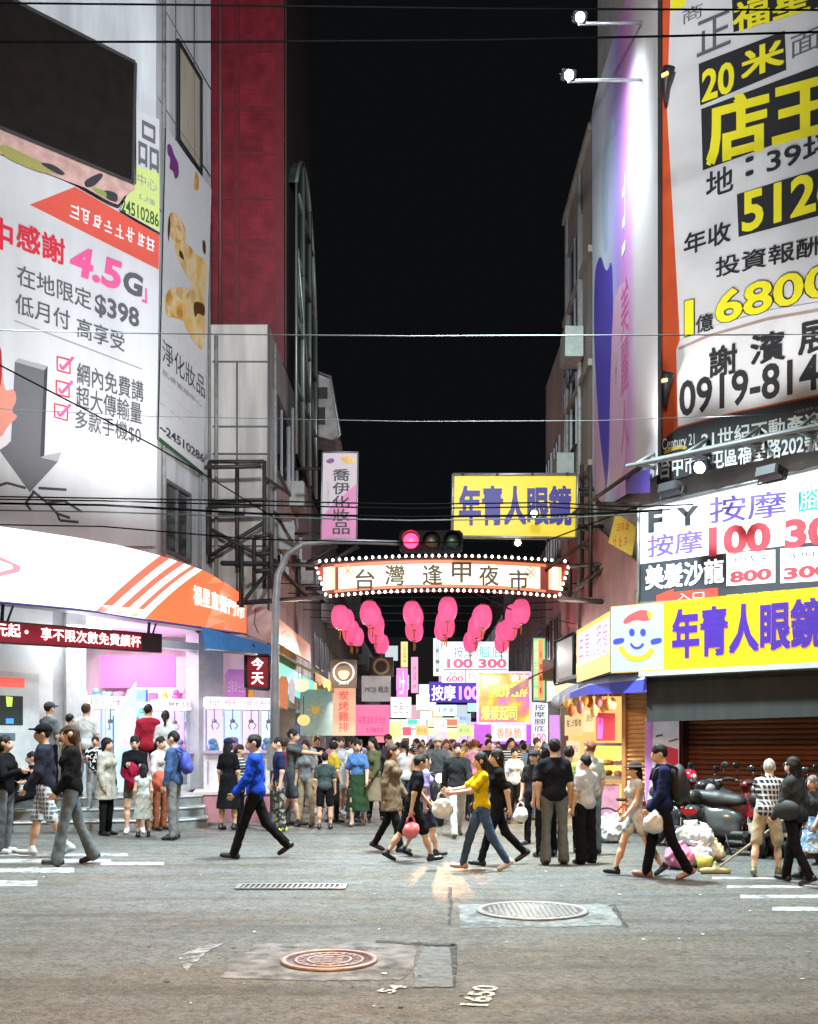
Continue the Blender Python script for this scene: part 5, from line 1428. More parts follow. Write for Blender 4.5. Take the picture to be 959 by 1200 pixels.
for ch, cx, cy in (('台', 428, 679), ('灣', 463, 674), ('逢', 507, 673.5), ('甲', 541, 671), ('夜', 573, 674.5), ('市', 608, 680)):
    x0, z1 = aq(cx - 11.5, cy - 12); x1, z0 = aq(cx + 11.5, cy + 12)
    put_text(b, ch, x0, z1, x1, z0, -.028, .018)
b.build('lettering', wob, ar)
b = MB()
for ch, cx, cy in (('花', 408, 668), ('花', 622, 670)):
    x0, z1 = aq(cx - 7, cy - 6); x1, z0 = aq(cx + 7, cy + 8); put_text(b, '❀' if False else '※', x0, z1, x1, z0, -.027, 0)
b.build('ornament', ink('arch_ornament', (.70, .50, .30), .5), ar)
BULB = mat('bulb_glow', (1, .96, .86), .3, 0, 6.0, (1, .95, .82), light=False); SOCK = DARK
bm0 = MB(); bm0.ellipsoid((0, 0, 0), (.032, .032, .04), 8, 6); bme = bm0.mesh('bulb', BULB)
def bulbs(p, q, k):
    for i in range(k):
        t = (i + .5) / k; x = p[0] + (q[0] - p[0]) * t; link_mesh('bulb', bme, ar, (x, -.035, 0))
for i in range(38):
    x = 371 + 295 * (i + .5) / 38; u, v = aq(x, top(x) - 1.5); link_mesh('bulb', bme, ar, (u, -.04, v))
    x = 384 + 270 * (i + .5) / 38; u, v = aq(x, bot(x) + 1.5); link_mesh('bulb', bme, ar, (u, -.04, v))
for i in range(6):
    t = (i + .5) / 6
    for xa, xb in ((370, 383), (667, 655)): u, v = aq(xa + (xb - xa) * t, 662 + 38 * t); link_mesh('bulb', bme, ar, (u, -.04, v))
b = MB(); b.tube([(x, -.012, z) for x, z in tp], .035, 6); b.tube([(x, -.012, z) for x, z in bt], .035, 6); b.build('border_rail', DARK, ar)
for sx in (-1, 1):
    for z in (.25, .75): b = MB(); b.bar((sx * 2.9, .22, z), (sx * (3.4 if sx < 0 else 3.2), .22, z), .07); b.build('fixing', DARK, ar)
# ------------------------------------------------------------------ lanterns under the arch
LANT = mat('lantern_pink', (.80, .10, .24), .6, 0, .72, (1.0, .12, .32), var=.1, scale=2)
GOLDM = mat('lantern_gold', (.45, .26, .06), .5, .2)
def lantern(label, loc, s=1.0):
    t = thing('paper_lantern', label, 'lantern', loc, rr.uniform(0, 3), 'pink lanterns strung under the arch')
    if lantern.proto is None:
        b = MB(); pr = [(.10, -.37)] + [(.275 * math.sqrt(max(0, 1 - (z / .43) ** 2)) + .012, z) for z in (-.36, -.3, -.22, -.12, 0, .12, .22, .3, .36)] + [(.10, .37)]
        b.lathe(pr, 48, 0, ribs=12, rib=.045); sh = b.mesh('shade', LANT)
        b = MB(); b.lathe([(.001, .365), (.11, .365), (.11, .41), (.001, .41)], 14); cp = b.mesh('cap', GOLDM)
        b = MB(); b.lathe([(.001, -.40), (.08, -.40), (.08, -.365), (.001, -.365)], 14); cb = b.mesh('cap', GOLDM)
        b = MB(); b.tube([(0, 0, -.41), (.005, 0, -.5), (0, .004, -.72)], [.012, .024, .016], 7); ts = b.mesh('tassel', mat('tassel_gold', (.55, .30, .05), .8))
        b = MB(); b.tube([(0, 0, .41), (0, 0, .62)], .012, 5); cd = b.mesh('cord', DARK)
        lantern.proto = [('shade', sh), ('cap', cp), ('cap', cb), ('tassel', ts), ('cord', cd)]
    for n_, me in lantern.proto: link_mesh(n_, me, t)
    t.scale = (s, s, s)
lantern.proto = None
ORD = ['first', 'second', 'third', 'fourth', 'fifth', 'sixth']
cols_ = [399, 432, 483, 525, 567, 611]
for i, px in enumerate(cols_):
    for j, (Y, w) in enumerate(((27.2, 'frontmost'), (29.0, 'second'), (30.8, 'third'), (32.6, 'fourth'), (34.6, 'hindmost'))):
        if j == 4 and i in (2, 3): continue
        p = W(px, 717, 27.2); 
        lantern('pink paper lantern, %s in the %s row from the left under the arch' % (w, ORD[i]), (p.x + rr.uniform(-.06, .06), Y + rr.uniform(-.2, .2), p.z + rr.uniform(-.20, .04) + .06), rr.uniform(.80, .88))
for j, Y in enumerate((27.2, 29.0, 30.8, 32.6, 34.6)):
    b = MB(); z = W(0, 717, 27.2).z + .62; b.tube([(XL, Y, z + .12), (-1, Y, z + .0), (1.5, Y, z), (XR, Y, z + .12)], .015, 5)
    tag(b.build('lantern_cable', DARK), ['front', 'second', 'third', 'fourth', 'rear'][j] + ' cable across the alley carrying a row of pink lanterns', 'cable')

# ------------------------------------------------------------------ traffic light
PX = (322 - CX) / FPX * 20.0
tl = thing('traffic_light', 'grey traffic light pole whose curved arm carries a red lit signal', 'traffic light', (PX, 20.0, 0))
POLE = mat('pole_grey', (.22, .215, .23), .45, .4, var=.2, scale=5)
za = CAMZ + (HY - 637) / FPX * 20
b = MB(); b.tube([(0, 0, 0), (0, 0, 2.5), (.02, 0, za - 1.1), (.06, 0, za - .6), (.25, 0, za - .2), (.55, 0, za), (1.2, 0, za + .05), (2.6, 0, za)], [.095, .085, .07, .065, .06, .055, .05, .045], 12); b.build('pole', POLE, tl)
b = MB(); b.lathe([(.001, 0), (.2, 0), (.2, .04), (.13, .06), (.12, .3), (.10, .32)], 16); b.build('base', DARK, tl)
b = MB(); b.rbox(-.02, -.12, 0, 1.18, .12, .40, .06); hd = b.build('signal_head', mat('signal_housing', (.005, .005, .005), .8, spec=.1), tl, (2.4, -.1, za - .19))
REDL = mat('red_signal', (.9, .02, .06), .3, 0, 4.5, (1.0, .035, .10))
for k, (m) in enumerate((REDL, mat('amber_off', (.03, .02, .006), .35), mat('green_off', (.008, .02, .014), .35))):
    b = MB(); b.lathe([(.001, -.03), (.09, -.024), (.145, 0), (.145, .02)], 20, 0, (0, 0, 0), 'y'); b.build('lens', m, hd, (.2 + k * .39, -.135, .2))
    b = MB()
    pts = [(.165 * math.cos(w), .165 * math.sin(w)) for w in [RAD(-20 + 220 * i / 12) for i in range(13)]]
    for (x0, z0), (x1, z1) in zip(pts, pts[1:]): b.face([(x0, 0, z0), (x1, 0, z1), (x1, -.2, z1), (x0, -.2, z0)])
    b.build('visor', DARK, hd, (.2 + k * .39, -.122, .2))
b = MB(); b.rbox(-.12, -.16, 0, .12, -.02, .5, .03); b.build('control_box', STEEL, tl, (0, -.06, 1.1))
b = MB(); b.box(-.02, -.14, 0, .55, -.1, .16); b.build('sign_plate', mat('pink_sticker', (.5, .12, .2), .5), tl, (-.1, 0, 2.9)) if False else None
lamp('red_signal_glow', 'POINT', (PX + 2.6, 19.5, za), (0, 0, 0), 16, (1, .05, .15), .12)

# ------------------------------------------------------------------ steel trusses and sign scaffolds
def frame3(name, label, cat, segs, w=.06, m=DARK, loc=None):
    P_ = [Vector(p) for s in segs for p in s]
    base = Vector((sum(p.x for p in P_) / len(P_), sum(p.y for p in P_) / len(P_), min(p.z for p in P_)))
    t = thing(name, label, cat, base)
    b = MB()
    for a, c in segs: b.bar(Vector(a) - base, Vector(c) - base, w)
    b.build('truss', m, t); return t
W2 = lambda x, y, Y: tuple(W(x, y, Y))
frame3('arch_truss', 'black steel truss carrying the left end of the arch', 'truss', [(W2(262, 708, 23), W2(378, 700, 26)), (W2(260, 660, 23), W2(375, 662, 26)), (W2(283, 640, 23.2), W2(283, 712, 23.2)), (W2(283, 708, 23.2), W2(322, 660, 24.6)), (W2(322, 660, 24.6), W2(360, 700, 25.6)), (W2(322, 655, 24.6), W2(322, 705, 24.6)), (W2(262, 708, 23), W2(250, 722, 22.2)), (W2(262, 708, 23), W2(232, 740, 22.0)), (W2(360, 660, 26.3), W2(395, 640, 26.5)), (W2(375, 665, 26.3), W2(420, 640, 26.5)), (W2(350, 655, 25.4), W2(350, 702, 25.4))], .08)
frame3('sign_scaffold', 'rusty black sign scaffold standing before the beige building', 'scaffold', [(W2(246, 540, 24.9), W2(246, 660, 24.9)), (W2(278, 540, 24.9), W2(278, 665, 24.9)), (W2(310, 540, 24.9), W2(310, 690, 24.9)), (W2(246, 541, 24.9), W2(310, 541, 24.9)), (W2(246, 588, 24.9), W2(312, 586, 24.9)), (W2(240, 548, 24.3), W2(306, 546, 24.3)), (W2(244, 594, 24.3), W2(306, 592, 24.3)), (W2(246, 541, 24.9), W2(244, 548, 24.3)), (W2(246, 620, 24.9), W2(312, 655, 24.9)), (W2(246, 652, 24.9), W2(310, 612, 24.9)), (W2(298, 630, 24.2), W2(298, 690, 24.2)), (W2(318, 626, 24.2), W2(318, 690, 24.2)), (W2(298, 630, 24.2), W2(318, 626, 24.2)), (W2(298, 650, 24.2), W2(318, 648, 24.2)), (W2(298, 670, 24.2), W2(318, 668, 24.2)), (W2(244, 594, 24.3), W2(244, 650, 24.3)), (W2(322, 600, 25), W2(345, 640, 27)), (W2(312, 560, 24.9), W2(340, 580, 27))], .07, RUST)
frame3('arch_truss', 'dark steel truss carrying the right end of the arch', 'truss', [(W2(668, 664, 26), W2(722, 660, 22.5)), (W2(655, 702, 26), W2(722, 706, 22.5)), (W2(668, 664, 26), W2(668, 702, 26)), (W2(700, 664, 23.8), W2(668, 702, 25.6)), (W2(700, 664, 23.8), W2(724, 704, 22.5)), (W2(712, 662, 23), W2(712, 706, 23)), (W2(676, 690, 25), W2(712, 664, 23)), (W2(722, 660, 22.5), W2(736, 704, 21.2))], .08, RUST)
frame3('sign_scaffold', 'dark ladder-like sign scaffold behind the yellow hanging sign', 'scaffold', [(W2(682, 545, 25), W2(682, 690, 25)), (W2(692, 545, 24), W2(692, 700, 24)), (W2(682, 560, 25), W2(692, 559, 24)), (W2(682, 580, 25), W2(692, 579, 24)), (W2(682, 600, 25), W2(692, 600, 24)), (W2(682, 620, 25), W2(692, 620, 24)), (W2(682, 640, 25), W2(692, 642, 24)), (W2(660, 610, 25), W2(760, 540, 18.4)), (W2(700, 590, 24), W2(750, 592, 18.6)), (W2(640, 668, 26), W2(690, 632, 24))], .07, RUST)
bk = PR.off(.5)
Z0 = lambda u, z, d: tuple(PR.pt(u, z, d))
segs = []
zb_ = F.z + 2.45
for u in (0.1, 1.0, 1.9, 2.8, 3.7): segs += [(Z0(u, zb_, .02), Z0(u + .1, zb_ - .1, .95)), (Z0(u, zb_ + .35, .02), Z0(u + .1, zb_ - .1, .95)), (Z0(u + .1, zb_ - .1, .95), Z0(u + 1.0, zb_ + .1, .02))]
segs += [(Z0(0, zb_, .02), Z0(4.6, zb_, .02)), (Z0(0, zb_ - .1, .95), Z0(4.6, zb_ - .1, .95)), (Z0(0, zb_ + .05, .5), Z0(4.6, zb_ + .05, .5))]
frame3('floodlight_truss', 'pale steel lattice bracket between the property billboard and massage sign', 'truss', segs, .05, mat('white_steel', (.26, .27, .27), .5, .3))
# floodlights
def flood(label, p, tgt, lit_=True, s=1.0, m=DARK, power=0, spot=70, col=COOL, em=18):
    t = thing('floodlight', label, 'floodlight', p)
    d = (Vector(tgt) - Vector(p)); t.rotation_euler = d.to_track_quat('-Y', 'Z').to_euler()
    b = MB(); b.rbox(-.2 * s, .0, -.15 * s, .2 * s, .14 * s, .15 * s, .03 * s); b.build('housing', m, t)
    b = MB(); b.lathe([(.001, -.035 * s), (.07 * s, -.03 * s), (.12 * s, -.012 * s), (.13 * s, -.002)], 18, 0, (0, 0, 0), 'y'); b.build('lamp_glass', mat('flood_glow_%d' % em, (.9, .97, 1), .3, 0, em, (.86, .96, 1.0), light=False) if lit_ else GLASSD, t)
    b = MB(); b.tube([(-.22 * s, .06, 0), (-.22 * s, .2 * s, 0), (.22 * s, .2 * s, 0), (.22 * s, .06, 0)], .015, 5); b.build('yoke', m, t)
    if power:
        l = lamp('floodlight_beam', 'SPOT', Vector(p) + d.normalized() * .12, tgt, power, col, .12, spot, .6)
    return t
for lab, px, py, tg in (('upper glaring white floodlight on an arm high over the alley', 680, 20, (XR, 22, 9.0)), ('lower glaring white floodlight on an arm high over the alley', 667, 88, (XR, 22.5, 7.0))):
    p = W(px, py, 18.6); fl_ = flood(lab, p, (p.x + .25, p.y - 2.2, p.z - 1.4), True, .62, DARK, 0, em=40)
    lamp('floodlight_beam', 'SPOT', p + Vector((-.1, .1, 0)), tg, 1000, COOL, .25, 130, .8)
    b = MB(); b.tube([p + Vector((0, .18, 0)), p + Vector((.6, .18, .02)), (XR + .05, p.y + .18, p.z + .03)], .03, 6); o = b.build('bracket', STEEL, fl_); o.matrix_parent_inverse = fl_.matrix_basis.inverted()
for lab, px, py, on in (('left black box floodlight under the property billboard', 789, 569, 0), ('right black box floodlight under the property billboard', 905, 550, 0), ('small lit floodlight glaring under the estate address lines', 820, 548, 1)):
    pl_ = PR.off(1.0); u, z = pl_.uv(px, py); p = pl_.pt(u, z)
    flood(lab, p, PR.pt(u + .2, z + 4, 0) if not on else PR.pt(u, z - .6, 2.2), bool(on), .7 if on else 1.0, power=0, em=40)
for u in (-.2, 1.5, 3.2):
    p = PR.pt(u + .3, F.z + 2.5, 1.25); lamp('billboard_light', 'SPOT', p, PR.pt(u + .3, F.z + 8, 0), 290, (.95, .97, 1), .15, 110, .8)
for lab, px, py in (('upper small black wall lamp on the orange billboard edge', 780, 96), ('lower small black wall lamp on the orange billboard edge', 779, 452)):
    pl_ = PR.off(.25); u, z = pl_.uv(px, py); p = pl_.pt(u, z)
    t = thing('wall_lamp', lab, 'lamp', p, PR.r); b = MB(); b.tube([(0, 0, -.35), (.02, -.02, -.05), (.05, -.02, .08), (.10, -.04, .20)], [.03, .07, .10, .10], 10); b.build('housing', DARK, t)
    b = MB(); b.box(.0, -.14, .02, .12, -.10, .07); b.build('lamp_glass', mat('amber_strip', (.75, .55, .2), .4, 0, 1.0, light=False), t)
for lab, px, py, Y in (('small lit floodlight glaring before the yellow hanging sign', 626, 602, 23.0), ('small lit lamp hanging between the yellow sign and the arch', 607, 636, 24.5)):
    p = W(px, py, Y); flood(lab, p, (p.x, p.y - 3, p.z - .6), True, .55, DARK, 0, em=30)
p = W(610, 560, 20.5); lamp('sign_flood', 'SPOT', (p.x, 21.0, p.z + .6), (p.x, 24, p.z - .9), 90, (1, .96, .85), .1, 100, .8)
# unseen spots added to brighten the left advert
for u, z in ((-2.8, 5.6), (-.8, 5.6)):
    p = PL.pt(u, z, 3.2); lamp('billboard_light', 'SPOT', p, PL.pt(u, z + 6.5, 0), 600, (.95, .97, 1), .2, 120, .8)

# ------------------------------------------------------------------ overhead wires
WIRE = mat('cable_black', (.004, .004, .004), 1.0, spec=0.0); WIREP = mat('cable_pale', (.055, .058, .06), .7)
def wire(label, pts, r, Y, m=WIRE, slope=0.0):
    b = MB(); P_ = []
    for px, py in pts: P_.append(W(px, py, Y + slope * (px - 480)))
    # smooth the sag
    S_ = []
    for a, c in zip(P_, P_[1:]):
        for k in range(6): S_.append(a.lerp(c, k / 6))
    S_.append(P_[-1]); b.tube(S_, r, 5); tag(b.build('overhead_cable', m), label, 'cable')
wire('thin dark cable crossing at the very top of the view', [(-60, 3), (250, 6), (560, 10), (1010, 12)], .012, 13)
wire('dark cable crossing between the two high floodlights', [(-60, 52), (0, 49), (250, 49), (560, 47), (800, 42), (1010, 36)], .014, 13.5)
wire('long pale cable crossing the dark sky at mid height', [(-60, 385), (0, 387), (180, 391), (480, 394), (700, 393), (1010, 392)], .009, 15, WIREP)
wire('thin grey cable crossing the sky above the yellow hanging sign', [(-60, 476), (180, 488), (480, 494), (700, 493), (1010, 482)], .005, 16, WIREP)
wire('diagonal black cable running down across the phone advert', [(-30, 415), (0, 428), (100, 480), (180, 522), (246, 560), (330, 612)], .014, 21, slope=.008)
for k, (y0, y1, y2, lab) in enumerate(((584, 589, 594, 'topmost of the bundled cables crossing above the shop fronts'), (587, 594, 599, 'second of the bundled cables crossing above the shop fronts'), (592, 604, 600, 'sagging thick cable of the bundle crossing above the shop fronts'), (600, 608, 603, 'thin cable of the bundle just above the arch'), (617, 634, 596, 'lowest cable of the bundle running down to the yellow sign'))):
    wire(lab, [(-60, y0 - 3), (120, y0), (300, y1 - 2), (480, y1 + 2), (640, y1), (740, y2), (1010, y2 - 10)], .013 if k != 2 else .02, 17.5 + .3 * k, WIRE if k != 3 else WIREP)
for k, (a, c, lab) in enumerate((((640, 700), (705, 690), 'upper pale cable sagging beside the lanterns'), ((640, 712), (700, 735), 'middle pale cable sagging beside the lanterns'), ((600, 690), (680, 760), 'lower pale cable sagging beside the lanterns'))):
    wire(lab, [(a[0] - 60, a[1] - 2), ((a[0] + c[0]) / 2, (a[1] + c[1]) / 2 + 7), c], .012, 27.5, WIREP)

# ------------------------------------------------------------------ signs down the alley
def asign(name, label, box, Y, face, side=DARK, thick=.15, rz=0, **kw):
    x0, y0, x1, y1 = box
    return Board(name, label, 'sign', Plane(W((x0 + x1) / 2, 0, Y).x, Y, rz), [(x0, y0), (x1, y0), (x1, y1), (x0, y1)], face, thick, side, **kw)
a = asign('coffee_sign', 'square black coffee cup sign on the left side of the alley', (388, 773, 418, 806), 30, mat('sign_brownblack', (.03, .018, .014), .4)); 
a2 = a
ring2 = lambda a, cx, cy, r0, r1, a0, a1, m, n=18: a.ring(cx, cy, r0, r1, a0, a1, m, n)
ring2(a, 403, 788, 11, 12.6, 0, 360, ink('sign_cream', (.7, .62, .52), .5)); a.poly([(395.5, 786), (410.5, 786), (407, 796), (399, 796)], ink('sign_orange', (.85, .40, .12), .7), 'emblem'); a.scrawl(397, 798, 409, 802, ink('sign_cream', (.7, .62, .52), .5), 4, 2); a.done()
a = asign('round_logo_sign', 'dim dark sign with a round olive logo behind the lanterns', (433, 770, 461, 793), 34, mat('sign_dim', (.03, .03, .022), .5)); ring2(a, 447, 781, 7, 10, 0, 360, ink('sign_olive', (.22, .20, .08), .15)); a.done()
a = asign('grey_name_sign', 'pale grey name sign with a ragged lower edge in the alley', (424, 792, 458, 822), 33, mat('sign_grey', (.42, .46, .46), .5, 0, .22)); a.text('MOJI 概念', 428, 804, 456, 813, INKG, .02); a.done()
a = asign('salmon_banner', 'salmon coloured vertical food banner with red characters left of the pink cloth', (390, 806, 417, 862), 31, lit('salmon_face', (1.0, .52, .36), .7), thick=.03); a.text('炭烤雞排', 397, 809, 409, 858, ink('salmon_red', (.80, .12, .08), .4), .01, vertical=True); a.done()
a = asign('pink_cloth_banner', 'wide hot pink cloth banner above the crowd on the left', (415, 826, 457, 862), 33.5, lit('hotpink_face', (1.0, .20, .42), .75), thick=.03); a.scrawl(420, 838, 452, 848, ink('pink_dark', (.62, .04, .30), .3), 7, 4); a.scrawl(428, 852, 450, 858, ink('pink_dark', (.62, .04, .30), .3), 5, 5); a.done()
a = asign('pink_lightbox', 'narrow pink vertical lightbox beneath the lanterns', (465, 783, 478, 817), 40, lit('pink_face', (1.0, .25, .70), 1.2)); a.scrawl(467, 786, 476, 815, ink('pale_ink', (1, .85, .95), 1.2), 1, 6); a.done()
LS = [('white_lightbox', 'white lightbox with faint lettering behind the pink vertical one', (458, 817, 482, 841), 45, (.9, .95, 1), 1.3), ('lime_sign', 'lime yellow lit sign just above the heads left of centre', (456, 845, 471, 866), 46, (.85, 1.0, .25), 1.2),
      ('cream_lightbox', 'cream lightbox left of the violet massage board', (488, 814, 511, 832), 56, (1, .95, .62), 1.2), ('cyan_lightbox', 'cyan white lightbox under the violet massage board', (508, 826, 535, 839), 52, (.70, .98, 1.0), 1.3),
      ('green_sign', 'small green lit sign far down the alley', (478, 843, 489, 849), 64, (.1, .95, .5), 1.2), ('orange_sign', 'small orange lit sign far down the alley above heads', (487, 850, 502, 862), 58, (1, .55, .2), 1.0),
      ('white_sign', 'pale lit sign far down the alley left of centre', (509, 844, 524, 856), 60, (1, .9, .82), 1.2), ('red_sign', 'small red brown lit sign far down the alley', (522, 843, 536, 850), 66, (.95, .3, .18), .8),
      ('yellow_sign', 'small yellow green lit sign far down the alley', (536, 850, 552, 862), 50, (.75, .95, .35), .9), ('blue_sign', 'small blue and white lit sign under the violet board', (537, 836, 552, 848), 54, (.45, .6, 1.0), 1.1), ('peach_sign', 'peach lit panel beside the food screen low down', (552, 850, 566, 868), 44, (1, .72, .4), 1.1),
      ('white_strip_sign', 'long white lit strip far down the alley over heads', (462, 866, 500, 874), 70, (.95, .97, 1), 1.2), ('violet_strip_sign', 'violet lit strip far down the alley over heads', (500, 862, 548, 870), 72, (.7, .6, 1), 1.0)]
LS += [('amber_vertical_sign', 'amber vertical sign high on the left alley wall past the round logo', (470, 752, 478, 782), 44, (1, .7, .25), 1.0), ('rose_vertical_sign', 'rose vertical sign just right of the amber one', (482, 770, 490, 812), 50, (1, .35, .55), 1.1),
       ('ice_sign', 'ice blue square sign under the rose vertical one', (491, 802, 503, 814), 58, (.7, .9, 1), 1.2), ('mint_sign', 'mint green sign tucked under the violet massage board', (548, 824, 560, 834), 60, (.5, 1, .8), 1.0),
       ('gold_sign', 'gold lit strip low over the heads right of centre', (524, 858, 538, 866), 62, (1, .8, .35), 1.1), ('crimson_sign', 'crimson lit sign low on the left beside the lime one', (472, 852, 482, 862), 52, (1, .15, .2), 1.0),
       ('pearl_sign', 'pearl white sign beneath the cream lightbox', (492, 833, 506, 843), 60, (1, .95, .9), 1.2), ('lilac_sign', 'lilac lit sign in the middle of the far lane', (514, 858, 524, 866), 68, (.8, .6, 1), 1.1),
       ('cherry_strip_sign', 'long cherry red strip over the far heads on the left', (440, 863, 460, 870), 48, (1, .25, .3), 1.0), ('sky_sign', 'sky blue sign deep in the lane beside the peach panel', (541, 850, 550, 858), 64, (.4, .75, 1), 1.1)]
for nm, lb, bx_, Y, c, e in LS:
    a = asign(nm, lb, bx_, Y, lit('face_' + nm, c, e)); x0, y0, x1, y1 = bx_
    if y1 - y0 > 10: a.scrawl(x0 + 2, y0 + 3, x1 - 2, y1 - 4, ink('faint_' + nm, tuple(x * .45 for x in c), .3), 3, len(nm))
    a.done()
a = asign('violet_massage_board', 'dark violet massage board with pale characters and a pink price', (503, 799, 562, 823), 42, lit('violet_face', (.09, .05, .55), .8)); a.text('按摩', 506, 803, 534, 821, ink('violet_pale', (.9, .85, 1), 1.3), .02); a.text('100', 538, 804, 562, 820, ink('violet_pink', (1, .35, .85), 1.3), .04); a.done()
a = asign('thin_white_sign', 'thin white vertical sign left of the massage price board', (508, 748, 518, 792), 44, lit('thin_white', (.88, .97, .93), .9)); a.scrawl(510, 750, 516, 790, ink('thin_grey', (.3, .4, .42), .2), 1, 8); a.done()
a = asign('massage_price_board', 'large white massage price board hanging behind the lanterns', (518, 752, 596, 800), 40, lit('price_white', (.92, .99, 1), 1.1)); 
a.text('按摩', 532, 757, 555, 771, ink('price_violet', (.25, .35, .6), .5), .0); a.text('腳底', 562, 757, 590, 771, ink('price_teal', (.05, .62, .52), .6), .0); a.text('100 300', 524, 772, 594, 783, ink('price_pink', (.9, .22, .36), .6), .04)
a.line([(520, 784.5), (595, 784.5)], .03, INKMID); a.scrawl(522, 787, 544, 792, ink('price_grey', (.3, .4, .5), .4), 5, 3); a.text('600', 523, 792, 543, 799, ink('price_pink', (.9, .22, .36), .6), .02); a.scrawl(548, 787, 566, 797, ink('price_grey', (.3, .4, .5), .4), 4, 5); a.line([(546, 785), (546, 800)], .03, INKMID); a.done()
def food_mat():
    m = mat('food_screen', (.5, .3, .1), .3, 0, 1.3, (1, .5, .1)); nt = m.node_tree; n = nt.nodes; L = nt.links
    nz = n.new('ShaderNodeTexNoise'); nz.inputs['Scale'].default_value = 1.9; nz.inputs['Detail'].default_value = 3
    tc = n.new('ShaderNodeTexCoord'); L.new(tc.outputs['Object'], nz.inputs[0])
    r = n.new('ShaderNodeValToRGB'); e = r.color_ramp.elements
    e[0].position = .36; e[0].color = (.32, .03, .45, 1); e[1].position = .66; e[1].color = (1, .62, .12, 1)
    x = r.color_ramp.elements.new(.48); x.color = (.95, .16, .05, 1); x = r.color_ramp.elements.new(.57); x.color = (1, .34, .03, 1)
    L.new(nz.outputs[0], r.inputs[0]); L.new(r.outputs[0], n['Principled BSDF'].inputs['Emission Color']); return m
a = asign('food_screen', 'colourful orange and violet LED food screen with yellow lettering', (560, 788, 622, 848), 36, food_mat(), frame=mat('violet_tube', (.8, .4, 1), .4, 0, 1.5, light=False), frame_w=.05)
for t_, x0, y0, x1, y1 in (('現炸雞排', 578, 801, 618, 817), ('爆漿起司', 564, 827, 606, 844)):
    a.text(t_, x0 - .6, y0 - .6, x1 + .6, y1 + .6, ink('screen_dark', (.12, .05, .02), .1), .03, lift=.012); a.text(t_, x0, y0, x1, y1, ink('screen_yellow', (1, .95, .2), 1.6), .005, lift=.02)
a.text('夜市', 598, 790, 620, 799, ink('screen_pale', (.9, .75, 1), 1.3), .02, lift=.012); a.done()
a = asign('pink_framed_sign', 'pink framed lit sign with orange characters under the food screen', (577, 850, 616, 868), 36.2, lit('rose_white', (1, .72, .80), 1.1), frame=mat('violet_tube', (1, 1, 1), .4), frame_w=.04); a.text('香酥脆', 582, 853, 611, 865, ink('rose_orange', (1, .30, .08), .8), .01); a.done()
a = asign('violet_sign', 'violet lit panel behind the pink framed sign', (556, 848, 640, 872), 37.2, lit('violet_panel', (.48, .12, .85), .8)).done()
a = asign('rainbow_sign', 'vertical green to orange lit sign on the right of the alley', (624, 747, 640, 822), 31, lit('rainbow_green', (.25, .80, .45), .8), frame=STEEL, frame_w=.04); a.rect(631, 749, 637, 820, lit('rainbow_orange', (1, .45, .15), .9), 'orange_panel'); a.text('鮮果汁茶飲', 626, 750, 631, 818, ink('rainbow_yellow', (.95, .9, .3), 1), .0, vertical=True); a.scrawl(632, 752, 636, 818, ink('rainbow_red', (.8, .08, .1), .4), 1, 9); a.done()
a = asign('white_vertical_sign', 'white vertical massage sign with a red figure by the stall', (623, 824, 642, 874), 32, lit('vert_white', (.93, .97, 1), 1.1)); a.text('按摩腳底', 626, 825, 639, 858, ink('vert_grey', (.2, .22, .36), .2), .02, vertical=True); a.text('100', 625, 859, 640, 870, ink('vert_pink', (.95, .25, .5), .6), .03); a.done()
a = asign('violet_cloth', 'violet lit cloth strip hanging at the left of the stall', (644, 838, 656, 880), 27, lit('violet_cloth', (.70, .35, .95), .8), thick=.03).done()
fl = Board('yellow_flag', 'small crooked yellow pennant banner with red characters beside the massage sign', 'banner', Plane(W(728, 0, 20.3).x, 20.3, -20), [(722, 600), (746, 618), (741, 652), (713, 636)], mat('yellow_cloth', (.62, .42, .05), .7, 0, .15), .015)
fl.scrawl(722, 612, 738, 622, ink('flag_red', (.65, .1, .05)), 3, 3); fl.scrawl(718, 628, 736, 640, ink('flag_red', (.65, .1, .05)), 3, 6); fl.done()
mw = Board('maroon_wall_panel', 'maroon painted sign panel behind the right truss', 'sign', Plane(XR - .05, 24.0, -90), [(662, 640), (700, 618), (748, 660), (748, 735), (662, 735)], mat('maroon_panel', (.30, .10, .10), .6, var=.4, scale=1.5), .05).done()
sw_ = Board('orange_shop_sign', 'long orange shop fascia sign receding down the left side of the alley', 'sign', Plane(XL + .35, 26.2, 90), [(324, 722), (364, 756), (364, 776), (324, 752)], mat('orange_brown_sign', (.40, .16, .05), .5, 0, .15, (.8, .35, .1)), .06); sw_.text('小吃店', 330, 735, 352, 764, ink('slate_ink', (.06, .07, .12)), .02); sw_.done()

# left-hand awnings and stalls further in
def awning(label, X0, X1, Y0, Y1, z0, z1, m, name='shop_awning', mv=None):
    t = thing(name, label, 'awning', (X0, Y0, z1)); b = MB(); nseg = 8
    for i in range(nseg):
        a, c = Y0 + (Y1 - Y0) * i / nseg, Y0 + (Y1 - Y0) * (i + 1) / nseg
        b.face([(0, a - Y0, z0 - z1), (0, c - Y0, z0 - z1), (X1 - X0, c - Y0, 0), (X1 - X0, a - Y0, 0)], 0)
    b.build('canvas', m, t); b = MB()
    for i in range(nseg):
        a, c = Y0 + (Y1 - Y0) * i / nseg, Y0 + (Y1 - Y0) * (i + 1) / nseg; d = .06 * (i % 2)
        b.face([(X1 - X0, a - Y0, 0), (X1 - X0, c - Y0, 0), (X1 - X0, c - Y0, -.22 - d), (X1 - X0, a - Y0, -.22 - d)])
    b.build('valance', mv or m, t); return t
awning('yellow and slate striped awning along the left alley wall', XL, XL + 1.1, 25.5, 31, 3.9, 3.35, mat('yellow_awning', (.55, .32, .04), .7), mv=mat('yellow_awning', (0, 0, 0)))
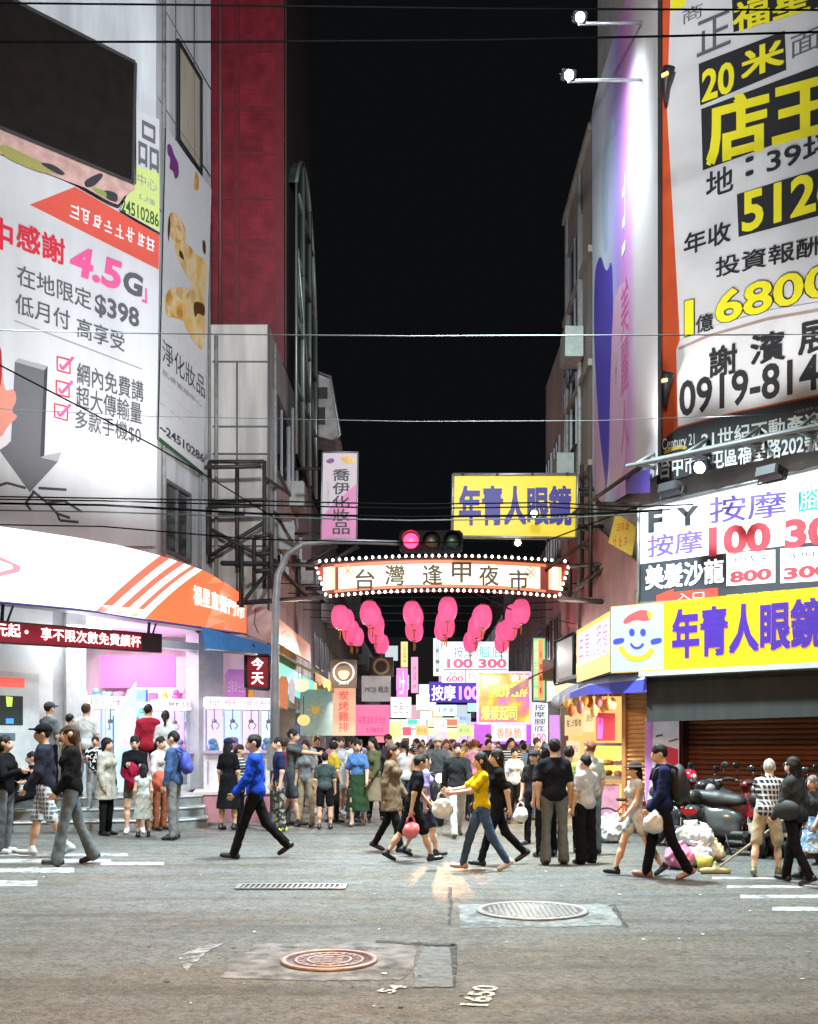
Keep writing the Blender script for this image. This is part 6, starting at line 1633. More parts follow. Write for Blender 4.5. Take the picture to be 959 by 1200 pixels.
awning('violet grey awning further along the left alley wall', XL, XL + 1.3, 31.3, 38, 3.7, 3.1, mat('violet_awning', (.20, .16, .28), .7))
awning('dull red awning on the right alley wall behind the stall', XR, XR - 1.3, 27, 33, 3.9, 3.3, mat('red_awning', (.35, .05, .05), .7))
# lit open shop fronts lining the alley
def shop(label, side, y0, y1, c, e, sgn):
    X = XL - .6 if side < 0 else XR + .6
    t = thing('open_shop', label, 'shop', (X, (y0 + y1) / 2, 0)); r_ = random.Random(int(y0 * 7) + side)
    h = (y1 - y0) / 2
    b = MB(); b.face([(0, -h, 0), (0, h, 0), (0, h, 2.9), (0, -h, 2.9)] if side > 0 else [(0, h, 0), (0, -h, 0), (0, -h, 2.9), (0, h, 2.9)]); b.build('lit_wall', lit('shopwall_%d' % int(y0 * 10 + side), c, e), t)  # wall itself glows, put in to light the crowd
    s_ = 1 if side < 0 else -1
    for k in range(int(h * 2 / .8)):
        yy = -h + .3 + k * .8; b = MB(); hh = r_.uniform(.5, 1.5)
        b.box(min(0, s_ * .25), yy, .9, max(0, s_ * .25), yy + r_.uniform(.35, .6), .9 + hh); b.build('display', mat('goods_%d' % r_.randrange(6), [(.6, .1, .1), (.1, .2, .5), (.6, .5, .1), (.5, .5, .5), (.1, .35, .2), (.5, .15, .4)][r_.randrange(6)], .6), t)
    b = MB(); b.box(min(s_ * .1, s_ * .7), -h + .1, 0, max(s_ * .1, s_ * .7), h - .1, .9); b.build('counter', mat('counter_%d' % r_.randrange(4), [(.5, .5, .5), (.4, .12, .1), (.3, .25, .2), (.15, .2, .3)][r_.randrange(4)], .5), t)
    b = MB(); b.box(min(s_ * .55, s_ * .7), -h + .1, 2.95, max(s_ * .55, s_ * .7), h - .15, 3.65); fa_ = b.build('fascia', lit('fascia_%d' % r_.randrange(9), [(1, .75, .3), (1, .3, .35), (.9, .95, 1), (.3, .8, .7), (1, .45, .75), (.6, .5, 1), (1, .9, .5), (.4, .7, 1), (1, .55, .2)][r_.randrange(9)], 1.0), t)
    b = MB(); b.box(min(0, s_ * .6), -h - .08, 0, max(0, s_ * .6), -h + .02, 3.0); b.build('pier', mat('pier_grey', (.3, .3, .3), .7), t)
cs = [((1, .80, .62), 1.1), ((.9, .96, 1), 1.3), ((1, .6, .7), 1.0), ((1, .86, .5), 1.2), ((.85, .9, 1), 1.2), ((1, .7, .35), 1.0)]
names = ['warm', 'cool white', 'pinkish', 'amber', 'bluish white', 'orange']
for i, y in enumerate((26, 30.6, 35.2, 39.8, 46, 54)):
    shop('%s lit open shop on the left of the alley, %s from the mouth' % (names[i], ORD[i]), -1, y + .1, y + 4.4, *cs[i], 1)
    shop('%s lit open shop on the right of the alley, %s from the mouth' % (names[(i + 3) % 6], ORD[i]), 1, y + .1, y + 4.4, *cs[(i + 3) % 6], -1)
for y, x, c in ((29, -2.4, (1, .85, .75)), (29, 2.8, (1, .9, .75)), (36, -1, (1, .9, .95)), (36, 2.2, (1, .85, .8)), (45, 0, (.95, .95, 1)), (56, .4, (1, .9, .85))):
    lamp('lane_fill_light', 'AREA', (x, y, 4.2), (x * .8, y - 1.5, 0), 300, c, .6)  # unseen lights added over the lane to brighten crowd and walls
# figure mural screen on the left: pale teal cloth with a yellow sun
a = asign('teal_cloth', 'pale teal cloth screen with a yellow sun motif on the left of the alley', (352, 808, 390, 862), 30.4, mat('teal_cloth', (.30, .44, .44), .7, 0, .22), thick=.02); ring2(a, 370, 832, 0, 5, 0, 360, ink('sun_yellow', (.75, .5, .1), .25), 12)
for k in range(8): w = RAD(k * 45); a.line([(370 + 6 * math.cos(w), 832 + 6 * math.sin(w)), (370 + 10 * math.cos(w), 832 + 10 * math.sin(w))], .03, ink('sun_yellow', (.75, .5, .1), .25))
a.done()
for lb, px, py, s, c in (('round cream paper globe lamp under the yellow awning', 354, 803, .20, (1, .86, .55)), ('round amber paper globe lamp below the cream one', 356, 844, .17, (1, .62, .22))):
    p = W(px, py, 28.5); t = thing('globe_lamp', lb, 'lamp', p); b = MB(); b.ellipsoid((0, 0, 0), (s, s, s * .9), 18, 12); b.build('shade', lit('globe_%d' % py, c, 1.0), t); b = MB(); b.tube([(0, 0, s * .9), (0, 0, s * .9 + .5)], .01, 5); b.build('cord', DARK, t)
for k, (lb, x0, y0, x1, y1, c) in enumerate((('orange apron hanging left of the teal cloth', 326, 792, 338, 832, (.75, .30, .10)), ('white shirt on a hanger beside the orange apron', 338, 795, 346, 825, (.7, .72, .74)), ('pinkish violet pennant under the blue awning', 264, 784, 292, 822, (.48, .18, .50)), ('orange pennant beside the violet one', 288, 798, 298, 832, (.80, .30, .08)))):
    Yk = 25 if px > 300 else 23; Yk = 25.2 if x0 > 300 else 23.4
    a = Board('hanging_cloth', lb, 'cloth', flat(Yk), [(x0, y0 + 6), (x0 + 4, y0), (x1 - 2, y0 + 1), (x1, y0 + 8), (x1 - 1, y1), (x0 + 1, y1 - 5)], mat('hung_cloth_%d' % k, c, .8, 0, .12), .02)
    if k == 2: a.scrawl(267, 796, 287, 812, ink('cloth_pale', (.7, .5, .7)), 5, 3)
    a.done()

# ------------------------------------------------------------------ claw machines and kiosk in the corner shop
MBODY = mat('machine_white', (.74, .76, .80), .35)
def claw(label, x, y, z, rz, hue, w=.82, seed=1, head=True):
    t = thing('claw_machine', label, 'claw machine', (x, y, z), RAD(rz), 'claw machines in the corner shop'); r_ = random.Random(seed); h = w / 2
    b = MB(); b.rbox(-h, 0, 0, h, .8, .78, .03); b.build('cabinet', MBODY, t)
    b = MB(); b.box(-h + .08, -.015, .12, h - .3, -.002, .62); b.build('prize_door', mat('prize_door', (.25, .28, .36), .3), t)
    b = MB(); b.box(-h, -.14, .78, h, .0, .84); b.ellipsoid((-h * .4, -.08, .90), (.025, .025, .05), 8, 6); b.build('control_shelf', mat('control_panel', (.55, .45, .60), .3), t)
    b = MB(); b.box(-h + .03, .74, .80, h - .03, .78, 1.72); b.build('lit_back', lit('claw_back_%d' % int(hue[0] * 100 + hue[2] * 10), hue, 1.3), t)
    for xx in (-h, h - .04):
        for yy in (.0, .76): b = MB(); b.box(xx, yy, .78, xx + .04, yy + .04, 1.74); b.build('post', MBODY, t)
    b = MB(); b.box(-h + .04, .012, .84, h - .04, .02, 1.72); b.build('glass', glass('claw_glass', (.93, .95, 1), .10), t)
    b = MB(); b.rbox(-h, -.03, 1.74, h, .8, 1.98, .03); hd_ = b.build('header', lit('claw_header', (.98, .93, 1), 1.0), t)
    b = MB(); strokes(b, -h + .06, 1.94, h - .06, 1.80, -.036, 5, seed); b.build('lettering', ink('claw_ink', (.22, .05, .30), .1), hd_)
    for k in range(7):
        b = MB(); s = r_.uniform(.07, .12); c = [(.7, .2, .4), (.2, .4, .75), (.75, .7, .2), (.7, .7, .75), (.3, .65, .4)][r_.randrange(5)]
        xx, yy = r_.uniform(-h + .15, h - .15), r_.uniform(.15, .6); b.ellipsoid((xx, yy, .80 + s), (s, s, s), 10, 7); b.ellipsoid((xx, yy - .02, .80 + 2.2 * s), (s * .7, s * .7, s * .65), 10, 7); b.build('plush_toy', mat('plush_%d' % int(c[0] * 100 + c[1] * 10), c, .9), t)
    b = MB(); b.tube([(0, .4, 1.74), (0, .4, 1.5)], .012, 5); b.lathe([(.05, 1.44), (.06, 1.50), (.02, 1.52)], 8, 0, (0, .4, 0))
    for k in range(3): w_ = k * 2.1; b.tube([(.05 * math.cos(w_), .4 + .05 * math.sin(w_), 1.45), (.11 * math.cos(w_), .4 + .11 * math.sin(w_), 1.38), (.05 * math.cos(w_), .4 + .05 * math.sin(w_), 1.30)], .012, 5)
    b.build('claw', STEEL, t)
hues = [(.72, .88, 1.0), (.95, .62, 1.0), (.62, .80, 1.0), (1.0, .68, .90)]
pm = PL.off(-.35); ps = math.degrees(pm.r)
for i, px in enumerate((76, 106, 138)):
    u = pm.uv(px, 870)[0]; p = pm.pt(u); claw(['white claw machine beside the pale pillar', 'white claw machine between two others behind the capped man', 'white claw machine next to the tilted bluish glass panel'][i], p.x, p.y, .6, ps - 12, hues[i % 4], .72, 3 + i)
u = pm.uv(214, 870)[0]; p = pm.pt(u); claw('white claw machine right of the pink light panel', p.x, p.y, .6, ps - 12, hues[1], .8, 9)
for i, px in enumerate((250, 272, 294, 315)):
    p = W(px, 870, 22.3 + .22 * i); claw(['violet tinted claw machine first on the pink plinth', 'claw machine second on the pink plinth', 'claw machine third on the pink plinth behind the hatted woman', 'claw machine on the plinth end beside the traffic pole'][i], p.x, p.y, .62, 8, hues[(i + 1) % 4], .40 + .02 * i, 14 + i)
gp = Board('tilted_glass_panel', 'tall bluish poster panel standing tilted among the claw machines', 'panel', Plane(W(150, 0, 20.9).x, 20.9, 62), [(134, 838), (160, 800), (160, 925), (134, 928)], lit('cyan_poster', (.62, .86, 1.0), .9), .04, STEEL)
gp.poly([(138, 850), (157, 822), (157, 870), (146, 880)], ink('poster_rose', (.9, .6, .85), .7), 'artwork'); gp.poly([(137, 890), (150, 872), (158, 900), (140, 915)], ink('poster_blue', (.4, .65, .95), .7), 'artwork'); gp.done()
kk = Board('ticket_kiosk', 'white service kiosk with a dark screen and red header on the shop wall', 'kiosk', PL.off(.12), [(-70, 780), (46, 790), (46, 930), (-70, 930)], mat('kiosk_white', (.66, .70, .72), .4), .12)
kk.poly([(-66, 788), (29, 795), (29, 806), (-66, 801)], ink('kiosk_red', (.85, .10, .08), .8), 'header'); kk.text('台灣大', -6, 792, 12, 804, ink('kiosk_pale', (1, .9, .85), 1), .01) if False else None
kk.poly([(-66, 812), (27, 816), (27, 850), (-66, 849)], mat('kiosk_screen', (.035, .05, .05), .2), 'screen'); kk.poly([(7, 816), (15, 817), (14, 828), (8, 828)], ink('kiosk_lime', (.5, .75, .1), .9), 'screen_mark'); kk.poly([(7, 842), (16, 842), (16, 848), (7, 848)], ink('kiosk_blue', (.05, .25, .8), .9), 'screen_mark')
kk.poly([(-66, 858), (18, 859), (18, 868), (-66, 868)], mat('kiosk_slot', (.14, .20, .26), .3), 'slot'); kk.done()

# ------------------------------------------------------------------ food stall under the corner awning
st_ = thing('food_stall', 'warm lit food stall open to the street under the blue awning', 'stall', (4.2, 21.5, 0))
def sq(pts): return [Vector(p) - st_.location for p in pts]
CRW = mat('cream_boards', (.62, .44, .22), .6, var=.2, scale=5); 
b = MB(); b.face(sq([(3.4, 24.4, 0), (6.4, 24.4, 0), (6.4, 24.4, 2.9), (3.4, 24.4, 2.9)])); b.build('back_wall', mat('stall_glow_wall', (.66, .42, .16), .7, 0, .9, (1, .58, .2)), st_)  # wall glows by itself, standing in for lamplight inside the stall
b = MB(); b.face(sq([(3.4, 18.9, 2.85), (6.4, 18.9, 2.85), (6.4, 24.4, 2.85), (3.4, 24.4, 2.85)])); b.build('ceiling', CRW, st_)
lx = PR.off(-.2); u_a, u_b = lx.uv(735, 850)[0], lx.uv(757, 850)[0]
LOUV = mat('wood_louvre', (.66, .34, .12), .5)
w_ = thing_part('louvred_door', st_, lx.pt(u_a), lx.r); Lw = u_b - u_a + .1
z = .12; b = MB()
while z < 2.8: b.face([(0, 0, z), (Lw, 0, z), (Lw, .035, z + .06), (0, .035, z + .06)]); b.face([(0, .035, z + .06), (Lw, .035, z + .06), (Lw, 0, z + .08), (0, 0, z + .08)]); z += .08
b.build('louvres', LOUV, w_); b = MB(); b.box(-.08, -.05, 0, 0, .06, 2.85); b.box(Lw, -.05, 0, Lw + .05, .06, 2.85); b.build('frame', mat('door_frame', (.50, .22, .08), .5), w_)
b = MB()
for k in range(4): pass
for k in range(5):
    y = 19.4 + k * 1.0; b = MB(); b.box(-.9, y - 21.5, 2.66, 2.2, y - 21.5 + .1, 2.80); b.build('beam', mat('beam_wood', (.30, .14, .05), .6), st_)
r_ = random.Random(8)
for k in range(11):
    px = 664 + k * 5.4; py = r_.uniform(812, 826); p = W(px, py, 21.6 + (k % 3) * .4)
    if p.x < 2.95: p.x = 2.98
    b = MB(); c = [(.75, .45, .12), (.7, .2, .12), (.75, .65, .35), (.5, .2, .4)][k % 4]
    b.ellipsoid((0, 0, -.12), (.08, .07, .14), 10, 7); b.tube([(0, 0, .0), (0, 0, 2.7 - p.z if p.z < 2.65 else .1)], .006, 4); o = b.build('hanging_snack_bag', mat('snack_%d' % (k % 4), c, .5), None, p)
    tag(o, 'small snack bag hanging from the stall beams under the blue awning', 'snack bag', 'snack bags hanging in the food stall')
for k, (lb, x0, y0, x1, y1, c, e, Y) in enumerate((('red and magenta poster hanging at the back of the food stall', 699, 835, 721, 868, (.65, .04, .10), .5, 22.6), ('small cream price cards on the stall wall', 662, 838, 684, 862, (.9, .7, .35), .8, 23.6), ('pale price sheet on the stall wall beside the poster', 684, 832, 697, 858, (1, .82, .45), .9, 23.4), ('pinkish white menu sheet low on the stall wall', 664, 868, 680, 888, (1, .65, .5), .8, 23.2))):
    a = Board('stall_poster', lb, 'poster', Plane(W((x0 + x1) / 2, 0, Y).x, Y, -15), [(x0, y0), (x1, y0 + 1), (x1, y1), (x0, y1)], lit('stall_poster_%d' % k, c, e), .02)
    a.scrawl(x0 + 2, y0 + 4, x1 - 2, y0 + 14, ink('poster_ink', (.25, .04, .06), .1), 4, k)
    if k == 0: a.poly([(700, 840), (708, 842), (706, 866), (700, 866)], ink('poster_magenta', (.85, .1, .6), .8), 'magenta_strip')
    a.done()
gcx = W(712, 0, 19.9)
gc = thing('glass_food_case', 'lit glass food warmer case full of golden snacks on the stall counter', 'food case', (gcx.x, 19.9, .95), RAD(-25))
for z in (0, .62): b = MB(); b.box(-.38, -.28, z, .38, .28, z + .055); b.build('shelf', STEEL, gc)
for x in (-.37, .35):
    for y in (-.27, .25): b = MB(); b.box(x, y, .055, x + .02, y + .02, .62); b.build('corner_post', STEEL, gc)
b = MB(); b.box(-.35, .24, .05, .35, .26, .62); b.build('lit_back', lit('case_yellow', (1, .72, .18), 1.6), gc)
b = MB(); b.box(-.35, -.275, .05, .35, -.27, .62); b.build('glass', glass('case_glass', (1, .98, .9), .1), gc)
for k in range(18):
    b = MB(); s = r_.uniform(.04, .06); b.ellipsoid((r_.uniform(-.3, .3), r_.uniform(-.22, .18), .05 + s + (k % 2) * .2), (s * 1.5, s, s), 8, 6); b.build('snack', mat('fried_gold', (.60, .28, .05), .6, var=.3, scale=30), gc)
cu = thing('stall_counter', 'wooden topped folding counter on thin steel legs before the food stall', 'counter', (gcx.x, 19.8, 0), RAD(-25))
b = MB(); b.rbox(-.62, -.42, .87, .85, .40, .945, .02); b.build('top', mat('counter_wood', (.50, .26, .09), .5, var=.2), cu)
for x in (-.55, .2, .78):
    for y in (-.36, .34): b = MB(); b.bar((x, y, 0), (x, y, .87), .035); b.build('leg', STEEL, cu)
b = MB(); b.prism([(-.6, .2), (.3, .2), (.3, .86), (-.6, .86)], -.40, -.38); b.build('front_cloth', mat('counter_cloth', (.60, .28, .40), .8, var=.3, scale=6), cu)
pp = PR.off(-.1)
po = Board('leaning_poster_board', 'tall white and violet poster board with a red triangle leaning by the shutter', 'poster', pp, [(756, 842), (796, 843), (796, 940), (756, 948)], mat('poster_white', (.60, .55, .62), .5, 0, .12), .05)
po.poly([(756, 845), (766, 844), (764, 905), (757, 945)], ink('poster_lilac', (.50, .20, .55), .1), 'lilac_strip'); po.poly([(776, 873), (795, 878), (795, 930), (768, 915)], ink('poster_crimson', (.58, .03, .07), .1), 'red_triangle'); po.line([(769, 863), (777, 861)], .03, INKG); po.line([(784, 869), (795, 866)], .03, INKG); po.done()
lamp('stall_light', 'AREA', (4.5, 21.4, 2.6), (4.0, 20.5, 0), 300, (1, .70, .34), .8)
lamp('stall_light', 'AREA', (3.9, 19.9, 2.6), (3.8, 19.5, 0), 130, (1, .74, .40), .4)

# ------------------------------------------------------------------ rubbish bags and litter
TR = [mat('bag_%d' % i, c, .35, var=.15, scale=10) for i, c in enumerate([(.66, .64, .60), (.60, .46, .42), (.58, .57, .58), (.54, .56, .48), (.60, .42, .44), (.64, .62, .58), (.66, .50, .30)])]
def bag(label, p, r, m, seed, name='rubbish_bag', group=None, cat='rubbish bag'):
    r_ = random.Random(seed)
    pr = [('e', V3(r_.uniform(-.3, .3) * r, r_.uniform(-.3, .3) * r, r * (.62 + r_.uniform(-.1, .25))), V3(r * r_.uniform(.6, .85), r * r_.uniform(.6, .85), r * r_.uniform(.5, .65)), np.eye(3)) for _ in range(4)]
    pr += [('c', V3(0, 0, r * 1.0), V3(r_.uniform(-.15, .15) * r, 0, r * 1.45), r * .22, r * .07), ('c', V3(0, 0, r * 1.4), V3(r * .3, .0, r * 1.62), r * .06, r * .12), ('c', V3(0, 0, r * 1.4), V3(-r * .25, .05 * r, r * 1.65), r * .06, r * .1)]
    v, f_ = grow(pr, max(.012, r * .07), r * .25, lambda F, X, Y, Z: np.maximum(F, -Z), r * .10, seed)
    o = link_mesh(name, to_mesh(name, v, f_, m), None, p); tag(o, label, cat, group); return o
r_ = random.Random(21)
for k in range(15):
    px = r_.uniform(797, 834); Y = r_.uniform(13.8, 14.7); lvl = 0 if k < 9 else .24
    if lvl: px = 800 + (px - 800) * .6 + 5; Y = 14.4
    p = W(px, 0, Y); bag('knotted plastic rubbish bag in the pale heap on the road', (p.x, Y, lvl), r_.uniform(.13, .20), TR[k % 7], 30 + k, group='rubbish bags heaped beside the scooters')
bag('small pink rubbish bag at the left foot of the heap', W(794, 0, 13.6) * 1 - Vector((0, 0, W(794, 0, 13.6).z)), .22, mat('bag_pink', (.72, .20, .32), .35), 61)
bag('white rubbish sack lying by the counter legs', Vector((W(716, 0, 17.2).x, 17.2, 0)), .28, TR[2], 62); bag('pale rubbish sack beside the white one near the counter', Vector((W(704, 0, 17.4).x, 17.4, 0)), .24, TR[3], 63)
t = thing('yellow_bucket', 'small yellow green plastic dustpan bucket beside the broom', 'bucket', (W(826, 0, 13.3).x, 13.3, 0)); b = MB(); b.lathe([(.001, .0), (.08, .0), (.105, .19), (.098, .19), (.075, .02), (.001, .02)], 18); b.build('bucket', mat('bucket_lime', (.36, .33, .05), .4), t); b = MB(); b.tube([(-.10, 0, .185), (-.07, 0, .26), (.07, 0, .26), (.10, 0, .185)], .006, 5); b.build('handle', STEEL, t)

# ------------------------------------------------------------------ scooters
RUB = mat('tyre_rubber', (.015, .015, .015), .8)
def scooter(label, x, y, rz, body, seatc=(.02, .02, .02), lean=6, first=True, light=None, group='scooters'):
    t = thing('scooter', label, 'scooter', (x, y, 0), RAD(rz), group); t.rotation_euler = (0, RAD(lean), RAD(rz))
    bmx = mat('scooter_%d_%d_%d' % tuple(int(c * 99) for c in body), body, .22, .1, spec=.6)
    for yy in (-.62, .60):                      # front wheel towards -y
        w = MB(); w.lathe([(.17, -.05), (.235, -.055), (.26, 0), (.235, .055), (.17, .05)], 24, 0, (0, yy, .26), 'x'); wh = w.build('wheel', RUB, t)
        w = MB(); w.lathe([(.03, -.05), (.04, -.05), (.17, -.03), (.17, .03), (.04, .05), (.03, .05)], 18, 0, (0, yy, .26), 'x'); w.build('rim', STEEL, wh)
    v, f_ = grow([('c', V3(0, -.42, .95), V3(0, -.46, .42), .11, .13), ('e', V3(0, -.50, .66), V3(.17, .09, .24), np.eye(3)), ('e', V3(0, -.46, .98), V3(.19, .12, .10), np.eye(3))], .025, .06); b = MB(); b.add(v, f_); b.build('front_shield', bmx, t)
    v, f_ = grow([('c', V3(-.10, -.38, .30), V3(-.10, .1, .30), .05, .05), ('c', V3(.10, -.38, .30), V3(.10, .1, .30), .05, .05)], .025, .08); b = MB(); b.add(v, f_); b.build('footboard', mat('scooter_black', (.03, .03, .03), .6), t)
    v, f_ = grow([('e', V3(0, .30, .52), V3(.15, .34, .20), np.eye(3)), ('e', V3(0, .62, .62), V3(.13, .22, .13), np.eye(3)), ('c', V3(0, .1, .36), V3(0, .35, .40), .12, .14)], .025, .06); b = MB(); b.add(v, f_); b.build('rear_body', bmx, t)
    v, f_ = grow([('c', V3(0, .05, .76), V3(0, .34, .79), .13, .14), ('c', V3(0, .34, .80), V3(0, .66, .85), .13, .10)], .025, .05, lambda F, X, Y, Z: np.maximum(F, .73 - Z)); b = MB(); b.add(v, f_); b.build('seat', mat('scooter_seat_%d' % int(seatc[0] * 99), seatc, .5), t)
    b = MB(); b.tube([(-.33, -.30, 1.06), (-.18, -.40, 1.04), (.18, -.40, 1.04), (.33, -.30, 1.06)], .016, 6); hb = b.build('handlebar', STEEL, t)
    for s in (-1, 1):
        b = MB(); b.tube([(s * .33, -.30, 1.06), (s * .22, -.36, 1.05)], .026, 7); b.build('grip', RUB, hb)
        b = MB(); b.tube([(s * .20, -.40, 1.05), (s * .24, -.40, 1.22)], .008, 5); b.ellipsoid((s * .26, -.40, 1.27), (.065, .018, .05), 12, 8); b.build('mirror', mat('mirror_black', (.03, .03, .035), .15, .3), t)
    b = MB(); b.lathe([(.001, -.03), (.07, -.02), (.085, .02), (.085, .05)], 16, 0, (0, -.60, .94), 'y'); b.build('headlight', light or mat('headlight_off', (.35, .37, .38), .1, .3), t)
    b = MB(); b.tube([(0, -.50, .55), (0, -.60, .30)], .045, 7); b.build('fork', DARK, t)
    b = MB(); b.ellipsoid((0, -.62, .44), (.08, .24, .10), 12, 8); b.build('mudguard', bmx, t)
    b = MB(); b.tube([(.14, .2, .25), (.16, .45, .28), (.17, .80, .36)], [.03, .05, .045], 8); b.build('exhaust', DARK, t)
    b = MB(); b.rbox(-.1, .83, .60, .1, .86, .68, .015); b.build('tail_light', mat('tail_red', (.35, .01, .01), .2), t)
    b = MB(); b.box(-.10, .85, .40, .10, .858, .52); b.build('number_plate', mat('plate_white', (.6, .6, .58), .5), t)
    b = MB(); b.tube([(-.1, .2, .3), (-.2, .1, .02)], .014, 5); b.build('stand', DARK, t)
    return t
sc_ = [(796, 16.2, 28, (.03, .03, .035), 'black scooter parked nearest the poster board'), (832, 15.9, 150, (.05, .05, .055), 'dark grey scooter parked behind the rubbish heap'), (868, 15.2, 62, (.09, .10, .11), 'silver grey scooter parked sideways before the shutter'), (905, 15.4, 150, (.02, .02, .022), 'black scooter parked behind the sweeper in the checked shirt'), (935, 15.0, 32, (.04, .045, .06), 'dark blue scooter parked before the shutter'), (972, 14.6, 150, (.03, .03, .03), 'black scooter cut by the edge of the view'), (852, 16.4, 20, (.12, .02, .02), 'dark red scooter parked close to the shutter')]
for px, Y, rz, c, lb in sc_:
    p = W(px, 0, Y); scooter(lb, p.x, Y, rz, c, group='scooters parked before the shutter')
hp_ = W(808, 911, 16.0)
t = thing('motorbike_helmet', 'glossy red helmet with a white mark resting on a parked scooter', 'helmet', hp_ + Vector((0, 0, -.1)))
v, f_ = grow([('e', V3(0, 0, .1), V3(.13, .15, .13), np.eye(3))], .015, .02, lambda F, X, Y, Z: np.maximum(F, .02 - Z)); b = MB(); b.add(v, f_); b.build('shell', mat('helmet_red', (.45, .01, .03), .15), t); b = MB(); b.ellipsoid((.03, -.13, .11), (.05, .03, .05), 10, 7); b.build('mark', mat('helmet_white', (.7, .6, .62), .3), t)
# small pink bicycle near the counter
bc = thing('small_bicycle', 'small red children\'s bicycle leaning by the counter', 'bicycle', (W(737, 0, 18.2).x, 18.2, 0), RAD(70))
for yy in (-.38, .38):
    b = MB(); 
    ringp = [(0, yy + .24 * math.cos(w), .25 + .24 * math.sin(w)) for w in [2 * math.pi * i / 20 for i in range(21)]]; b.tube(ringp, .018, 6); b.build('wheel', RUB, bc)
b = MB(); b.tube([(0, .38, .25), (0, .1, .55), (0, -.28, .55), (0, -.38, .25)], .018, 6); b.tube([(0, .1, .55), (0, .02, .25), (0, -.28, .5)], .018, 6); b.build('frame', mat('bike_red', (.45, .02, .05), .3), bc); b = MB(); b.ellipsoid((0, .12, .64), (.06, .11, .03), 10, 6); b.build('saddle', RUB, bc)
b = MB(); b.tube([(0, -.28, .55), (0, -.26, .72)], .014, 5); b.tube([(-.2, -.22, .74), (0, -.27, .72), (.2, -.22, .74)], .012, 5); b.build('handlebar', STEEL, bc)
# ------------------------------------------------------------------ people in front of the alley
K = (.010, .010, .012); NAVY = (.018, .025, .07); GREY = (.20, .21, .22); JEAN = (.055, .09, .17); GJEAN = (.12, .14, .16); WHITE = (.66, .67, .68); BEIGE_ = (.42, .36, .28)
def person(label, px, feet, head_y, z=0.0, Y=None, **kw):
    if Y is None: Y = (CAMZ - z) * FPX / (feet - HY)
    Hh = CAMZ - z + (HY - head_y) / FPX * Y
    ps = kw.get('pose', 'stand')
    if ps in ('walk', 'walk2', 'give'): Hh *= 1.035
    elif ps in ('stroll', 'reach'): Hh *= 1.02
    if kw.get('lean'): Hh /= (1 - .45 * (1 - math.cos(RAD(kw['lean']))))
    return make_person(label, ((px - CX) / FPX * Y, Y, z), H=kw.pop('H', Hh), h=kw.pop('h', .0125), **kw)

def held(name, label, cat, parts, loc, rz=0.0):
    t = thing(name, label, cat, loc, rz)
    for n_, b, m in parts: b.build(n_, m, t)
    return t
def carrier(label, hand, m, r=.15, seed=1):
    t = thing('carrier_bag', label, 'bag', hand + Vector((0, 0, -.12 - r * 1.5)))
    v, f_ = grow([('e', V3(0, 0, r * .75), V3(r * .9, r * .6, r * .75), np.eye(3)), ('e', V3(.02, 0, r * 1.25), V3(r * .7, r * .42, r * .5), np.eye(3))], .014, .05, None, r * .08, seed)
    b = MB(); b.add(v, f_); b.build('bag', m, t)
    for s in (-1, 1): b = MB(); b.tube([(s * r * .45, 0, r * 1.4), (s * r * .3, 0, r * 1.5 + .08), (0, 0, r * 1.5 + .125)], [.02, .012, .010], 6); b.build('handle', m, t)
def backpack(label, p, m, s=1.0):
    t = thing('backpack', label, 'backpack', p['back'], p['rz'])
    v, f_ = grow([('e', V3(0, .03, -.02), V3(.16, .10, .23) * s, np.eye(3)), ('e', V3(0, .10, -.10), V3(.12, .06, .11) * s, np.eye(3))], .014, .04); b = MB(); b.add(v, f_); b.build('pack', m, t)
    for sg in (-1, 1): b = MB(); b.tube([(sg * .10, .0, .16), (sg * .11, -.12, .22), (sg * .12, -.26, .15), (sg * .12, -.29, .02)], .02, 6); b.build('strap', m, t)
def handbag(label, p, m, side=1, s=1.0, dz=0.0):
    q = p['side'][0 if side < 0 else 1]; t = thing('handbag', label, 'handbag', q + Vector((0, 0, dz)), p['rz'])
    v, f_ = grow([('e', V3(0, 0, 0), V3(.07, .15, .11) * s, np.eye(3))], .014, .02); b = MB(); b.add(v, f_); b.build('bag', m, t)
    b = MB(); b.tube([(0, -.1, .08), (-side * .05, -.10, .28), (-side * .14, -.02, .44)], .010, 5); b.build('strap', m, t)
def phone(label, hand, rz=0):
    t = thing('phone', label, 'phone', hand, rz); b = MB(); b.rbox(-.037, -.006, .0, .037, .006, .15, .01); b.build('case', DARK, t)
    b = MB(); b.box(-.033, .0062, .01, .033, .008, .14); b.build('screen', mat('phone_screen', (.5, .6, .7), .2, 0, .9, light=False), t)
BAGW = mat('carrier_white', (.68, .68, .66), .4); BAGY = mat('carrier_yellow', (.62, .46, .05), .4); BAGR = mat('carrier_pink', (.66, .16, .18), .4); PACK = mat('pack_black', (.02, .02, .023), .7); BRN = mat('leather_brown', (.05, .025, .015), .5); PACKB = mat('pack_navy', (.03, .05, .14), .7)

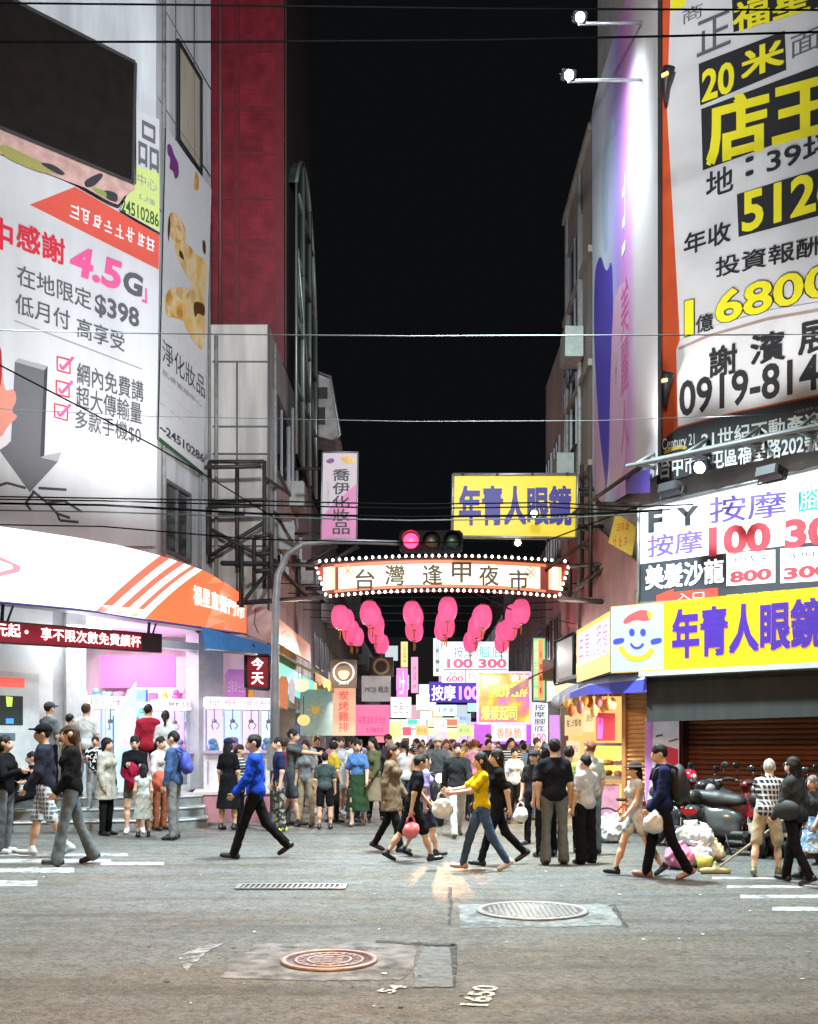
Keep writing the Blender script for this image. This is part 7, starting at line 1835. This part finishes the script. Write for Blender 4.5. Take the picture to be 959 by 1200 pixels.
# left group, front
p = person('long haired person in a black jacket and grey jeans at the left edge', 6, 1000, 864, face=80, f=True, pose='hold', top=('jacket', K), bottom=('pants', GJEAN), hair=('long', 'black'), shoes=WHITE)
handbag('black shoulder bag of the person at the left edge', p, PACK, 1, .9)
person('man in a dark cap and black jacket with plaid shorts striding left', 52, 1004, 853, face=-78, pose='stroll', top=('jacket', (.022, .024, .035)), bottom=('shorts', (.10, .14, .22), 'plaid', .95), hair=('short', 'black'), hat=('cap', K), shoes=(.5, .5, .5), skin=1)
person('woman with long brown hair in a black top and flared grey jeans striding left', 84, 1014, 855, face=-70, f=True, pose='stroll', top=('long', K, None, .80), bottom=('flare', GJEAN), hair=('long', 'brown'), shoes=K, legs=[(-13, 10, 3), (14, 5, 3)])
p = person('seated person in black looking at a phone on the shop steps', 38, 0, 868, Y=19.25, z=0, face=-60, pose='sit', seat=.62, H=1.62, top=('tee', K), bottom=('pants', K), arms=[(45, 6, 75), (30, 8, 60)], skin=1)
phone('phone held up by the seated person on the steps', p['hands'][0], RAD(30))
# on the podium at the shop
PZ = .6
person('person in a grey shirt and dark cap facing the machines on the podium', 58, 0, 825, z=PZ, Y=19.9, face=150, top=('tee', (.17, .18, .19)), bottom=('pants', K), hat=('cap', (.06, .06, .07)))
person('dark haired person in an olive top on the podium beside the capped one', 82, 0, 838, z=PZ, Y=19.8, face=170, f=True, top=('tee', (.10, .10, .06)), bottom=('pants', K), hair=('short', 'black'))
person('man in a plain white shirt seen from behind on the podium', 101, 0, 826, z=PZ, Y=20.0, face=170, top=('tee', WHITE), bottom=('pants', GREY), hair=('short', 'brown'))
person('boy in a black printed top and grey trousers on the top step', 112, 0, 864, z=.4, Y=19.25, face=10, pose='hold', top=('tee', K, 'print'), bottom=('pants', (.28, .28, .29)), shoes=(.3, .3, .3))
person('man in a red jacket seen from behind at the claw machines', 174, 0, 827, z=PZ, Y=20.3, face=175, top=('jacket', (.34, .02, .04)), bottom=('pants', K))
person('woman with a black ponytail and white shirt at the claw machines', 194, 0, 834, z=PZ, Y=20.3, face=190, f=True, top=('long', WHITE), bottom=('pants', (.5, .5, .52)), hair=('tail', 'black'))
# left group, on the road before the steps
p = person('woman with a dark bob in a long beige vest and black trousers facing right', 125, 979, 866, face=70, f=True, pose='stand', top=('coat', (.40, .38, .33), None, .62), bottom=('slim', K), hair=('bob', 'black'), shoes=K)
person('woman in a black cardigan and grey shorts looking down at her hands', 158, 977, 864, face=15, f=True, pose='hold', top=('long', K), bottom=('shorts', (.12, .12, .12), None, .55), hair=('tail', 'black'), shoes=WHITE, head=(0, 14))
q = thing('folded_jacket', 'crimson jacket folded over the arm of the woman in the black cardigan', 'jacket', W(153, 905, 18.55)); v, f_ = grow([('e', V3(0, 0, 0), V3(.17, .10, .18), np.eye(3)), ('e', V3(.05, 0, -.16), V3(.12, .09, .16), np.eye(3))], .014, .05, None, .015, 3); b = MB(); b.add(v, f_); b.build('cloth', cloth((.30, .015, .05)), q)
person('little girl with long black hair in a pale dress seen from behind', 168, 981, 897, face=200, f=True, top=('vest', (.50, .53, .50)), bottom=('dress', (.50, .53, .50), None, .42), hair=('long', 'black'), shoes=K)
person('woman in white with a red scarf behind the man in blue', 188, 973, 865, face=60, f=True, top=('long', (.6, .56, .55)), bottom=('pants', (.3, .1, .05)), hair=('tail', 'black'))
q = thing('orange_bag', 'orange red bag in front of the woman with the red scarf', 'bag', W(187, 915, 18.9)); v, f_ = grow([('e', V3(0, 0, 0), V3(.13, .09, .20), np.eye(3))], .014, .03, None, .012, 5); b = MB(); b.add(v, f_); b.build('bag', mat('orange_cloth', (.50, .10, .05), .7), q)
p = person('man in a blue denim shirt and grey trousers standing side on with a pack', 204, 984, 859, face=-100, top=('long', (.05, .09, .20)), bottom=('pants', (.17, .17, .17)), pose='relax', shoes=K)
backpack('bright blue small backpack on the man in the denim shirt', p, mat('pack_blue', (.04, .06, .35), .6), .85)
# between the shop and the alley
person('woman in a dark sun hat and long black dress seen from behind', 268, 973, 867, face=160, f=True, top=('tee', K), bottom=('dress', K, None, .40), hair=('long', 'black'), hat=('cap', (.02, .025, .06)), shoes=K)
person('dark haired person in a black shirt beside the woman in the long dress', 281, 970, 874, face=80, f=True, top=('tee', (.03, .03, .03), 'stripe'), bottom=('pants', K), hair=('tail', 'black'))
person('man in a bright blue jacket and black trousers striding left', 299, 1006, 864, face=-85, pose='walk2', top=('jacket', (.012, .05, .40), None, .80), bottom=('pants', K), shoes=K, skin=1, arms=[(-12, 12, 30), (22, 8, 18)])
person('young man in a navy shirt and camouflage trousers with lime shoes', 327, 975, 866, face=-70, top=('tee', NAVY), bottom=('pants', (.05, .05, .045), 'camo'), shoes=(.50, .62, .05), pose='stand')
person('man in dark grey stretching out an arm to the right behind the camouflage trousers', 343, 968, 858, face=80, pose='reach', top=('tee', (.09, .10, .10)), bottom=('shorts', (.06, .07, .09)), arms=[(78, 0, 6), (10, 9, 20)])
p = person('woman with long grey hair and white shoes walking into the alley', 361, 955, 864, face=170, f=True, pose='stroll', top=('tee', (.5, .5, .5)), bottom=('shorts', (.55, .55, .56), None, .6), hair=('long', 'grey'), shoes=WHITE)
handbag('black shoulder bag of the grey haired woman', p, PACK, -1)
person('boy in a dark green shirt and black shorts standing with his back turned', 381, 972, 883, face=180, top=('tee', (.055, .075, .075)), bottom=('shorts', K, None, .8), shoes=K, pose='stand')
person('woman in a short white and pale blue dress among the crowd front', 399, 957, 866, face=20, f=True, top=('tee', (.55, .60, .68)), bottom=('skirt', (.45, .60, .70), None, .62), hair=('long', 'brown'), shoes=WHITE, pose='stroll')
person('woman in a blue blouse and long dark green skirt walking towards the camera', 419, 968, 870, face=5, f=True, top=('tee', (.09, .20, .45)), bottom=('dress', (.03, .06, .03), None, .30), hair=('long', 'black'), pose='stroll', shoes=BEIGE_)
p = person('man in a dark cap and black clothes with a backpack walking into the alley', 441, 962, 875, face=175, top=('tee', K), bottom=('pants', K), hat=('cap', (.03, .05, .10)), pose='stroll')
backpack('black backpack of the man in the dark cap', p, PACK)
person('man with brown hair and a dark shirt turned right near the brown coat', 455, 955, 862, face=60, top=('tee', (.06, .06, .08)), bottom=('pants', GREY), hair=('short', 'brown'))
person('woman with long hair in a brown coat and black boots facing right', 459, 999, 875, face=75, f=True, pose='stroll', top=('coat', (.17, .12, .08), None, .66), bottom=('slim', K), hair=('long', 'brown'), shoes=K)
p = person('man in a black shirt and black shorts walking right beside the brown coat', 484, 1010, 888, face=105, pose='walk', lean=10, top=('tee', K), bottom=('shorts', K, None, .95), shoes=K, skin=1)
carrier('pinkish red carrier bag held low by the man in black shorts', p['hands'][0], BAGR, .13, 2)
person('person in a lavender shirt close behind the man in black shorts', 497, 1004, 886, face=110, f=True, pose='stroll', top=('tee', (.30, .24, .48)), bottom=('shorts', (.03, .03, .06)), hair=('short', 'black'), shoes=K)
p = person('woman in a mustard yellow shirt and blue jeans striding left', 564, 1020, 886, face=-82, f=True, pose='give', top=('tee', (.60, .37, .01)), bottom=('slim', JEAN), hair=('long', 'black'), shoes=(.55, .40, .34))
handbag('brown shoulder bag hanging behind the woman in the yellow shirt', p, BRN, -1, 1.0, -.05)
carrier('white carrier bag held out by the woman in the yellow shirt', p['hands'][0], BAGW, .16, 4)
person('woman with long black hair in black shirt and tight black trousers striding left', 583, 1014, 881, face=-80, f=True, pose='walk2', top=('tee', K), bottom=('slim', K), hair=('long', 'black'), shoes=K, head=(0, 0))
p = person('man in a black jacket and pale trousers walking out of the crowd', 536, 981, 873, face=10, pose='walk', top=('jacket', (.03, .03, .033)), bottom=('pants', (.48, .48, .47)), shoes=(.06, .06, .06), skin=1)
person('woman with orange red hair in a pink patterned dress', 601, 952, 871, face=-160, f=True, top=('tee', (.60, .25, .22), 'print'), bottom=('dress', (.60, .28, .25), 'print', .35), hair=('long', 'red'))
person('man in a pale blue shirt seen from behind', 614, 948, 872, face=175, top=('tee', (.28, .45, .62)), bottom=('pants', (.05, .08, .16)), hair=('short', 'black'))
p = person('person in a dark cap holding two carrier bags beside the broad man', 626, 990, 881, face=-30, top=('tee', (.025, .025, .03)), bottom=('pants', K), hat=('cap', (.05, .05, .06)))
carrier('white carrier bag held beside the grey jeans', p['hands'][0], BAGW, .14, 6); carrier('mustard yellow carrier bag held beside the grey jeans', p['hands'][1] + Vector((.03, 0, -.15)), BAGY, .14, 7)
person('broad man in a black shirt and grey jeans standing with his back turned', 650, 1013, 868, face=178, top=('tee', (.014, .014, .02)), bottom=('flare', (.13, .15, .155)), shoes=K, build=1.12, pose='stand')
person('dark haired person in black standing left behind the broad man', 640, 1004, 874, face=200, f=True, top=('tee', (.03, .03, .03)), bottom=('pants', K), hair=('bob', 'black'))
person('person in black with a lime collar right behind the broad man', 667, 1000, 876, face=160, f=True, top=('tee', (.30, .36, .08)), bottom=('pants', K), hair=('short', 'black'))
person('man in a pale grey shirt and black trousers turned to the left', 687, 1012, 886, face=-150, top=('tee', (.48, .49, .50)), bottom=('wide', K), shoes=K, hair=('short', 'black'), pose='relax')
person('tall red brown haired man in a pale shirt behind the grey shirt', 692, 1002, 870, face=200, top=('tee', (.50, .52, .46)), bottom=('pants', GREY), hair=('short', 'red'), skin=2)
# right group
p = person('woman in a white playsuit and dark hat walking left in black ankle boots', 745, 1026, 896, face=-75, f=True, pose='walk', top=('vest', (.55, .52, .48)), bottom=('shorts', (.55, .52, .48), None, .5), hair=('long', 'black'), hat=('bucket', (.07, .05, .045)), shoes=K)
p = person('man in a navy jacket and black trousers looking down, carrying a bag', 776, 1030, 876, face=-95, pose='stroll', top=('jacket', (.015, .02, .06)), bottom=('pants', K), shoes=(.30, .16, .14), head=(0, 12))
carrier('white carrier bag with green contents carried by the man in navy', W(768, 965, 12.55) + Vector((0, 0, .25)), BAGW, .17, 9); backpack('black backpack on the man in the navy jacket', p, PACK, 1.05)
p = person('stooping sweeper in a checked shirt and beige shorts with pale hair', 899, 1027, 893, face=150, lean=16, pose='sweep', top=('tee', (.035, .035, .045), 'plaid', .84), bottom=('shorts', (.46, .38, .26), None, .95), hair=('short', 'white'), shoes=(.14, .15, .05), build=1.1, skin=2)
br_ = thing('broom', 'long handled broom held by the sweeper over the rubbish heap', 'broom', (0, 0, 0)); h0 = p['hands'][0]; g0 = Vector((W(836, 0, 13.2).x, 13.1, .05)); d_ = (h0 - g0).normalized(); br_.location = g0
b = MB(); b.tube([(0, 0, 0), h0 - g0 + d_ * .35], .014, 7); b.build('handle', mat('broom_wood', (.45, .36, .24), .6), br_)
v, f_ = grow([('c', V3(-.16, 0, -.01), V3(.16, 0, -.01), .04, .04), ('c', V3(0, 0, .02), V3(0, 0, .09), .04, .02)], .014, .03, None, .006, 4); b = MB(); b.add(v, f_); b.build('head', mat('broom_straw', (.42, .36, .18), .8), br_)
p = person('long haired woman in a dark grey jacket and black trousers beside the sweeper', 930, 1036, 891, face=-140, f=True, top=('jacket', (.045, .05, .055)), bottom=('pants', K), hair=('long', 'black'), pose='stroll', shoes=K)
handbag('black bag at the side of the woman in the dark grey jacket', p, PACK, 1, 1.1, .05)
person('child in a black top and blue white patterned skirt at the right edge', 953, 1030, 912, face=-60, f=True, top=('tee', (.04, .045, .05)), bottom=('skirt', (.22, .36, .55), 'print', .45), hair=('bob', 'grey'), pose='stroll')

# scooter rider coming out of the alley
HL = mat('headlight_on', (1, .95, .85), .2, 0, 30, (1, .93, .80), light=False)
sx = W(513, 0, 21.0).x
scooter('dark scooter with its headlight on, ridden out of the crowd', sx, 21.0, 4, (.03, .03, .035), lean=0, light=HL, group='ridden scooter')
make_person('scooter rider in a grey jacket and pale helmet facing the camera', (sx, 21.15, 0), face=4, H=1.7, pose='ride', seat=.84, top=('jacket', (.09, .10, .11)), bottom=('pants', (.04, .04, .05)), hat=('helmet', (.45, .40, .42)), h=.014)
hb_ = lamp('road_glow_spot', 'SPOT', (sx, 20.2, 1.02), (sx + .06, 12.9, 0), 3000, (1, .42, .15), .05, 4.2, .9)  # orange spot added to mimic the arch's glow reflected on the road
hb_.scale = (2.2, 1, 1)

# ------------------------------------------------------------------ the packed crowd further in
cr = random.Random(77)
TOPS = [('white', (.62, .63, .64)), ('black', (.02, .02, .022)), ('grey', (.18, .19, .20)), ('navy', (.02, .03, .09)), ('red', (.42, .03, .04)), ('pale blue', (.28, .42, .58)), ('beige', (.45, .37, .28)), ('olive', (.11, .12, .06)), ('pink', (.60, .26, .32)), ('yellow', (.58, .42, .05)), ('teal', (.03, .20, .22)), ('brown', (.13, .08, .05))]
BOTS = [('black', (.02, .02, .022)), ('denim', (.05, .08, .17)), ('grey', (.15, .16, .17)), ('khaki', (.30, .25, .16)), ('white', (.5, .5, .5))]
PRO = []
for i, (fm, ps, hr, tk, bk_) in enumerate([(0, 'stand', 'short', 'tee', 'pants'), (1, 'stroll', 'long', 'tee', 'slim'), (0, 'stroll', 'short', 'long', 'pants'), (1, 'hold', 'bob', 'tee', 'pants'), (1, 'relax', 'tail', 'vest', 'shorts'), (0, 'phone', 'short', 'jacket', 'pants'), (1, 'stroll', 'long', 'long', 'skirt'), (0, 'relax', 'buzz', 'tee', 'shorts'), (1, 'stand', 'bun', 'tee', 'slim'), (0, 'hold', 'short', 'long', 'pants')]):
    PRO.append((make_person('x', (0, -60 - i, 0), 0, 1.66 if fm else 1.74, bool(fm), ps, (tk, (.2, .2, .2 + i * .001)), (bk_, (.1, .1, .1 + i * .001)) if bk_ != 'skirt' else (bk_, (.1, .1, .1 + i * .001), None, .45), (hr, 'black'), h=.021, seed=i)['root'], fm, hr, tk, bk_))
HN = {'short': 'short hair', 'long': 'long hair', 'bob': 'bobbed hair', 'tail': 'a ponytail', 'buzz': 'cropped hair', 'bun': 'a hair bun'}
TN = {'tee': 'T-shirt', 'long': 'long-sleeved top', 'vest': 'sleeveless top', 'jacket': 'jacket'}
BN = {'pants': 'trousers', 'slim': 'leggings', 'shorts': 'shorts', 'skirt': 'skirt'}
spots = []; used_l = set(); first = {}
tries = 0
while len(spots) < 88 and tries < 9000:
    tries += 1
    Y = 20.3 + 40 * cr.random() ** 1.5; px = cr.uniform(330, 655)
    X = (px - CX) / FPX * Y
    if X < -2.95 or X > 3.1 or (Y < 23 and px > 640): continue
    if abs(X - sx) < .55 and 18.5 < Y < 22.5: continue
    dmin = .50 + (Y - 20) * .006
    if any(math.hypot(X - a, Y - c) < dmin for a, c in spots): continue
    if Y < 23 and cr.random() < .6: continue
    spots.append((X, Y))
spots.sort(key=lambda s: s[1])
for X, Y in spots:
    for _ in range(200):
        pi = cr.randrange(len(PRO)); ti = cr.choice([0, 0, 0, 1, 1, 1, 1, 2, 2, 3, 3, 3, 5, 6, 7, 8, 10, 11, 4, 9]); bi = cr.choice([0, 0, 0, 1, 1, 2, 3, 4]); fc = cr.random()
        face = cr.gauss(0, 30) if fc < .55 else (cr.gauss(180, 30) if fc < .88 else cr.choice([-90, 90]) + cr.gauss(0, 20))
        wd = 'walking out of' if abs(face) < 60 else ('walking into' if abs(face - 180) < 60 else 'turned sideways in')
        hc = cr.choice(['black', 'black', 'black', 'brown', 'brown', 'red'])
        root, fm, hr, tk, bk_ = PRO[pi]
        hcn = {'black': 'black', 'brown': 'brown', 'red': 'reddish'}[hc]
        lab = '%s in %s %s, %s %s, %s %s, %s alley' % ('woman' if fm else 'man', TOPS[ti][0], TN[tk], BOTS[bi][0], BN[bk_], hcn, HN[hr].replace('a ', ''), wd)
        if lab not in used_l: break
    used_l.add(lab)
    if pi in first: o = copy_tree(root)
    else: o = root; first[pi] = 1
    o.location = (X, Y, 0); o.rotation_euler = (0, 0, RAD(face)); s = cr.choice([cr.uniform(.92, 1.06), cr.uniform(.95, 1.03), cr.uniform(.80, 1.0)]); o.scale = (s * cr.uniform(.95, 1.06), s, s)
    tag(o, lab, 'person', 'people crowding the alley')
    def setm(ob, m): ob.material_slots[0].link = 'OBJECT'; ob.material_slots[0].material = m
    setm(o, SKINS[cr.randrange(4)])
    for ch in children(o):
        n_ = ch.name.split('.')[0]
        if n_ in ('shirt', 'jacket'): setm(ch, cloth(TOPS[ti][1], cr.choice([None, None, None, 'print', 'stripe']) if TOPS[ti][0] in ('navy', 'black', 'red', 'teal') else None))
        elif n_ in ('trousers', 'shorts', 'skirt'): setm(ch, cloth(BOTS[bi][1]))
        elif n_ == 'hair': setm(ch, hairmat(hc))
for i in range(len(PRO)):
    if i not in first:
        for ch in children(PRO[i][0]): bpy.data.objects.remove(ch)
        bpy.data.objects.remove(PRO[i][0])
for i, (nm, o) in enumerate([('x', None)]): pass
